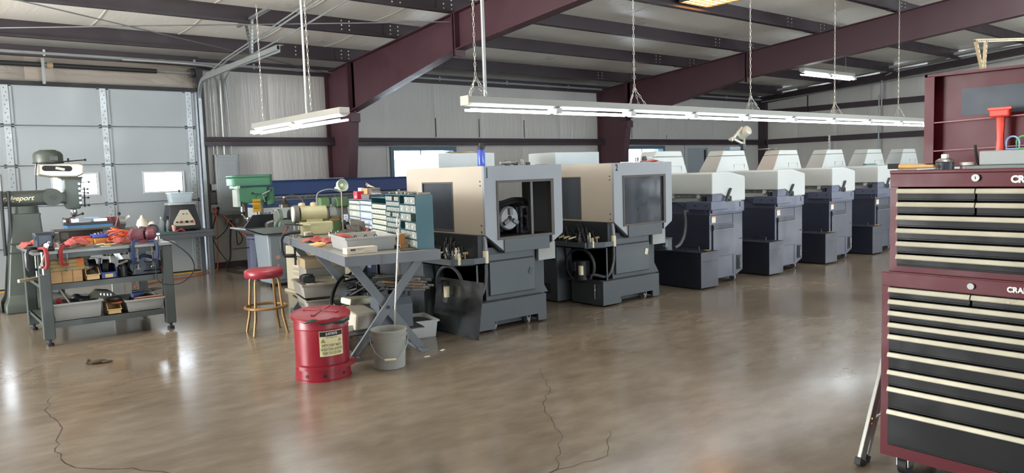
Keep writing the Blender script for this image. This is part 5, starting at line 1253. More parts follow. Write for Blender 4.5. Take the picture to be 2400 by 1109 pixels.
MB().prism([(0.24,0.80),(0.28,0.93),(0.55,0.93),(0.58,0.80)],'y',0.14,0.36).build('grinder_body', M('guard_sage','7c8a80'), gc, 0, 0.012)
for k in range(4): MB().boxc((0.48,0.10,0.87+0.035*k),(0.09,0.02,0.014),0,0,-0.6).build('tool_rest', m_steel, gc, 0)
MB().boxc((0.14,0.2,0.87),(0.10,0.10,0.07)).build('fixture_block', m_tool, gc, 0, 0.01); MB().cyl((0.10,0.18,0.90),(0.18,0.14,0.93),0.02,n=10).build('fixture_pin', m_steel, gc)
# gooseneck lamp with a dark bell shade
def gooseneck(name, label, base, path, shade_at, tilt, mat, r=0.065, lit=False):
    t = thing(name, label, 'lamp', base)
    MB().tube(smoothpath(path,6),0.010,8).build('gooseneck', M('flex_steel','8a8378',0.4,.5), t)
    m = MB().lathe([(0.018,0.10),(0.024,0.09),(0.028,0.065),(0.045,0.045),(r*0.92,0.015),(r,-0.03),(r*0.95,-0.03),(r*0.85,0.0),(0.02,0.05)],n=22)
    q = Matrix.Translation(shade_at) @ tilt.to_4x4(); m.xf(q).build('shade', mat, t)
    b = MB().sph((0,0,0.0),0.025,12,8); b.xf(q).build('bulb', M('bulb_white','ece8da',0.4), t)
    k = MB().sph((0,0,0.115),0.022,10,6); k.xf(q).build('socket_knob', m_steel, t)
    return t
gooseneck('gooseneck_lamp','dark bell shaped lamp on a gooseneck over the grey grinder',(4.62,10.5,0.76),[(0,0,0),(0.02,0,0.28),(-0.03,0,0.46),(-0.16,0,0.52),(-0.27,-0.02,0.50)],(-0.30,-0.03,0.38),Matrix.Identity(3),M('lamp_bronze','4a463f',0.3,.6),0.085)

# ------------------------------------------------------------------ blue bar feeder along the wall
m_bl = M('feeder_blue','243d6e',0.4,0,.08,2); m_bl2 = M('feeder_blue_dark','1d3159',0.4,0,.08,2)
bf = thing('bar_feeder','long blue bar feeder with a white band lettered cut 320','bar feeder',(4.62,12.25,0))
fd = MB(); fd.prism([(0.0,1.25),(0.06,1.47),(0.10,1.50),(0.55,1.50),(0.55,1.24)],'x',0.0,3.0); fd.build('feeder_lid', m_bl, bf, 0, 0.015)
MB().box(0.0,-0.03,1.05,3.6,0.55,1.16).build('feeder_trough', m_bl, bf, 0, 0.01)
MB().box(0.1,0.02,1.16,2.9,0.5,1.24).build('inner_channel', M('channel_grey','6d747c',0.4,.4), bf, 0)
MB().cyl((0.12,-0.01,1.20),(1.9,-0.01,1.20),0.012,n=8).build('guide_bar', m_steel, bf)
MB().box(0.0,-0.035,0.86,3.6,0.55,1.05).build('white_band', M('band_white','c9cfd2',0.45), bf, 0, 0.006)
lettering('cut 320',0.115,m_bl2,bf,face_front(0.20,-0.036,0.955),bold=0.001,sx=0.8)
MB().box(0.15,0.1,0.0,0.55,0.45,0.86).build('leg_stand', m_mdark, bf, 0, 0.01); MB().box(2.6,0.1,0.0,3.0,0.45,0.86).build('leg_stand', m_mdark, bf, 0, 0.01)
MB().box(3.02,0.0,1.05,3.6,0.55,1.50).build('rear_housing', m_bl2, bf, 0, 0.01)
MB().box(1.05,0.10,1.50,1.6,0.14,1.515).build('lid_handle', m_steel, bf, 0, 0.004)
MB().prism([(-0.12,1.12),(-0.02,1.10),(0.02,1.22),(-0.06,1.40),(-0.10,1.38)],'y',0.1,0.14).build('end_bracket', m_white, bf, 0)
MB().box(3.6,0.0,0.9,4.4,0.55,1.1).build('coupling_trough', m_bl2, bf, 0, 0.01)
# pedestal grinder in green behind the cream one
m_gg = M('grinder_green','4f6f45',0.42,0,.1,5)
A2 = -R(12.75)
def T2(u, v): return (2.76+u*cos(A2)-v*sin(A2), 5.52+u*sin(A2)+v*cos(A2))
gx, gy = T2(0.63,3.14)
gg = thing('pedestal_grinder','green twin wheel pedestal grinder behind the tool table','grinder',(gx,gy,0),A2)
MB().box(-0.10,-0.10,0,0.10,0.10,0.85).build('pedestal', M('pale_green_post','86a67c',0.5), gg, 0, 0.02)
MB().box(-0.2,-0.18,0,0.2,0.18,0.03).build('base_plate', m_gg, gg, 0)
loft([(-0.02,0.20,-0.12,0.12,0.84),(-0.04,0.20,-0.12,0.12,1.06)],'grinder_body', m_gg, gg, 0.02)
for k, (x0, x1) in enumerate(((-0.15,-0.04),(0.04,0.19))):
    w = MB(); w.prism([(-0.15,1.17),(-0.13,1.26),(-0.06,1.285),(0.14,1.275),(0.15,0.99),(-0.02,0.95),(-0.02,1.15)],'x',x0,x1); w.build('wheel_guard', m_gg, gg, 0, 0.012)
    MB().cyl((x0+0.01,-0.03,1.08),(x1-0.02,-0.03,1.08),0.115,n=26).build('grinding_wheel', M('wheel_grey','62635f'), gg)
MB().cyl((-0.04,0,1.08),(0.05,0,1.08),0.09,n=20).build('motor', M('motor_pale','b8bfc0',0.4), gg)
MB().boxc((0.0,-0.16,1.02),(0.12,0.03,0.02)).build('orange_rest', M('rest_orange','c05a3a',0.5), gg, 0, 0.003)
MB().cyl((0.08,-0.18,0.93),(0.14,-0.20,0.97),0.05,n=14).build('tool_rest_knob', m_black, gg)
MB().boxc((0.12,-0.17,1.03),(0.09,0.04,0.10)).build('spark_guard', m_steel, gg, 0, 0.006)
MB().tube(smoothpath([(-0.16,0.0,1.17),(-0.15,0.02,1.33),(0.0,0.02,1.38),(0.14,0.02,1.34)]),0.008,6).build('eye_shield_frame', m_pipe, gg)
gl = gooseneck('arm_lamp','pale green round lamp on an upright arm over the green grinder',(*T2(0.70,2.86),0.882),[(0,0,0.0),(0.0,0.0,0.26),(0.0,0.0,0.40),(0,0,0.48)],(-0.005,-0.02,0.54),Matrix.Rotation(R(-105),3,'X') @ Matrix.Rotation(R(-10),3,'Y'),M('lamp_pale_green','c8d6c4',0.4),0.075)
# cream filing cabinet and cream machine behind the tool table
cc = thing('tool_cabinet','cream tool cabinet with louvres behind the tool table','cabinet',(4.02,9.25,0))
MB().box(0,0,0.03,0.75,0.55,0.62).build('body', M('cream_paint','b9b29b',0.5,0,.08,4), cc, 0, 0.01)
for k in range(3): MB().boxc((-0.006,0.18,0.22+0.07*k),(0.02,0.24,0.035)).build('louvre', M('cream_light','cdc8b6',0.5), cc, 0, 0.008)
MB().sph((-0.02,0.12,0.48),0.03,12,8).build('knob', m_black, cc); MB().box(-0.03,-0.03,0,0.78,0.58,0.03).build('plinth', M('cream_paint','b9b29b'), cc, 0)
MB().cyl((0.16,-0.03,0.03),(0.16,-0.03,0.62),0.05,n=16).build('side_tube', M('cream_tube','a99a74',0.5), cc)
c2_ = MB().box(0,0,0,0.62,0.5,0.78).build('cream_cabinet', M('cream_paint2','b0a992',0.5,0,.08,4), None, 0, 0.01); c2_.location = (4.45,8.45,0); tag(c2_,'plain cream cabinet behind the crossed legs of the tool table','cabinet')

# ------------------------------------------------------------------ tool table on crossed legs
m_t2 = M('table_grey','686d72',0.45,0.1,.1,4); m_t2top = M('table_top_worn','8c8b86',0.35,0.4,.22,6)
TZ = 0.88
tt = thing('scissor_table','grey steel table on crossed legs carrying drawer cabinets','table',(2.76,5.52,0),A2)
LU, LV = 0.82, 2.95
MB().box(0.0,0.0,TZ-0.012,LU,LV,TZ).build('table_top', m_t2top, tt, 0, 0.002)
ap = MB(); ap.box(0,-0.004,TZ-0.085,LU,0.006,TZ-0.002); ap.box(0,LV-0.006,TZ-0.085,LU,LV+0.004,TZ-0.002); ap.box(-0.004,0,TZ-0.085,0.006,LV,TZ-0.002); ap.box(LU-0.006,0,TZ-0.085,LU+0.004,LV,TZ-0.002); ap.build('apron', m_t2, tt, 0)
def bar(p0, p1, w, d, name, mat, par):
    p0, p1 = Vector(p0), Vector(p1); v = p1-p0; L = v.length
    m = MB().box(-w/2,-d/2,0,w/2,d/2,L)
    X = Vector((0,1,0)).cross(v.normalized()); q = Matrix((X.normalized(),v.normalized().cross(X.normalized()),v.normalized())).transposed().to_4x4(); q.translation = p0
    return m.xf(q).build(name, mat, par, 0, 0.003)
for vv in (0.10,1.45,2.7):
    bar((0.06,vv,0.02),(0.66,vv,0.80),0.07,0.035,'leg', m_t2, tt); bar((0.66,vv+0.05,0.02),(0.08,vv+0.05,0.80),0.07,0.035,'leg', m_t2, tt)
    MB().cyl((0.365,vv-0.03,0.415),(0.365,vv+0.08,0.415),0.015,n=10).build('pivot_bolt', m_dark, tt)
    MB().box(0.0,vv-0.05,0.0,0.74,vv-0.02,0.02).build('floor_skid', m_dark, tt, 0) if False else None
for uu_ in (0.06,0.66): MB().box(uu_-0.03,0.02,0.0,uu_+0.03,2.85,0.03).build('floor_rail', m_t2, tt, 0, 0.003)
MB().boxc((0.13,0.075,0.09),(0.02,0.02,0.16),0,0,R(37)).build('leg_shoe', m_steel, tt, 0)
MB().box(0.04,0.14,0.19,0.70,2.7,0.20).build('lower_shelf', m_dark, tt, 0)
def on_t2(u, v, z=TZ+0.001): x, y = T2(u, v); return (x, y, z)
# black clamp at the far left corner of the table
bc = thing('c_clamp','large black clamp gripping the far left corner of the tool table','clamp',on_t2(-0.02,2.35,TZ+0.06),A2)
MB().tube([(0.12,0,0.0),(0.02,0,0.0),(-0.06,0,-0.02),(-0.09,0,-0.07),(-0.09,0,-0.20),(-0.06,0,-0.25),(0.06,0,-0.26)],0.022,8).build('frame', m_cblk, bc)
MB().cyl((0.05,0,-0.36),(0.05,0,-0.15),0.012,n=8).build('screw', m_dark, bc)
# drawer cabinets: u 0.66 .. 0.81 standing along v, fronts to -u
m_teal = M('teal_paint','2f5f68',0.45,0,.06,3); m_drw = M('clear_drawer','8f9694',0.3,0,.12,20,alpha=0.92); m_drwp = M('drawer_print','b5b4aa',0.5,0,.1,40)
def drawer_cabinet(label, v0, v1, h, cols, rows, shell, face, card, step=None, openr=()):
    c = thing('drawer_cabinet', label, 'drawer cabinet', on_t2(0.66,v0), A2)
    W = v1-v0-0.006; D = 0.155; t_ = 0.006
    MB().box(0.0,0,0,D,t_,h).build('side', shell, c, 0); MB().box(0.0,W-t_,0,D,W,h).build('side', shell, c, 0)
    MB().box(0.0,t_,h-t_,D,W-t_,h).build('top', shell, c, 0); MB().box(D-t_,t_,0,D,W-t_,h-t_).build('back', shell, c, 0)
    zz = 0.008; first = {}
    tot = sum(rows); n = len(rows)
    for i, rh in enumerate(rows):
        H = (h-0.016)*rh/tot
        MB().box(0.0,t_,zz-0.004,D-t_,W-t_,zz).build('shelf', shell, c, 0)
        nc = cols[i] if isinstance(cols,(list,tuple)) else cols
        key = (nc, rh)
        for k in range(nc):
            if (i,k) in openr: continue
            w = (W-2*t_)/nc; y = t_+k*w
            if key not in first:
                d = MB().box(0.0,0.003,0.003,D-0.02,w-0.003,H-0.010).build('drawer', face, c, 0, 0.001); d.location = (0.002,y,zz)
                p = MB().box(-0.005,w*0.34,H*0.30,0.0,w*0.66,H*0.50).build('drawer_pull', card, d, 0)
                first[key] = (d, p)
            else:
                d0, p0 = first[key]; d = d0.copy(); COL.objects.link(d); d.parent = c; d.location = (0.002-0.004*((i*7+k*3)%3),y,zz)
                p = p0.copy(); COL.objects.link(p); p.parent = d
        zz += H
    return c
drawer_cabinet('teal drawer cabinet with the largest clear drawers, at the table end',0.12,0.57,0.468,3,[1]*5+[1.0],m_teal,m_drw,m_drwp,None,{(5,2),(2,2),(3,0)})
drawer_cabinet('teal cabinet of many small clear drawers beside the large drawer one',0.57,0.98,0.464,6,[1]*9,m_teal,m_drw,m_drwp,None,{(8,2),(5,3)})
drawer_cabinet('third drawer cabinet from the table end, pale drawers',0.98,1.48,0.43,7,[1]*8,m_teal,M('pale_drawer','b9bcae',0.4,0,.1,20),m_drwp,None,{(7,k) for k in range(7)})
m_bgs = M('blue_grey_shell','7f8ea3',0.45,0,.06); m_bgd = M('blue_grey_drawer','aab6c8',0.4,0,.06)
drawer_cabinet('blue grey drawer cabinet left of the pale drawer one',1.48,1.93,0.40,1,[1,.8,.8,1.2,1.5,1.4,.9],m_bgs,m_bgd,m_white)
drawer_cabinet('leftmost drawer cabinet, blue grey above and sage below',1.93,2.40,0.395,1,[1.1,1.1,1.1,.6,1.4,1.3,.9],m_bgs,M('sage_drawer','a9b0a6',0.4,0,.06),m_white)
# stuff on top of the cabinets
def on_cab(u, v, h): return on_t2(u, v, TZ+0.002+h)
tr = MB()
o = MB().prism([(0.0,0),(0.02,-0.05),(0.30,-0.05),(0.32,0)],'x',0,0.15).build('plastic_tray', M('tray_dark_grey','5b5e60',0.5), None, 0, 0.004); o.location = on_cab(0.66,1.55,0.452); o.rotation_euler = (0,0,A2); tag(o,'dark grey tray on top of the blue grey drawer cabinets','tray')
rbn = thing('parts_bin','red plastic bin on top of the leftmost drawer cabinet','bin',on_cab(0.66,2.02,0.397),A2)
MB().box(0,0,0,0.14,0.16,0.085).build('tub', M('bin_red','c2243c',0.4), rbn, 0, 0.006); MB().box(-0.004,0.01,0.01,0.0,0.09,0.04).build('label_card', M('card_pink','e0a0a4',0.5), rbn, 0); MB().boxc((0.07,0.09,0.10),(0.04,0.05,0.04),0.4).build('paper_scrap', m_white, rbn, 0)
bxs = thing('cardboard_box','small brown cardboard box with papers on the dark grey tray','box',on_cab(0.69,1.72,0.454),A2)
MB().box(0,0,0,0.09,0.13,0.06).build('carton', M('cardboard','b38a5d',0.8,0,.1,10), bxs, 0, 0.002)
for k in range(3): MB().boxc((0.05,0.03+0.03*k,0.075+0.01*k),(0.08,0.06,0.003),0.5*k,0.3*k,0.2).build('paper', M('paper_crumple','ddd7cb',0.8), bxs, 0)
r2 = random.Random(5)
for k in range(5):
    o = MB().box(0,0,0,0.11,0.05,0.012).build('metal_strip', m_tool, None, 0, 0.002); o.location = on_cab(0.67+0.01*k,1.50+0.035*k,0.454+0.013*k); o.rotation_euler = (0,0,A2+r2.uniform(-.4,.4)); tag(o,['lowest','second lowest','middle','second highest','topmost'][k]+' metal strip of the pile on the dark grey tray','metal strip','metal strips on the tray')
for k in range(9):
    o = MB().box(0,0,0,r2.uniform(.06,.13),r2.uniform(.02,.05),r2.uniform(.01,.022)).build('metal_strip', m_tool if k%3 else M('strip_tan','9a8f7c',0.6), None, 0, 0.002); o.location = on_cab(0.67+r2.uniform(0,.03),0.16+0.09*k,0.47); o.rotation_euler = (0,0,A2+r2.uniform(-.5,.5)); tag(o,['first','second','third','fourth','fifth','sixth','seventh','eighth','ninth'][k]+' flat metal offcut from the table end on top of the drawer cabinets','metal offcut','offcuts on the teal cabinets')
o = MB().box(0,0,0,0.14,0.24,0.035).build('pale_case', M('pale_blue_case','b9c4cf',0.45), None, 0, 0.004); o.location = on_cab(0.66,1.49,0.402); o.rotation_euler = (0,0,A2); tag(o,'pale case lying between drawer cabinets under the tray','case') if False else bpy.data.objects.remove(o)
# tote, product box, tube, boxes
tb = tote('tote_box','grey tote on the tool table behind the printed product box',on_t2(0.09,0.30),0.44,0.60,0.12,m_grey_pl,A2)
for k in range(3): MB().tube(arc((0.12+0.09*k,0.15,0.07),0.06,0.2,2.9,10,'yz'),0.004,6).build('wire_handle', m_black, tb)
MB().box(0.03,0.04,0.02,0.40,0.55,0.085).build('flat_load', M('load_grey','6b6d6d',0.5,0,.15,12), tb, 0, 0.004)
o = rag('red rag inside the tote on the tool table',on_t2(0.18,0.78,TZ+0.088),0.16,0.12,0.04,21,A2)
px = thing('product_box','long white printed cardboard box on the table front edge','box',on_t2(0.05,0.13),A2+R(7))
MB().box(0,0,0,0.27,0.10,0.052).build('carton', M('carton_white','c9bfb0',0.7,0,.06,8), px, 0, 0.002)
MB().box(0.03,-0.001,0.028,0.075,-0.0003,0.042).build('printed_logo', m_black, px, 0); lettering('PILOT',0.010,m_white,px,face_front(0.052,-0.0015,0.035),depth=0.0002) if False else None
for k, (x, w, z) in enumerate(((0.085,0.07,0.04),(0.085,0.05,0.033),(0.03,0.05,0.018),(0.15,0.06,0.014))): MB().box(x,-0.001,z,x+w,-0.0003,z+0.0025).build('printed_line', M('print_brown','6d5f55',0.7), px, 0)
tu = thing('metal_tube','bright metal tube lying on the tool table','tube',on_t2(0.55,0.42,TZ+0.02),A2)
m = MB().lathe([(0.010,-0.12),(0.016,-0.12),(0.016,0.12),(0.010,0.12)],n=16,ax='y'); m.build('tube', m_steel, tu); MB().cyl((0,-0.11,0),(0,-0.121,0),0.0115,n=12).build('bore', m_black, tu)
for k, (u_, v_, w, d, h, mt, lb) in enumerate(((0.545,0.55,0.09,0.16,0.03,m_clear,'clear plastic case lying before the small drawer cabinet'),(0.56,0.30,0.08,0.10,0.03,M('cardboard','b38a5d'),'flat brown cardboard box before the teal cabinet'),(0.57,0.31,0.05,0.07,0.10,M('carton_orange','c98f5e',0.7,0,.15,20),'upright orange printed carton before the teal cabinet'))):
    o = MB().box(0,0,0,w,d,h).build('small_box', mt, None, 0, 0.002); o.location = on_t2(u_,v_,TZ+0.001+(0.031 if k == 2 else 0)); o.rotation_euler = (0,0,A2+0.1*k); tag(o,lb,'box')
sp = MB().box(0,0,0,0.16,0.06,0.006).build('steel_plate', m_dark, None, 0, 0.002); sp.location = on_t2(0.50,0.10); sp.rotation_euler = (0,0,A2-0.2); tag(sp,'dark flat plate at the table front edge by the teal cabinet','plate')
# bar end tooling in a rack
rk = thing('collet_rack','rack of dark steel collets behind the tote on the tool table','tool rack',on_t2(0.50,1.55),A2)
MB().prism([(0,0),(0.14,0.10),(0.14,0)],'y',0,0.55).build('rack_wedge', M('rack_orange','b3593a',0.6), rk, 0)
for i in range(3):
    for k in range(8): MB().cyl((0.02+0.045*i,0.04+0.066*k,0.014+0.032*i),(0.02+0.045*i-0.02,0.04+0.066*k,0.075+0.032*i+0.02*i),0.015,0.017,10).build('collet', m_tool, rk)
for k in range(6):
    o = MB().lathe([(0.016,0),(0.016,0.05+0.012*(k%3)),(0.012,0.06+0.012*(k%3)),(0.0,0.06+0.012*(k%3))],n=12).build('steel_pin', m_tool); o.location = on_t2(0.33+0.035*(k%4),1.75+0.05*k); tag(o,['first','second','third','fourth','fifth','sixth'][k]+' standing dark steel pin counted from the tote, before the collet rack','steel pin','pins standing on the tool table')
rag('red shop rag hanging over the left edge of the tool table',on_t2(0.10,1.70),0.34,0.16,0.05,31,A2+R(65))
rag('red shop rag beside the tote on the tool table',on_t2(0.22,1.45),0.2,0.2,0.05,32)
o = MB().lathe([(0.0,-0.06),(0.012,-0.06),(0.022,-0.02),(0.024,0.03),(0.014,0.06),(0.006,0.10),(0.0,0.10)],(0,0,0.024),16,'x').build('wooden_handle', m_wh); o.location = on_t2(0.02,1.02); o.rotation_euler = (0,0,A2+2.6); tag(o,'turned wooden handle on the table edge beside the tote','handle')
# cream bench grinder on the table
cg = thing('bench_grinder','cream tool grinder on the far end of the tool table','grinder',on_t2(0.14,2.50),A2)
m_cg = M('grinder_cream','a8a684',0.45,0,.08,5)
MB().box(0.0,0.0,0.0,0.36,0.30,0.15).build('grinder_base', m_cg, cg, 0, 0.015)
MB().cyl((0.02,0.14,0.24),(0.31,0.14,0.24),0.085,n=28).build('motor_barrel', m_cg, cg)
MB().box(0.08,0.08,0.14,0.26,0.2,0.18).build('neck', m_cg, cg, 0)
MB().box(0.11,-0.003,0.015,0.30,0.0,0.085).build('embossed_plate', m_cg, cg, 0, 0.002)
MB().cyl((-0.05,0.14,0.24),(0.0,0.14,0.24),0.10,n=28).build('cup_wheel', M('wheel_grey','62635f'), cg); MB().lathe([(0.05,-0.062),(0.085,-0.062),(0.085,-0.05),(0.05,-0.05)],(0,0.14,0.24),24,'x').build('wheel_face', M('wheel_pale','d8d8d4',0.7), cg)
MB().boxc((-0.08,0.10,0.13),(0.20,0.22,0.012),0,0,0.1).build('tilt_table', m_dark, cg, 0, 0.003)
MB().cyl((-0.04,0.10,0.0),(-0.04,0.10,0.125),0.025,n=10).build('table_post', m_steel, cg)
MB().tube([(-0.14,0.02,0.11),(-0.20,-0.05,0.05),(-0.23,-0.08,0.0)],0.012,8).build('tilt_handle', M('handle_red_dark','6d2f2c',0.5), cg)
for k in range(2): MB().lathe([(0.0,0.05),(0.035,0.04),(0.045,0.0),(0.045,-0.01)],(0.05+0.13*k,0.16,0.32),18).build('top_cup', M('cup_tan','b8a888',0.5), cg)
MB().cyl((0.02,0.0,0.12),(0.10,-0.03,0.12),0.008,n=8).build('rest_pin', m_cg, cg)
for k, (u_, v_) in enumerate(((0.10,2.26),(0.05,2.34))):
    o = thing('small_fixture',['small cream fixture on a dark base near the black clamp','short steel cylinder near the black clamp'][k],'fixture',on_t2(u_,v_),A2)
    if k == 0: MB().box(0,0,0,0.14,0.10,0.012).build('base', m_dark, o, 0, 0.003); MB().boxc((0.07,0.05,0.035),(0.08,0.05,0.045)).build('block', M('cream_block','c2b59b',0.5), o, 0, 0.008); MB().cyl((0.05,0.0,0.04),(0.12,0.02,0.045),0.012,n=8).build('pin', m_steel, o)
    else: MB().cyl((0,0.06,0),(0,0.06,0.05),0.03,n=14).build('drum', m_steel, o); MB().cyl((0,0.06,0.05),(0,0.06,0.058),0.034,n=14).build('drum_lid', m_steel, o)
# --- under the table
m_tanbx = M('wood_box_tan','a08f73',0.7,0,.12,6)
LS = 0.201
tote('tote_box','top tote of the leaning stack under the tool table',on_t2(-0.08,1.42,0.345),0.42,0.55,0.13,M('grey_tote_warm','96928a',0.5),A2)
tote('tote_box','bottom tote of the stack under the tool table',on_t2(-0.05,1.40,LS),0.40,0.55,0.12,M('grey_tote_warm','96928a'),A2)
cse = thing('clear_organizer','clear compartment boxes lying in the top tote','organizer',on_t2(-0.05,1.45,0.40),A2)
for k in range(4): MB().box(0.03+0.085*k,0.05,0.0,0.11+0.085*k,0.40,0.075-0.005*k).build('compartment_box', M('organizer_cream','d6cdb8',0.4,0,.05), cse, 0, 0.004)
tote('tote_box','upper grey tote with a tan crate under the tool table',on_t2(-0.03,1.62,0.50),0.50,0.45,0.07,M('grey_tote_warm','96928a'),A2) if False else None
bl = MB().box(0,0,0,0.45,0.42,0.10).build('wood_crate', m_tanbx, None, 0, 0.006); bl.location = on_t2(0.07,2.05,0.56); bl.rotation_euler = (0,0,A2); tag(bl,'tan crate under the far end of the tool table','crate')
bl2 = MB().box(0,0,0,0.42,0.40,0.345).build('storage_carton', M('carton_grey','8a8880',0.7), None, 0, 0.006); bl2.location = on_t2(0.08,2.06,LS+0.013); bl2.rotation_euler = (0,0,A2); tag(bl2,'grey carton under the tan crate','carton')
bt = thing('battery_charger','black tray with a cord coil on the tote stack','tray',on_t2(-0.05,1.99,0.545),A2)
MB().box(-0.02,0.0,0,0.10,0.2,0.06).build('tray', m_blackpl, bt, 0, 0.008); MB().tube(arc((0.04,0.1,0.065),0.05,0,2*pi,16,'xy')[:-1],0.012,8,True).build('coil', m_dark, bt)
bt.location = on_t2(-0.03,1.55,0.480)
dr_ = thing('metal_tray','grey metal tray with a white case under the tool table','tray',on_t2(0.12,0.75,LS+0.03),A2)
MB().holes(0,0.42,0,0.45,0,0.10,[(0.005,0.415,0.005,0.445)],'z').build('walls', M('drawer_grey','74756f',0.5), dr_, 0); MB().box(0,0,0,0.42,0.45,0.004).build('floor_pan', M('drawer_grey','74756f'), dr_, 0)
MB().boxc((0.22,0.22,0.12),(0.32,0.14,0.06),0.5,0.1,0.1).build('white_case', M('case_cream','d2cdb6',0.5), dr_, 0, 0.015)
for k in range(4): MB().cyl((0.05,0.08+0.05*k,0.08),(0.2,0.04+0.06*k,0.10),0.005,n=6).build('wire', M('wire_%d'%(k%2),['a8553a','c9c3b0'][k%2],0.5), dr_)
wc = thing('white_case','white plastic case leaning out from under the table','case',on_t2(0.10,0.32,LS),A2)
MB().boxc((0.10,0.10,0.09),(0.22,0.26,0.15),0.25,0.15,0.0).build('case', M('case_white_dirty','b5b0a2',0.5,0,.15,8), wc, 0, 0.02)
MB().boxc((0.10,0.04,0.005),(0.30,0.05,0.09),0.2).build('tray_edge', m_white, wc, 0, 0.004)
bpn = MB().prism([(0,0),(0,0.20),(0.05,0.26),(0.28,0.26),(0.28,0)],'x',0.0,0.30).build('sheet_box', M('sheet_grey','4d545c',0.5), None, 0, 0.004); bpn.location = on_t2(0.32,0.20,LS); bpn.rotation_euler = (0,0,A2); tag(bpn,'slate grey sheet metal box under the table front','metal box')
for k in range(8):
    a = r2.uniform(-.35,.35); L = r2.uniform(.28,.5)
    o = thing('bar_stock',['steel tube end poking out under the table, lowest','steel rod poking out under the table end','thin bright rod under the table end','bronze coloured tube under the table end','short bright rod beside the bucket rod','grey tube poking toward the leaning sheet','slim rod on top of the bar bundle','dark rod at the back of the bar bundle'][k],'bar',on_t2(0.82+0.05*(k%3),0.42+0.02*k,LS+0.27+0.015*k),A2)
    d = Vector((-cos(a)*L,sin(a)*L+0.25,0.02))
    MB().cyl((0,0,0),d,0.010+0.004*(k%2),n=8).build('rod', (M('bronze_tube','8a6a4e',0.4,.6) if k == 3 else [m_steel,m_tool][k%2]), o); MB().cyl((0,0,0),-d.normalized()*0.002,0.007,n=8).build('bore', m_black, o)
tb3 = tote('tote_box','pale grey tote of bolts on the floor behind the bucket',on_t2(0.72,0.55,0.0),0.26,0.40,0.16,M('tote_pale','a9aca9',0.5),A2)
lump('chip_heap','dark heap of parts filling the pale floor tote','parts',on_t2(0.85,0.73,0.13),[(0,0,0,.09,(1.2,1.8,.4))],m_mdark)
pipe('air_hose',[on_t2(0.12,0.62,0.32),on_t2(0.10,1.0,0.30),on_t2(0.18,1.25,0.42),on_t2(0.35,1.5,0.52),on_t2(0.6,1.6,0.5)],0.018,'thick black hose arching beside the tote stack under the table','hose',m_black,8,True)
pipe('thin_cable',[on_t2(0.5,2.0,0.45),on_t2(0.75,2.0,0.66),on_t2(1.0,1.9,0.68),on_t2(1.2,1.8,0.6)],0.007,'thin black cable arching behind the crossed legs','cable',m_black,6,True)
# dark machine behind the table end
bkm = thing('dark_cabinet','dark navy cabinet between the tool table and the first grey machine','cabinet',(3.96,7.18,0))
MB().box(0,0,0.02,0.5,0.62,0.80).build('body', m_navy2, bkm, 0, 0.008); MB().box(-0.006,0.12,0.52,0.0,0.2,0.56).build('latch_plate', M('latch_blue','7f95b5',0.4), bkm, 0); MB().boxc((0.01,0.16,0.66),(0.03,0.08,0.05)).build('grip', m_steel, bkm, 0, 0.004); MB().box(0.02,0.02,0,0.48,0.6,0.02).build('plinth', m_black, bkm, 0)
pipe('machine_cable',[(4.0,6.55,0.78),(3.93,6.5,0.45),(3.92,6.48,0.15),(3.93,6.4,0.02)],0.008,'thin black cable hanging beside the leaning sheet','cable',m_black,6,True)

# dark clutter under the tool table
for k, (u_, v_, z_, w, d, h, lb) in enumerate(((0.30,0.62,0.0,0.36,0.5,0.17,'black case on the floor under the tool table shelf'),(0.50,1.30,LS+0.0,0.25,0.5,0.30,'black tool bag on the lower shelf behind the crossed legs'),(0.10,1.35,0.0,0.5,0.6,0.17,'dark crate on the floor under the tote stack'))):
    o = MB().box(0,0,0,w,d,h).build('tool_case', m_blackpl, None, 0, 0.015); o.location = on_t2(u_,v_,z_); o.rotation_euler = (0,0,A2); tag(o,lb,'case')
for k in range(4):
    r3 = random.Random(60+k)
    pts = [on_t2(0.30+r3.uniform(-.1,.3),0.55+0.15*q+r3.uniform(-.05,.05),LS+0.25+r3.uniform(-.03,.14)) for q in range(6)]
    pipe('loose_hose',pts,0.011,['black hose draped at the front of the lower shelf','black hose draped across the bar bundle','thin black hose behind the white case','loose black hose highest on the lower shelf'][k],'hose',m_black,6,True)
# ------------------------------------------------------------------ red stool
m_rs = M('red_vinyl','8c2a36',0.38,0,.1,8,bump=.05,bscale=90); m_brz = M('bronze_tube_paint','8a6a3c',0.38,0.35,.25,14)
st = thing('bar_stool','round stool with red vinyl seat and bronze legs','stool',(2.76,7.30,0))
MB().lathe([(0.0,0.555),(0.17,0.555),(0.185,0.565),(0.190,0.60),(0.185,0.625),(0.15,0.642),(0.08,0.640),(0.0,0.632)],n=36).build('seat', m_rs, st, 60)
for k in range(4):
    a = R(45+90*k-8); ca, sa_ = cos(a), sin(a)
    pts = [(0.135*ca,0.135*sa_,0.57),(0.16*ca,0.16*sa_,0.52),(0.168*ca,0.168*sa_,0.42),(0.182*ca,0.182*sa_,0.27),(0.187*ca,0.187*sa_,0.18),(0.205*ca,0.205*sa_,0.10),(0.228*ca,0.228*sa_,0.0)]
    MB().tube(smoothpath(pts,4),0.0135,10).build('leg', m_brz, st)
MB().tube([(0.195*cos(a),0.195*sin(a),0.26) for a in [2*pi*j/40 for j in range(40)]],0.0145,10,True).build('foot_ring', m_brz, st)

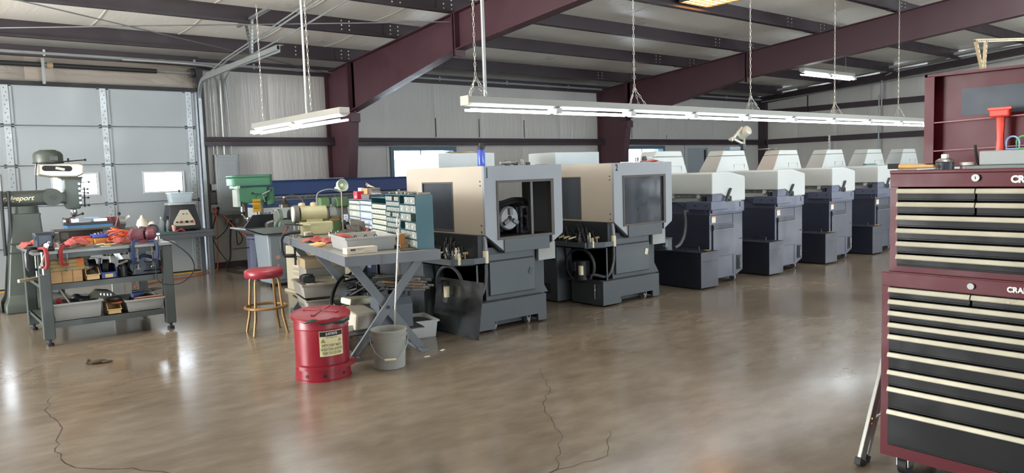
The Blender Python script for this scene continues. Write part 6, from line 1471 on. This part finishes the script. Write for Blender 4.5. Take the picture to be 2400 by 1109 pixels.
# ------------------------------------------------------------------ oily waste can
m_cr = M('can_red','861627',0.36,0,.06,5); m_bag = M('green_liner','21423a',0.35,0,.2,14,bump=.5,bscale=25)
WC = (2.44,5.34,0); RC = 0.208
wc_ = thing('oily_waste_can','red oily waste can with foot pedal and sloping lid','waste can',WC)
MB().lathe([(RC+0.006,0.0),(RC+0.006,0.01),(RC,0.014),(RC,0.085),(RC+0.004,0.09),(RC-0.004,0.095),(RC-0.004,0.39),(RC,0.395),(RC-0.003,0.40),(RC-0.003,0.475),(RC-0.012,0.478),(RC-0.012,0.40),(0.0,0.40)],n=48).build('body', m_cr, wc_)
tilt = Matrix.Translation((0,0,0.487)) @ Matrix.Rotation(R(5),4,'X') @ Matrix.Rotation(R(-2),4,'Y')
MB().lathe([(0.0,0.024),(0.12,0.020),(RC+0.008,0.008),(RC+0.016,0.0),(RC+0.016,-0.018),(RC+0.010,-0.018),(RC+0.008,-0.002),(0.0,0.004)],n=48).xf(tilt).build('lid', m_cr, wc_)
rib = MB(); rib.box(-0.14,-0.018,0.018,0.14,0.018,0.027); rib.box(-0.018,-0.14,0.018,0.018,0.14,0.027); rib.xf(tilt @ Matrix.Rotation(R(40),4,'Z')).build('lid_emboss', m_cr, wc_, 0, 0.003)
def bagfn(u, v):
    a = 2*pi*u; r = RC+0.006+0.012*sin(pi*v)*(0.6+0.4*sin(5*a+1)); return (r*cos(a), r*sin(a), 0.476-0.05*v*(0.55+0.45*sin(a*1.0+2.4))-0.006*sin(9*a))
MB().grid(bagfn,60,6).build('liner_edge', m_bag, wc_, 80)
for ang in (-150,-112,-68):
    a = R(ang); MB().cyl((RC*0.99*cos(a),RC*0.99*sin(a),0.045),((RC+0.003)*cos(a),(RC+0.003)*sin(a),0.045),0.0125,n=14).build('vent_hole', m_black, wc_)
pd = []
for j in range(19):
    a = R(-165+j*8); pd.append((a,))
V = []; F = []
for (a,) in pd:
    bulge = 0.012+0.028*max(0,(a-R(-70))/R(50))
    for r_, z_ in ((RC+0.001,0.088),(RC+0.008+bulge,0.090),(RC+0.008+bulge,0.118),(RC+0.001,0.124)): V.append((r_*cos(a),r_*sin(a),z_))
for j in range(18): F += [(4*j+k,4*j+(k+1)%4,4*j+4+(k+1)%4,4*j+4+k) for k in range(4)]
F += [(3,2,1,0),(72,73,74,75)]
MB().add(V,F).build('foot_pedal', m_cr, wc_, 40)
# printed sign, bent round the can
SA = R(-94)
def bend_can(off, zc, ac):
    def f(co):
        a = ac+co.x/RC; r_ = RC-0.004+off+co.z; return Vector((r_*cos(a), r_*sin(a), zc+co.y))
    return f
def patch(name, w, h, cx_, cz, mat, off, par):
    m = MB(); n = 14
    V = []; F = []
    for j in range(n+1):
        x = -w/2+w*j/n+cx_; a = SA+x/RC
        for z_ in (cz-h/2, cz+h/2): V.append(((RC-0.004+off)*cos(a),(RC-0.004+off)*sin(a),z_))
    F = [(2*j,2*j+2,2*j+3,2*j+1) for j in range(n)]
    return m.add(V,F).build(name, mat, par, 60)
m_sign = M('sign_cream','d9cfa0',0.55,0,.06,20)
sg_ = patch('warning_sign',0.190,0.190,0.0,0.288,m_sign,0.0012,wc_)
patch('sign_header',0.182,0.036,0.0,0.361,m_black,0.002,sg_)
def sign_text(s, size, x, z, mat, sx=1, bold=0.0): return lettering(s,size,mat,sg_,None,0.0002,'sign_lettering',0,sx,'CENTER',(lambda co: bend_can(0.0022,z,SA+x/RC)(co)),bold)
sign_text('JUSTRITE',0.024,0.0,0.361,m_white,0.95,0.0004)
sign_text('OILY WASTE CAN',0.013,0.0,0.332,m_black,0.85)
sign_text('EMPTY EVERY NIGHT',0.030,0.0,0.273,m_black,0.56)
sign_text('VACIELO TODAS LAS NOCHES',0.030,0.0,0.244,m_black,0.42)
sign_text('VIDER TOUS LES SOIRS',0.030,0.0,0.215,m_black,0.50)
for tx_ in (-0.066,0.066):
    P3 = [(tx_-0.017,0.298),(tx_+0.017,0.298),(tx_,0.327)]; ci = (tx_,0.308)
    P4 = [(ci[0]+(p[0]-ci[0])*0.72, ci[1]+(p[1]-ci[1])*0.72) for p in P3]
    bq = lambda p: tuple(bend_can(0.0022,0,SA)(Vector((p[0],p[1],0))))
    MB().add([bq(p) for p in P3+P4],[(0,1,4,3),(1,2,5,4),(2,0,3,5)]).build('hazard_triangle', m_black, sg_, 0)
    MB().add([bq((ci[0]+0.0035*cos(a),ci[1]+0.006*sin(a))) for a in [2*pi*j/10 for j in range(10)]],[tuple(range(10))]).build('flame_mark', m_black, sg_, 0)

# ------------------------------------------------------------------ bucket with a steel rod
m_bk = M('bucket_grey','93958f',0.5,0,.06,5)
BK = (2.945,5.20,0)
bk_ = thing('plastic_bucket','grey plastic bucket with wire handle by the red waste can','bucket',BK)
MB().lathe([(0.118,0.0),(0.122,0.004),(0.132,0.215),(0.138,0.217),(0.138,0.224),(0.133,0.226),(0.135,0.25),(0.142,0.252),(0.142,0.262),(0.136,0.264),(0.139,0.295),(0.146,0.297),(0.146,0.308),(0.139,0.309),(0.133,0.30),(0.116,0.008),(0.0,0.006)],n=44).build('pail', m_bk, bk_)
for s in (-1,1): MB().cyl((s*0.138,0,0.258),(s*0.155,0,0.258),0.012,n=10).build('handle_ear', m_bk, bk_)
hp = [(0.15*cos(a),-0.158*sin(a),0.255-0.165*sin(a)) for a in [pi*j/24 for j in range(25)]]
MB().tube(hp,0.004,6).build('wire_handle', m_pipe, bk_)
mid = hp[11:14]; MB().cyl((-0.045,-0.156,0.092),(0.045,-0.156,0.092),0.010,n=12).build('grip', m_cream, bk_)
bk_.rotation_euler = (0,0,R(-28))
rd = thing('steel_rod','long thin steel rod with a looped end standing in the bucket','rod',(2.975,5.21,0.012))
MB().tube([(0,0,0),(0.125,0.03,1.06),(0.130,0.03,1.10)],0.0065,8).build('rod', M('rod_grey','a5a49c',0.4,.6), rd)
MB().tube(smoothpath([(0.130,0.03,1.08),(0.115,0.03,1.12),(0.12,0.03,1.17),(0.135,0.03,1.185),(0.145,0.03,1.16),(0.138,0.035,1.10),(0.118,0.04,1.06),(0.120,0.03,1.03)],5),0.006,8).build('looped_end', M('rod_grey','a5a49c'), rd)

# ------------------------------------------------------------------ leaning sheet, floor scrap
sh = MB(); sh.add([(3.96,6.13,0.002),(3.98,5.40,0.002),(4.03,5.36,0.53),(4.02,6.10,0.525),(3.964,6.13,0.002),(3.984,5.40,0.002),(4.034,5.36,0.53),(4.024,6.10,0.525)],[(0,1,2,3),(7,6,5,4),(0,4,5,1),(1,5,6,2),(2,6,7,3),(3,7,4,0)])
o = sh.build('steel_sheet', M('sheet_dull_steel','75787b',0.2,0.95,.3,7), None, 0); at_origin(o,(3.97,5.76,0)); tag(o,'dull steel sheet leaning against the first grey machine','sheet')
MB().cyl((0.0,0.05,0.06),(-0.006,0.05,0.06),0.006,n=8).build('rivet', m_steel, o)
fs = thing('shop_glove','dark brown glove-like scrap lying alone on the floor','glove',(1.19,7.13,0))
MB().sph((0.02,-0.0,0.018),0.05,14,8,(1.5,0.6,0.36)).build('palm', M('brown_leather','4a4030',0.85,0,.2,25), fs); MB().sph((-0.05,0.02,0.028),0.03,10,6,(0.8,0.9,0.8)).build('cuff', M('brown_leather','4a4030'), fs); MB().sph((0.09,-0.03,0.012),0.03,10,6,(1.5,0.6,0.35)).build('finger', M('brown_leather','4a4030'), fs)

# ------------------------------------------------------------------ things standing on the grey machines
wbz = thing('water_bottle','blue sports bottle standing on the first grey machine','bottle',(4.46,5.90,1.586))
MB().lathe([(0.0,0.0),(0.036,0.0),(0.038,0.01),(0.038,0.14),(0.03,0.165),(0.024,0.17),(0.0,0.17)],n=22).build('flask', M('bottle_blue','3d55b8',0.15,0,.05,alpha=0.75), wbz)
MB().lathe([(0.036,0.165),(0.036,0.195),(0.022,0.20),(0.02,0.225),(0.0,0.228)],n=20).build('lid', m_black, wbz); MB().tube(arc((0.03,0,0.195),0.018,-1.2,1.8,8,'xz'),0.005,6).build('carry_loop', m_black, wbz)
for k, (x, y, L, lb) in enumerate(((4.72,5.86,0.16,'round steel spindle nose lying on the first grey machine'),(4.86,5.90,0.10,'stubby steel collet lying on the first grey machine'))):
    o = MB().lathe([(0.0,-L/2),(0.014,-L/2),(0.016,0),(0.026,0.02),(0.026,L/2),(0.0,L/2)],(0,0,0.027),16,'x').build('steel_spindle', m_tool); o.location = (x,y,1.586); o.rotation_euler = (0,0,0.3-0.5*k); tag(o,lb,'spindle')
o = MB().cyl((0,0,0),(0,0,0.06),0.018,n=14).build('steel_plug', m_tool); o.location = (4.90,5.80,1.586); tag(o,'short steel plug standing upright on the first grey machine','plug')
o = MB().box(0,0,0,0.035,0.035,0.03).build('steel_plug', m_dark); o.location = (4.99,5.82,1.586); tag(o,'small dark block near the right top edge of the first grey machine','block')
o = MB().box(0,0,0,0.14,0.03,0.006).build('flat_wrench', m_tool, None, 0, 0.002); o.location = (5.08,5.78,1.586); tag(o,'flat wrench on the right top edge of the first grey machine','wrench')
o = MB().grid(lambda u,v:(0.34*u,0.2*v,0.008+0.012*sin(7*u+4*v)*sin(5*v)),14,8).build('crumpled_paper', M('brown_paper','c8b48f',0.8), None, 60); o.location = (4.98,7.15,1.758); tag(o,'crumpled brown paper on the control cabinet of the first grey machine','paper')
o = MB().lathe([(0.032,0),(0.034,0.06),(0.030,0.06),(0.028,0.004),(0,0.004)],n=18).build('steel_cup', m_steel); o.location = (6.72,5.86,1.586); tag(o,'steel cup standing on grey machine 2','cup')
o = MB().lathe([(0.02,-0.012),(0.034,-0.012),(0.034,0.012),(0.02,0.012)],(0,0,0.034),18,'y').build('bearing_ring', m_dark); o.location = (6.86,5.88,1.592); tag(o,'dark ring standing beside the steel cup on grey machine 2','ring')
rag('red rag spread under the dark ring on grey machine 2',(6.90,5.82,1.586),0.30,0.14,0.022,41)
for k in range(3):
    o = MB().box(0,0,0,0.06,0.05,0.008).build('paper_slip', m_white, None, 0); o.location = (6.35+0.13*k,5.75,1.586); o.rotation_euler = (0,0,0.4*k); tag(o,['white slip on top of grey machine 2 near its number','white slip on top of grey machine 2, middle','white slip on grey machine 2 nearest the cup'][k],'paper')
tp_ = MB().grid(lambda u,v:(0.40*u,0.3*v,0.010+0.02*abs(sin(6*u+3*v))*(1-u*0.4)),14,8).build('plastic_sheet', M('film_pale','c7c2b4',0.5), None, 60); tp_.location = (10.86,6.72,1.742); tag(tp_,'crumpled pale sheet on the third pale head cover','sheet')
gt = thing('caliper_set','green grey gauge lying on the fourth navy machine cover','gauge',(12.55,5.95,1.446)); MB().box(0,0,0,0.34,0.06,0.03).build('gauge_body', M('gauge_green','4e6a68',0.45), gt, 0, 0.006); MB().box(0.40,0,0,0.52,0.05,0.02).build('gauge_jaw', M('gauge_pale','b5b4aa',0.5), gt, 0, 0.004)
# jointed work lamp on the second pale head cover
wl2 = thing('work_lamp','cream jointed work lamp rising from the second pale head cover','lamp',(10.18,6.75,1.745))
m_wlp = M('lamp_cream','b9b7a8',0.4); MB().box(-0.04,-0.04,0,0.04,0.04,0.10).build('post', m_dark, wl2, 0, 0.006)
MB().boxc((-0.13,0,0.14),(0.34,0.03,0.035),0,0,0.28).build('lower_arm', m_wlp, wl2, 0, 0.006); MB().box(0.035,-0.015,0.05,0.05,0.015,0.19).build('post_strap', m_wlp, wl2, 0)
MB().boxc((-0.15,0,0.25),(0.36,0.03,0.035),0,0,-0.62).build('upper_arm', m_wlp, wl2, 0, 0.006); MB().cyl((-0.30,-0.03,0.165),(-0.30,0.03,0.165),0.022,n=10).build('elbow', m_wlp, wl2)
q = Matrix.Translation((0.03,-0.03,0.28)) @ Matrix.Rotation(R(62),4,'X') @ Matrix.Rotation(R(-30),4,'Z')
MB().lathe([(0.05,0.08),(0.075,0.06),(0.08,-0.07),(0.085,-0.09),(0.078,-0.09),(0.07,-0.06),(0.03,0.02),(0,0.03)],n=22).xf(q).build('lamp_head', m_wlp, wl2); MB().sph((0,0,-0.05),0.04,12,8).xf(q).build('bulb', M('bulb_white','ece8da'), wl2)
ob = MB().box(0,0,0,0.28,0.12,0.06).build('tool_tray', M('tray_blue_grey','667683',0.45), None, 0, 0.01); ob.location = (9.72,6.66,1.74); tag(ob,'blue grey tray on the second pale head cover by the work lamp','tray')

# ------------------------------------------------------------------ red tool chest and cabinet
m_tc = M('chest_red','56121f',0.45,0,.06,4,spec=.35); m_td = M('drawer_black','121417',0.5,0,.1,6,spec=.3); m_th = M('drawer_trim','c9c6b4',0.35,0.35,.1,8)
CX, CY1, CW = 3.65, 1.615, 0.735         # front plane, far edge, width along y
tc_ = thing('tool_chest','red top tool chest with black drawers and open lid','tool chest',(CX,CY1,0.995))
D_ = 0.44
def chest_drawers(par, x, ya, yb, rows, z_top, split):
    """rows: heights from the top"""
    z = z_top
    for i, h in enumerate(rows):
        parts = [(ya,yb)] if i not in split else [(ya,(ya+yb)/2+0.003),((ya+yb)/2-0.003,yb)]
        for a, b in parts:
            d = MB(); d.box(x-0.010,b,z-h+0.004,x+0.02,a,z-0.002); d_ = d.build('drawer', m_td, par, 0, 0.002)
            MB().prism([(x-0.012,z-0.002),(x-0.022,z-0.004),(x-0.026,z-0.022),(x-0.020,z-0.026),(x-0.010,z-0.020)],'y',0,1).build('x',m_th) if False else None
            t_ = MB(); n = [(x-0.010,z-0.002),(x-0.020,z-0.003),(x-0.028,z-0.020),(x-0.026,z-0.024),(x-0.010,z-0.022)]
            t_.add([(p[0],a,p[1]) for p in n]+[(p[0],b,p[1]) for p in n],[tuple(range(5)),tuple(range(9,4,-1))]+[(k,(k+1)%5,(k+1)%5+5,k+5) for k in range(5)])
            t_.build('drawer_trim', m_th, d_, 0)
            MB().box(x-0.014,b+0.002,z-h+0.005,x-0.009,a-0.002,z-h+0.013).build('drawer_lip', m_td, d_, 0, 0.002)
        z -= h
# top chest shell
H1 = 0.475
b = MB(); b.holes(-CW,0,0,H1,0.0,0.012,[(-CW+0.035,-0.035,0.03,H1-0.075)],'x')
b.box(0.013,-0.012,0,D_,0,H1); b.box(0.013,-CW,0,D_,-CW+0.012,H1); b.box(D_-0.012,-CW+0.013,0,D_,-0.013,H1); b.box(0.013,-CW+0.013,0,D_-0.013,-0.013,0.012); b.box(0.012,-CW+0.012,H1-0.07,D_-0.012,-0.012,H1-0.06)
b.build('carcass', m_tc, tc_, 0)
MB().box(-0.006,-CW-0.002,H1-0.012,0.02,0.002,H1+0.004).build('front_lip', m_tc, tc_, 0, 0.003)
MB().box(-0.004,-CW,H1-0.075,0.0,0,H1-0.012).build('fascia', m_tc, tc_, 0, 0.002)
chest_drawers(tc_, 0.008, -0.034, -CW+0.034, [0.062,0.062,0.062,0.062,0.062,0.062], H1-0.08, (0,1))
MB().cyl((-0.004,-CW/2,H1-0.035),(-0.016,-CW/2,H1-0.035),0.016,n=18).build('lock', M('lock_nickel','8d8f8e',0.4,.4), tc_); MB().boxc((-0.0165,-CW/2,H1-0.035),(0.001,0.003,0.012)).build('keyhole', m_black, tc_, 0)
lettering('CRAFTSMAN',0.040,M('badge_silver','b9bab6',0.35,.4),tc_,face_left(-0.006,-0.500,H1-0.044),depth=0.002,align='LEFT',bold=0.002,sx=0.95)
# lid, open, leaning back a touch
lid = MB(); lz = H1+0.01
lid.box(D_-0.02,-CW,lz,D_-0.005,0,lz+0.46); lid.box(D_-0.075,-0.012,lz,D_-0.02,0,lz+0.46); lid.box(D_-0.075,-CW,lz,D_-0.02,-CW+0.012,lz+0.46); lid.box(D_-0.075,-CW,lz+0.448,D_-0.02,0,lz+0.46)
lo_ = lid.build('lid', m_tc, tc_, 0)
MB().box(D_-0.075,-0.045,lz+0.02,D_-0.070,-0.012,lz+0.45).build('lid_flange', m_tc, lo_, 0)
MB().box(D_-0.0215,-0.52,lz+0.25,D_-0.0200,-0.15,lz+0.38).build('dark_decal', M('decal_slate','3f4a55',0.55), lo_, 0)
for z_ in (0.08,0.22): MB().cyl((D_-0.07,-0.012,lz+z_),(D_-0.07,-CW+0.012,lz+z_+0.02),0.003,n=6).build('stay_wire', M('wire_pink','b98a92',0.4,.3), lo_)
# base cabinet
H0, Z0 = 0.90, 0.095
bc_ = thing('tool_cabinet','red rolling tool cabinet with black drawers under the red top chest','tool cabinet',(CX-0.03,CY1+0.02,0))
CW2, D2_ = CW+0.04, 0.48
b = MB(); b.holes(-CW2,0,Z0,Z0+H0,0.0,0.012,[(-CW2+0.036,-0.036,Z0+0.055,Z0+H0-0.07)],'x')
b.box(0.013,-0.012,Z0,D2_,0,Z0+H0-0.013); b.box(0.013,-CW2,Z0,D2_,-CW2+0.012,Z0+H0-0.013); b.box(D2_-0.012,-CW2+0.013,Z0,D2_,-0.013,Z0+H0-0.013); b.box(0.013,-CW2+0.013,Z0,D2_-0.013,-0.013,Z0+0.012); b.box(0.013,-CW2,Z0+H0-0.012,D2_,0,Z0+H0)
b.build('carcass', m_tc, bc_, 0)
MB().box(-0.004,-CW2,Z0+H0-0.068,0.0,0,Z0+H0-0.004).build('fascia', m_tc, bc_, 0, 0.002)
rows = [0.052,0.05,0.052,0.052,0.08,0.078,0.075,0.102,0.165]
k_ = (H0-0.070-0.055)/sum(rows); rows = [r_*k_ for r_ in rows]
chest_drawers(bc_, 0.008, -0.035, -CW2+0.035, rows, Z0+H0-0.072, (0,))
MB().cyl((-0.004,-CW2/2,Z0+H0-0.035),(-0.014,-CW2/2,Z0+H0-0.035),0.014,n=18).build('lock', M('lock_nickel','8d8f8e',0.4,.4), bc_)
lettering('CRAFTSMAN',0.032,M('badge_silver','b9bab6'),bc_,face_left(-0.005,-0.525,Z0+H0-0.036),depth=0.002,align='LEFT',bold=0.0015,sx=0.95)
for x in (0.07,0.41):
    for y in (-0.09,-CW2+0.09):
        w = MB().cyl((x,y-0.02,0.045),(x,y+0.02,0.045),0.045,n=20).build('caster_wheel', m_black, bc_)
        f = MB(); f.box(x-0.035,y-0.028,0.045,x+0.035,y-0.023,0.095); f.box(x-0.035,y+0.023,0.045,x+0.035,y+0.028,0.095); f.box(x-0.04,y-0.035,0.088,x+0.04,y+0.035,0.095); f.build('fork', m_steel, w, 0)
# things in the open chest
CT = 0.995+H1-0.060+0.001
sc_ = thing('ice_scraper','red orange plastic scraper standing in the open chest lid','scraper',(CX+0.36,CY1-0.34,CT))
m_sc = M('scraper_orange','d8412f',0.45,0,.08,9)
MB().prism([(-0.016,0.0),(0.016,0.0),(0.020,0.10),(0.014,0.20),(0.018,0.30),(-0.018,0.30),(-0.014,0.20),(-0.020,0.10)],'x',-0.008,0.008).build('handle', m_sc, sc_, 35, 0.004)
MB().boxc((-0.01,0,0.315),(0.03,0.085,0.038)).build('head', m_sc, sc_, 0, 0.008); MB().boxc((-0.012,0,0.336),(0.02,0.10,0.012)).build('blade', M('scraper_light','e8584a',0.4), sc_, 0, 0.003)
cn_ = thing('spray_can','short black aerosol can with an orange leaf mark in the red chest','can',(CX+0.10,CY1-0.20,CT))
MB().lathe([(0.0,0),(0.038,0.0),(0.038,0.095),(0.034,0.105),(0.018,0.113),(0.0,0.115)],n=24).build('can_body', M('can_print','43474f',0.35,.3,.15,30), cn_); MB().lathe([(0.039,0.094),(0.041,0.098),(0.036,0.106),(0.020,0.114)],n=24).build('can_rim', m_steel, cn_)
MB().boxc((0,0,0.122),(0.03,0.025,0.02)).build('nozzle', m_white, cn_, 0, 0.004)
lf = MB(); lf.add([(-0.0395,0.015+0.012*cos(a)*(1 if k%2 else 0.45),0.055+0.018*sin(a)*(1 if k%2 else 0.45)) for k, a in enumerate([2*pi*j/12 for j in range(12)])],[tuple(range(12))]); lf.build('leaf_mark', M('leaf_orange','d8703f',0.5), cn_, 0)
cr_ = thing('clear_jar','clear plastic jar beside the aerosol can in the chest','jar',(CX+0.16,CY1-0.27,CT)); MB().lathe([(0.0,0),(0.028,0),(0.028,0.075),(0.0,0.078)],n=18).build('jar_body', M('jar_pinkish','c99aa0',0.25,0,.05,alpha=.6), cr_); MB().cyl((0,0,0.078),(0,0,0.092),0.029,n=18).build('jar_lid', m_white, cr_)
kn = thing('hand_brush','wooden handled tool lying on the front lip of the red chest','tool',(CX+0.03,CY1-0.04,1.479)); MB().cyl((0.02,0.02,0.012),(0.0,-0.14,0.010),0.013,0.008,10).build('handle', m_wh, kn); MB().boxc((0.025,0.05,0.014),(0.025,0.05,0.025),0.2).build('ferrule', m_black, kn, 0, 0.003)
for k, (x, y, w, d, h, z, mt, lb) in enumerate(((0.12,-0.56,0.16,0.28,0.045,0.0,M('case_grey_teal','7f8b8b',0.45),'lower grey tool case lying in the chest'),(0.16,-0.58,0.14,0.26,0.035,0.046,M('case_grey','9aa0a0',0.45),'upper grey tool case lying in the chest'),(0.05,-0.42,0.09,0.16,0.03,0.0,M('case_grey_teal','7f8b8b'),'flat grey case at the front of the chest'))):
    o = MB().box(0,0,0,w,d,h+0.03).build('tool_case', mt, None, 0, 0.006); o.location = (CX+x,CY1+y,CT+z+(0.03 if k == 1 else 0)); tag(o,lb,'case')
hk = thing('hose_nozzle','curved black hose tool in the red chest','tool',(CX+0.20,CY1-0.30,CT)); MB().tube(smoothpath([(0.0,-0.08,0.03),(0.0,-0.03,0.06),(0,0.0,0.10),(0,0.01,0.17)]),0.007,8).build('hose', m_black, hk)
for k, (c_, y) in enumerate((('8fa3d8',-0.44),('55b56a',-0.48))):
    o = MB().tube(arc((0,0,0.03),0.025,0.0,pi,8,'yz')+[(0,-0.025,0.0),(0,0.025,0.0)],0.004,6,True).build('carabiner', M('clip_%d'%k,c_,0.35)); o.location = (CX+0.20,CY1+y,CT+0.146); tag(o,['pale blue clip on the tool cases','green clip on the tool cases'][k],'clip')
# folding ladder leaning against the far side of the cabinet
m_al = M('ladder_aluminium','a9aba8',0.4,0.6,.1,10)
ld = thing('step_ladder','folded aluminium step ladder leaning behind the red tool cabinet','ladder',(3.62,1.735,0))
def rail_(p0, p1, name='rail', w=0.055, d=0.022):
    p0, p1 = Vector(p0), Vector(p1); v = (p1-p0); L = v.length; z = v.normalized(); x = Vector((1,0,0)); x = (x-z*x.dot(z)).normalized(); y = z.cross(x)
    q = Matrix((x,y,z)).transposed().to_4x4(); q.translation = p0
    o = MB().box(-w/2,-d/2,0,w/2,d/2,L).xf(q).build(name, m_al, ld, 0, 0.004)
    f = MB().box(-w/2-0.006,-d/2-0.006,-0.003,w/2+0.006,d/2+0.006,0.035).xf(q).build('foot_cap', m_black, o, 0, 0.004)
    return o
a1 = rail_((0.0,0.0,0.005),(0.62,-0.02,1.25)); a2 = rail_((0.07,0.012,0.005),(0.68,-0.012,1.22),'rail',0.035,0.03)
rail_((0.42,0.02,0.005),(0.74,0.0,1.25)); 
for k in range(3): MB().cyl((0.12+0.17*k,0.0,0.22+0.32*k),(0.50+0.09*k,0.02,0.22+0.32*k),0.014,n=8).build('rung', m_al, ld)
for p in ((0.09,-0.013,0.20),(0.095,-0.013,0.225),(0.20,-0.016,0.42)): MB().cyl(p,(p[0],p[1]-0.008,p[2]),0.008,n=8).build('rivet', M('brass_rivet','c2a05a',0.35,.6), ld)
MB().boxc((0.235,0.0,0.34),(0.034,0.034,0.06),0,0,R(26.4)).build('blue_decal', M('decal_blue','3f5f9e',0.5), ld, 0)

for k, (x, y) in enumerate(((3.33,5.25),(3.55,5.35))):
    o = MB().boxc((0,0,0.002),(0.05,0.025,0.003),0.5*k).build('paper_scrap', m_white, None, 0); o.location = (x,y,0); tag(o,['white scrap on the floor right of the bucket','white scrap on the floor near the leaning sheet'][k],'scrap')
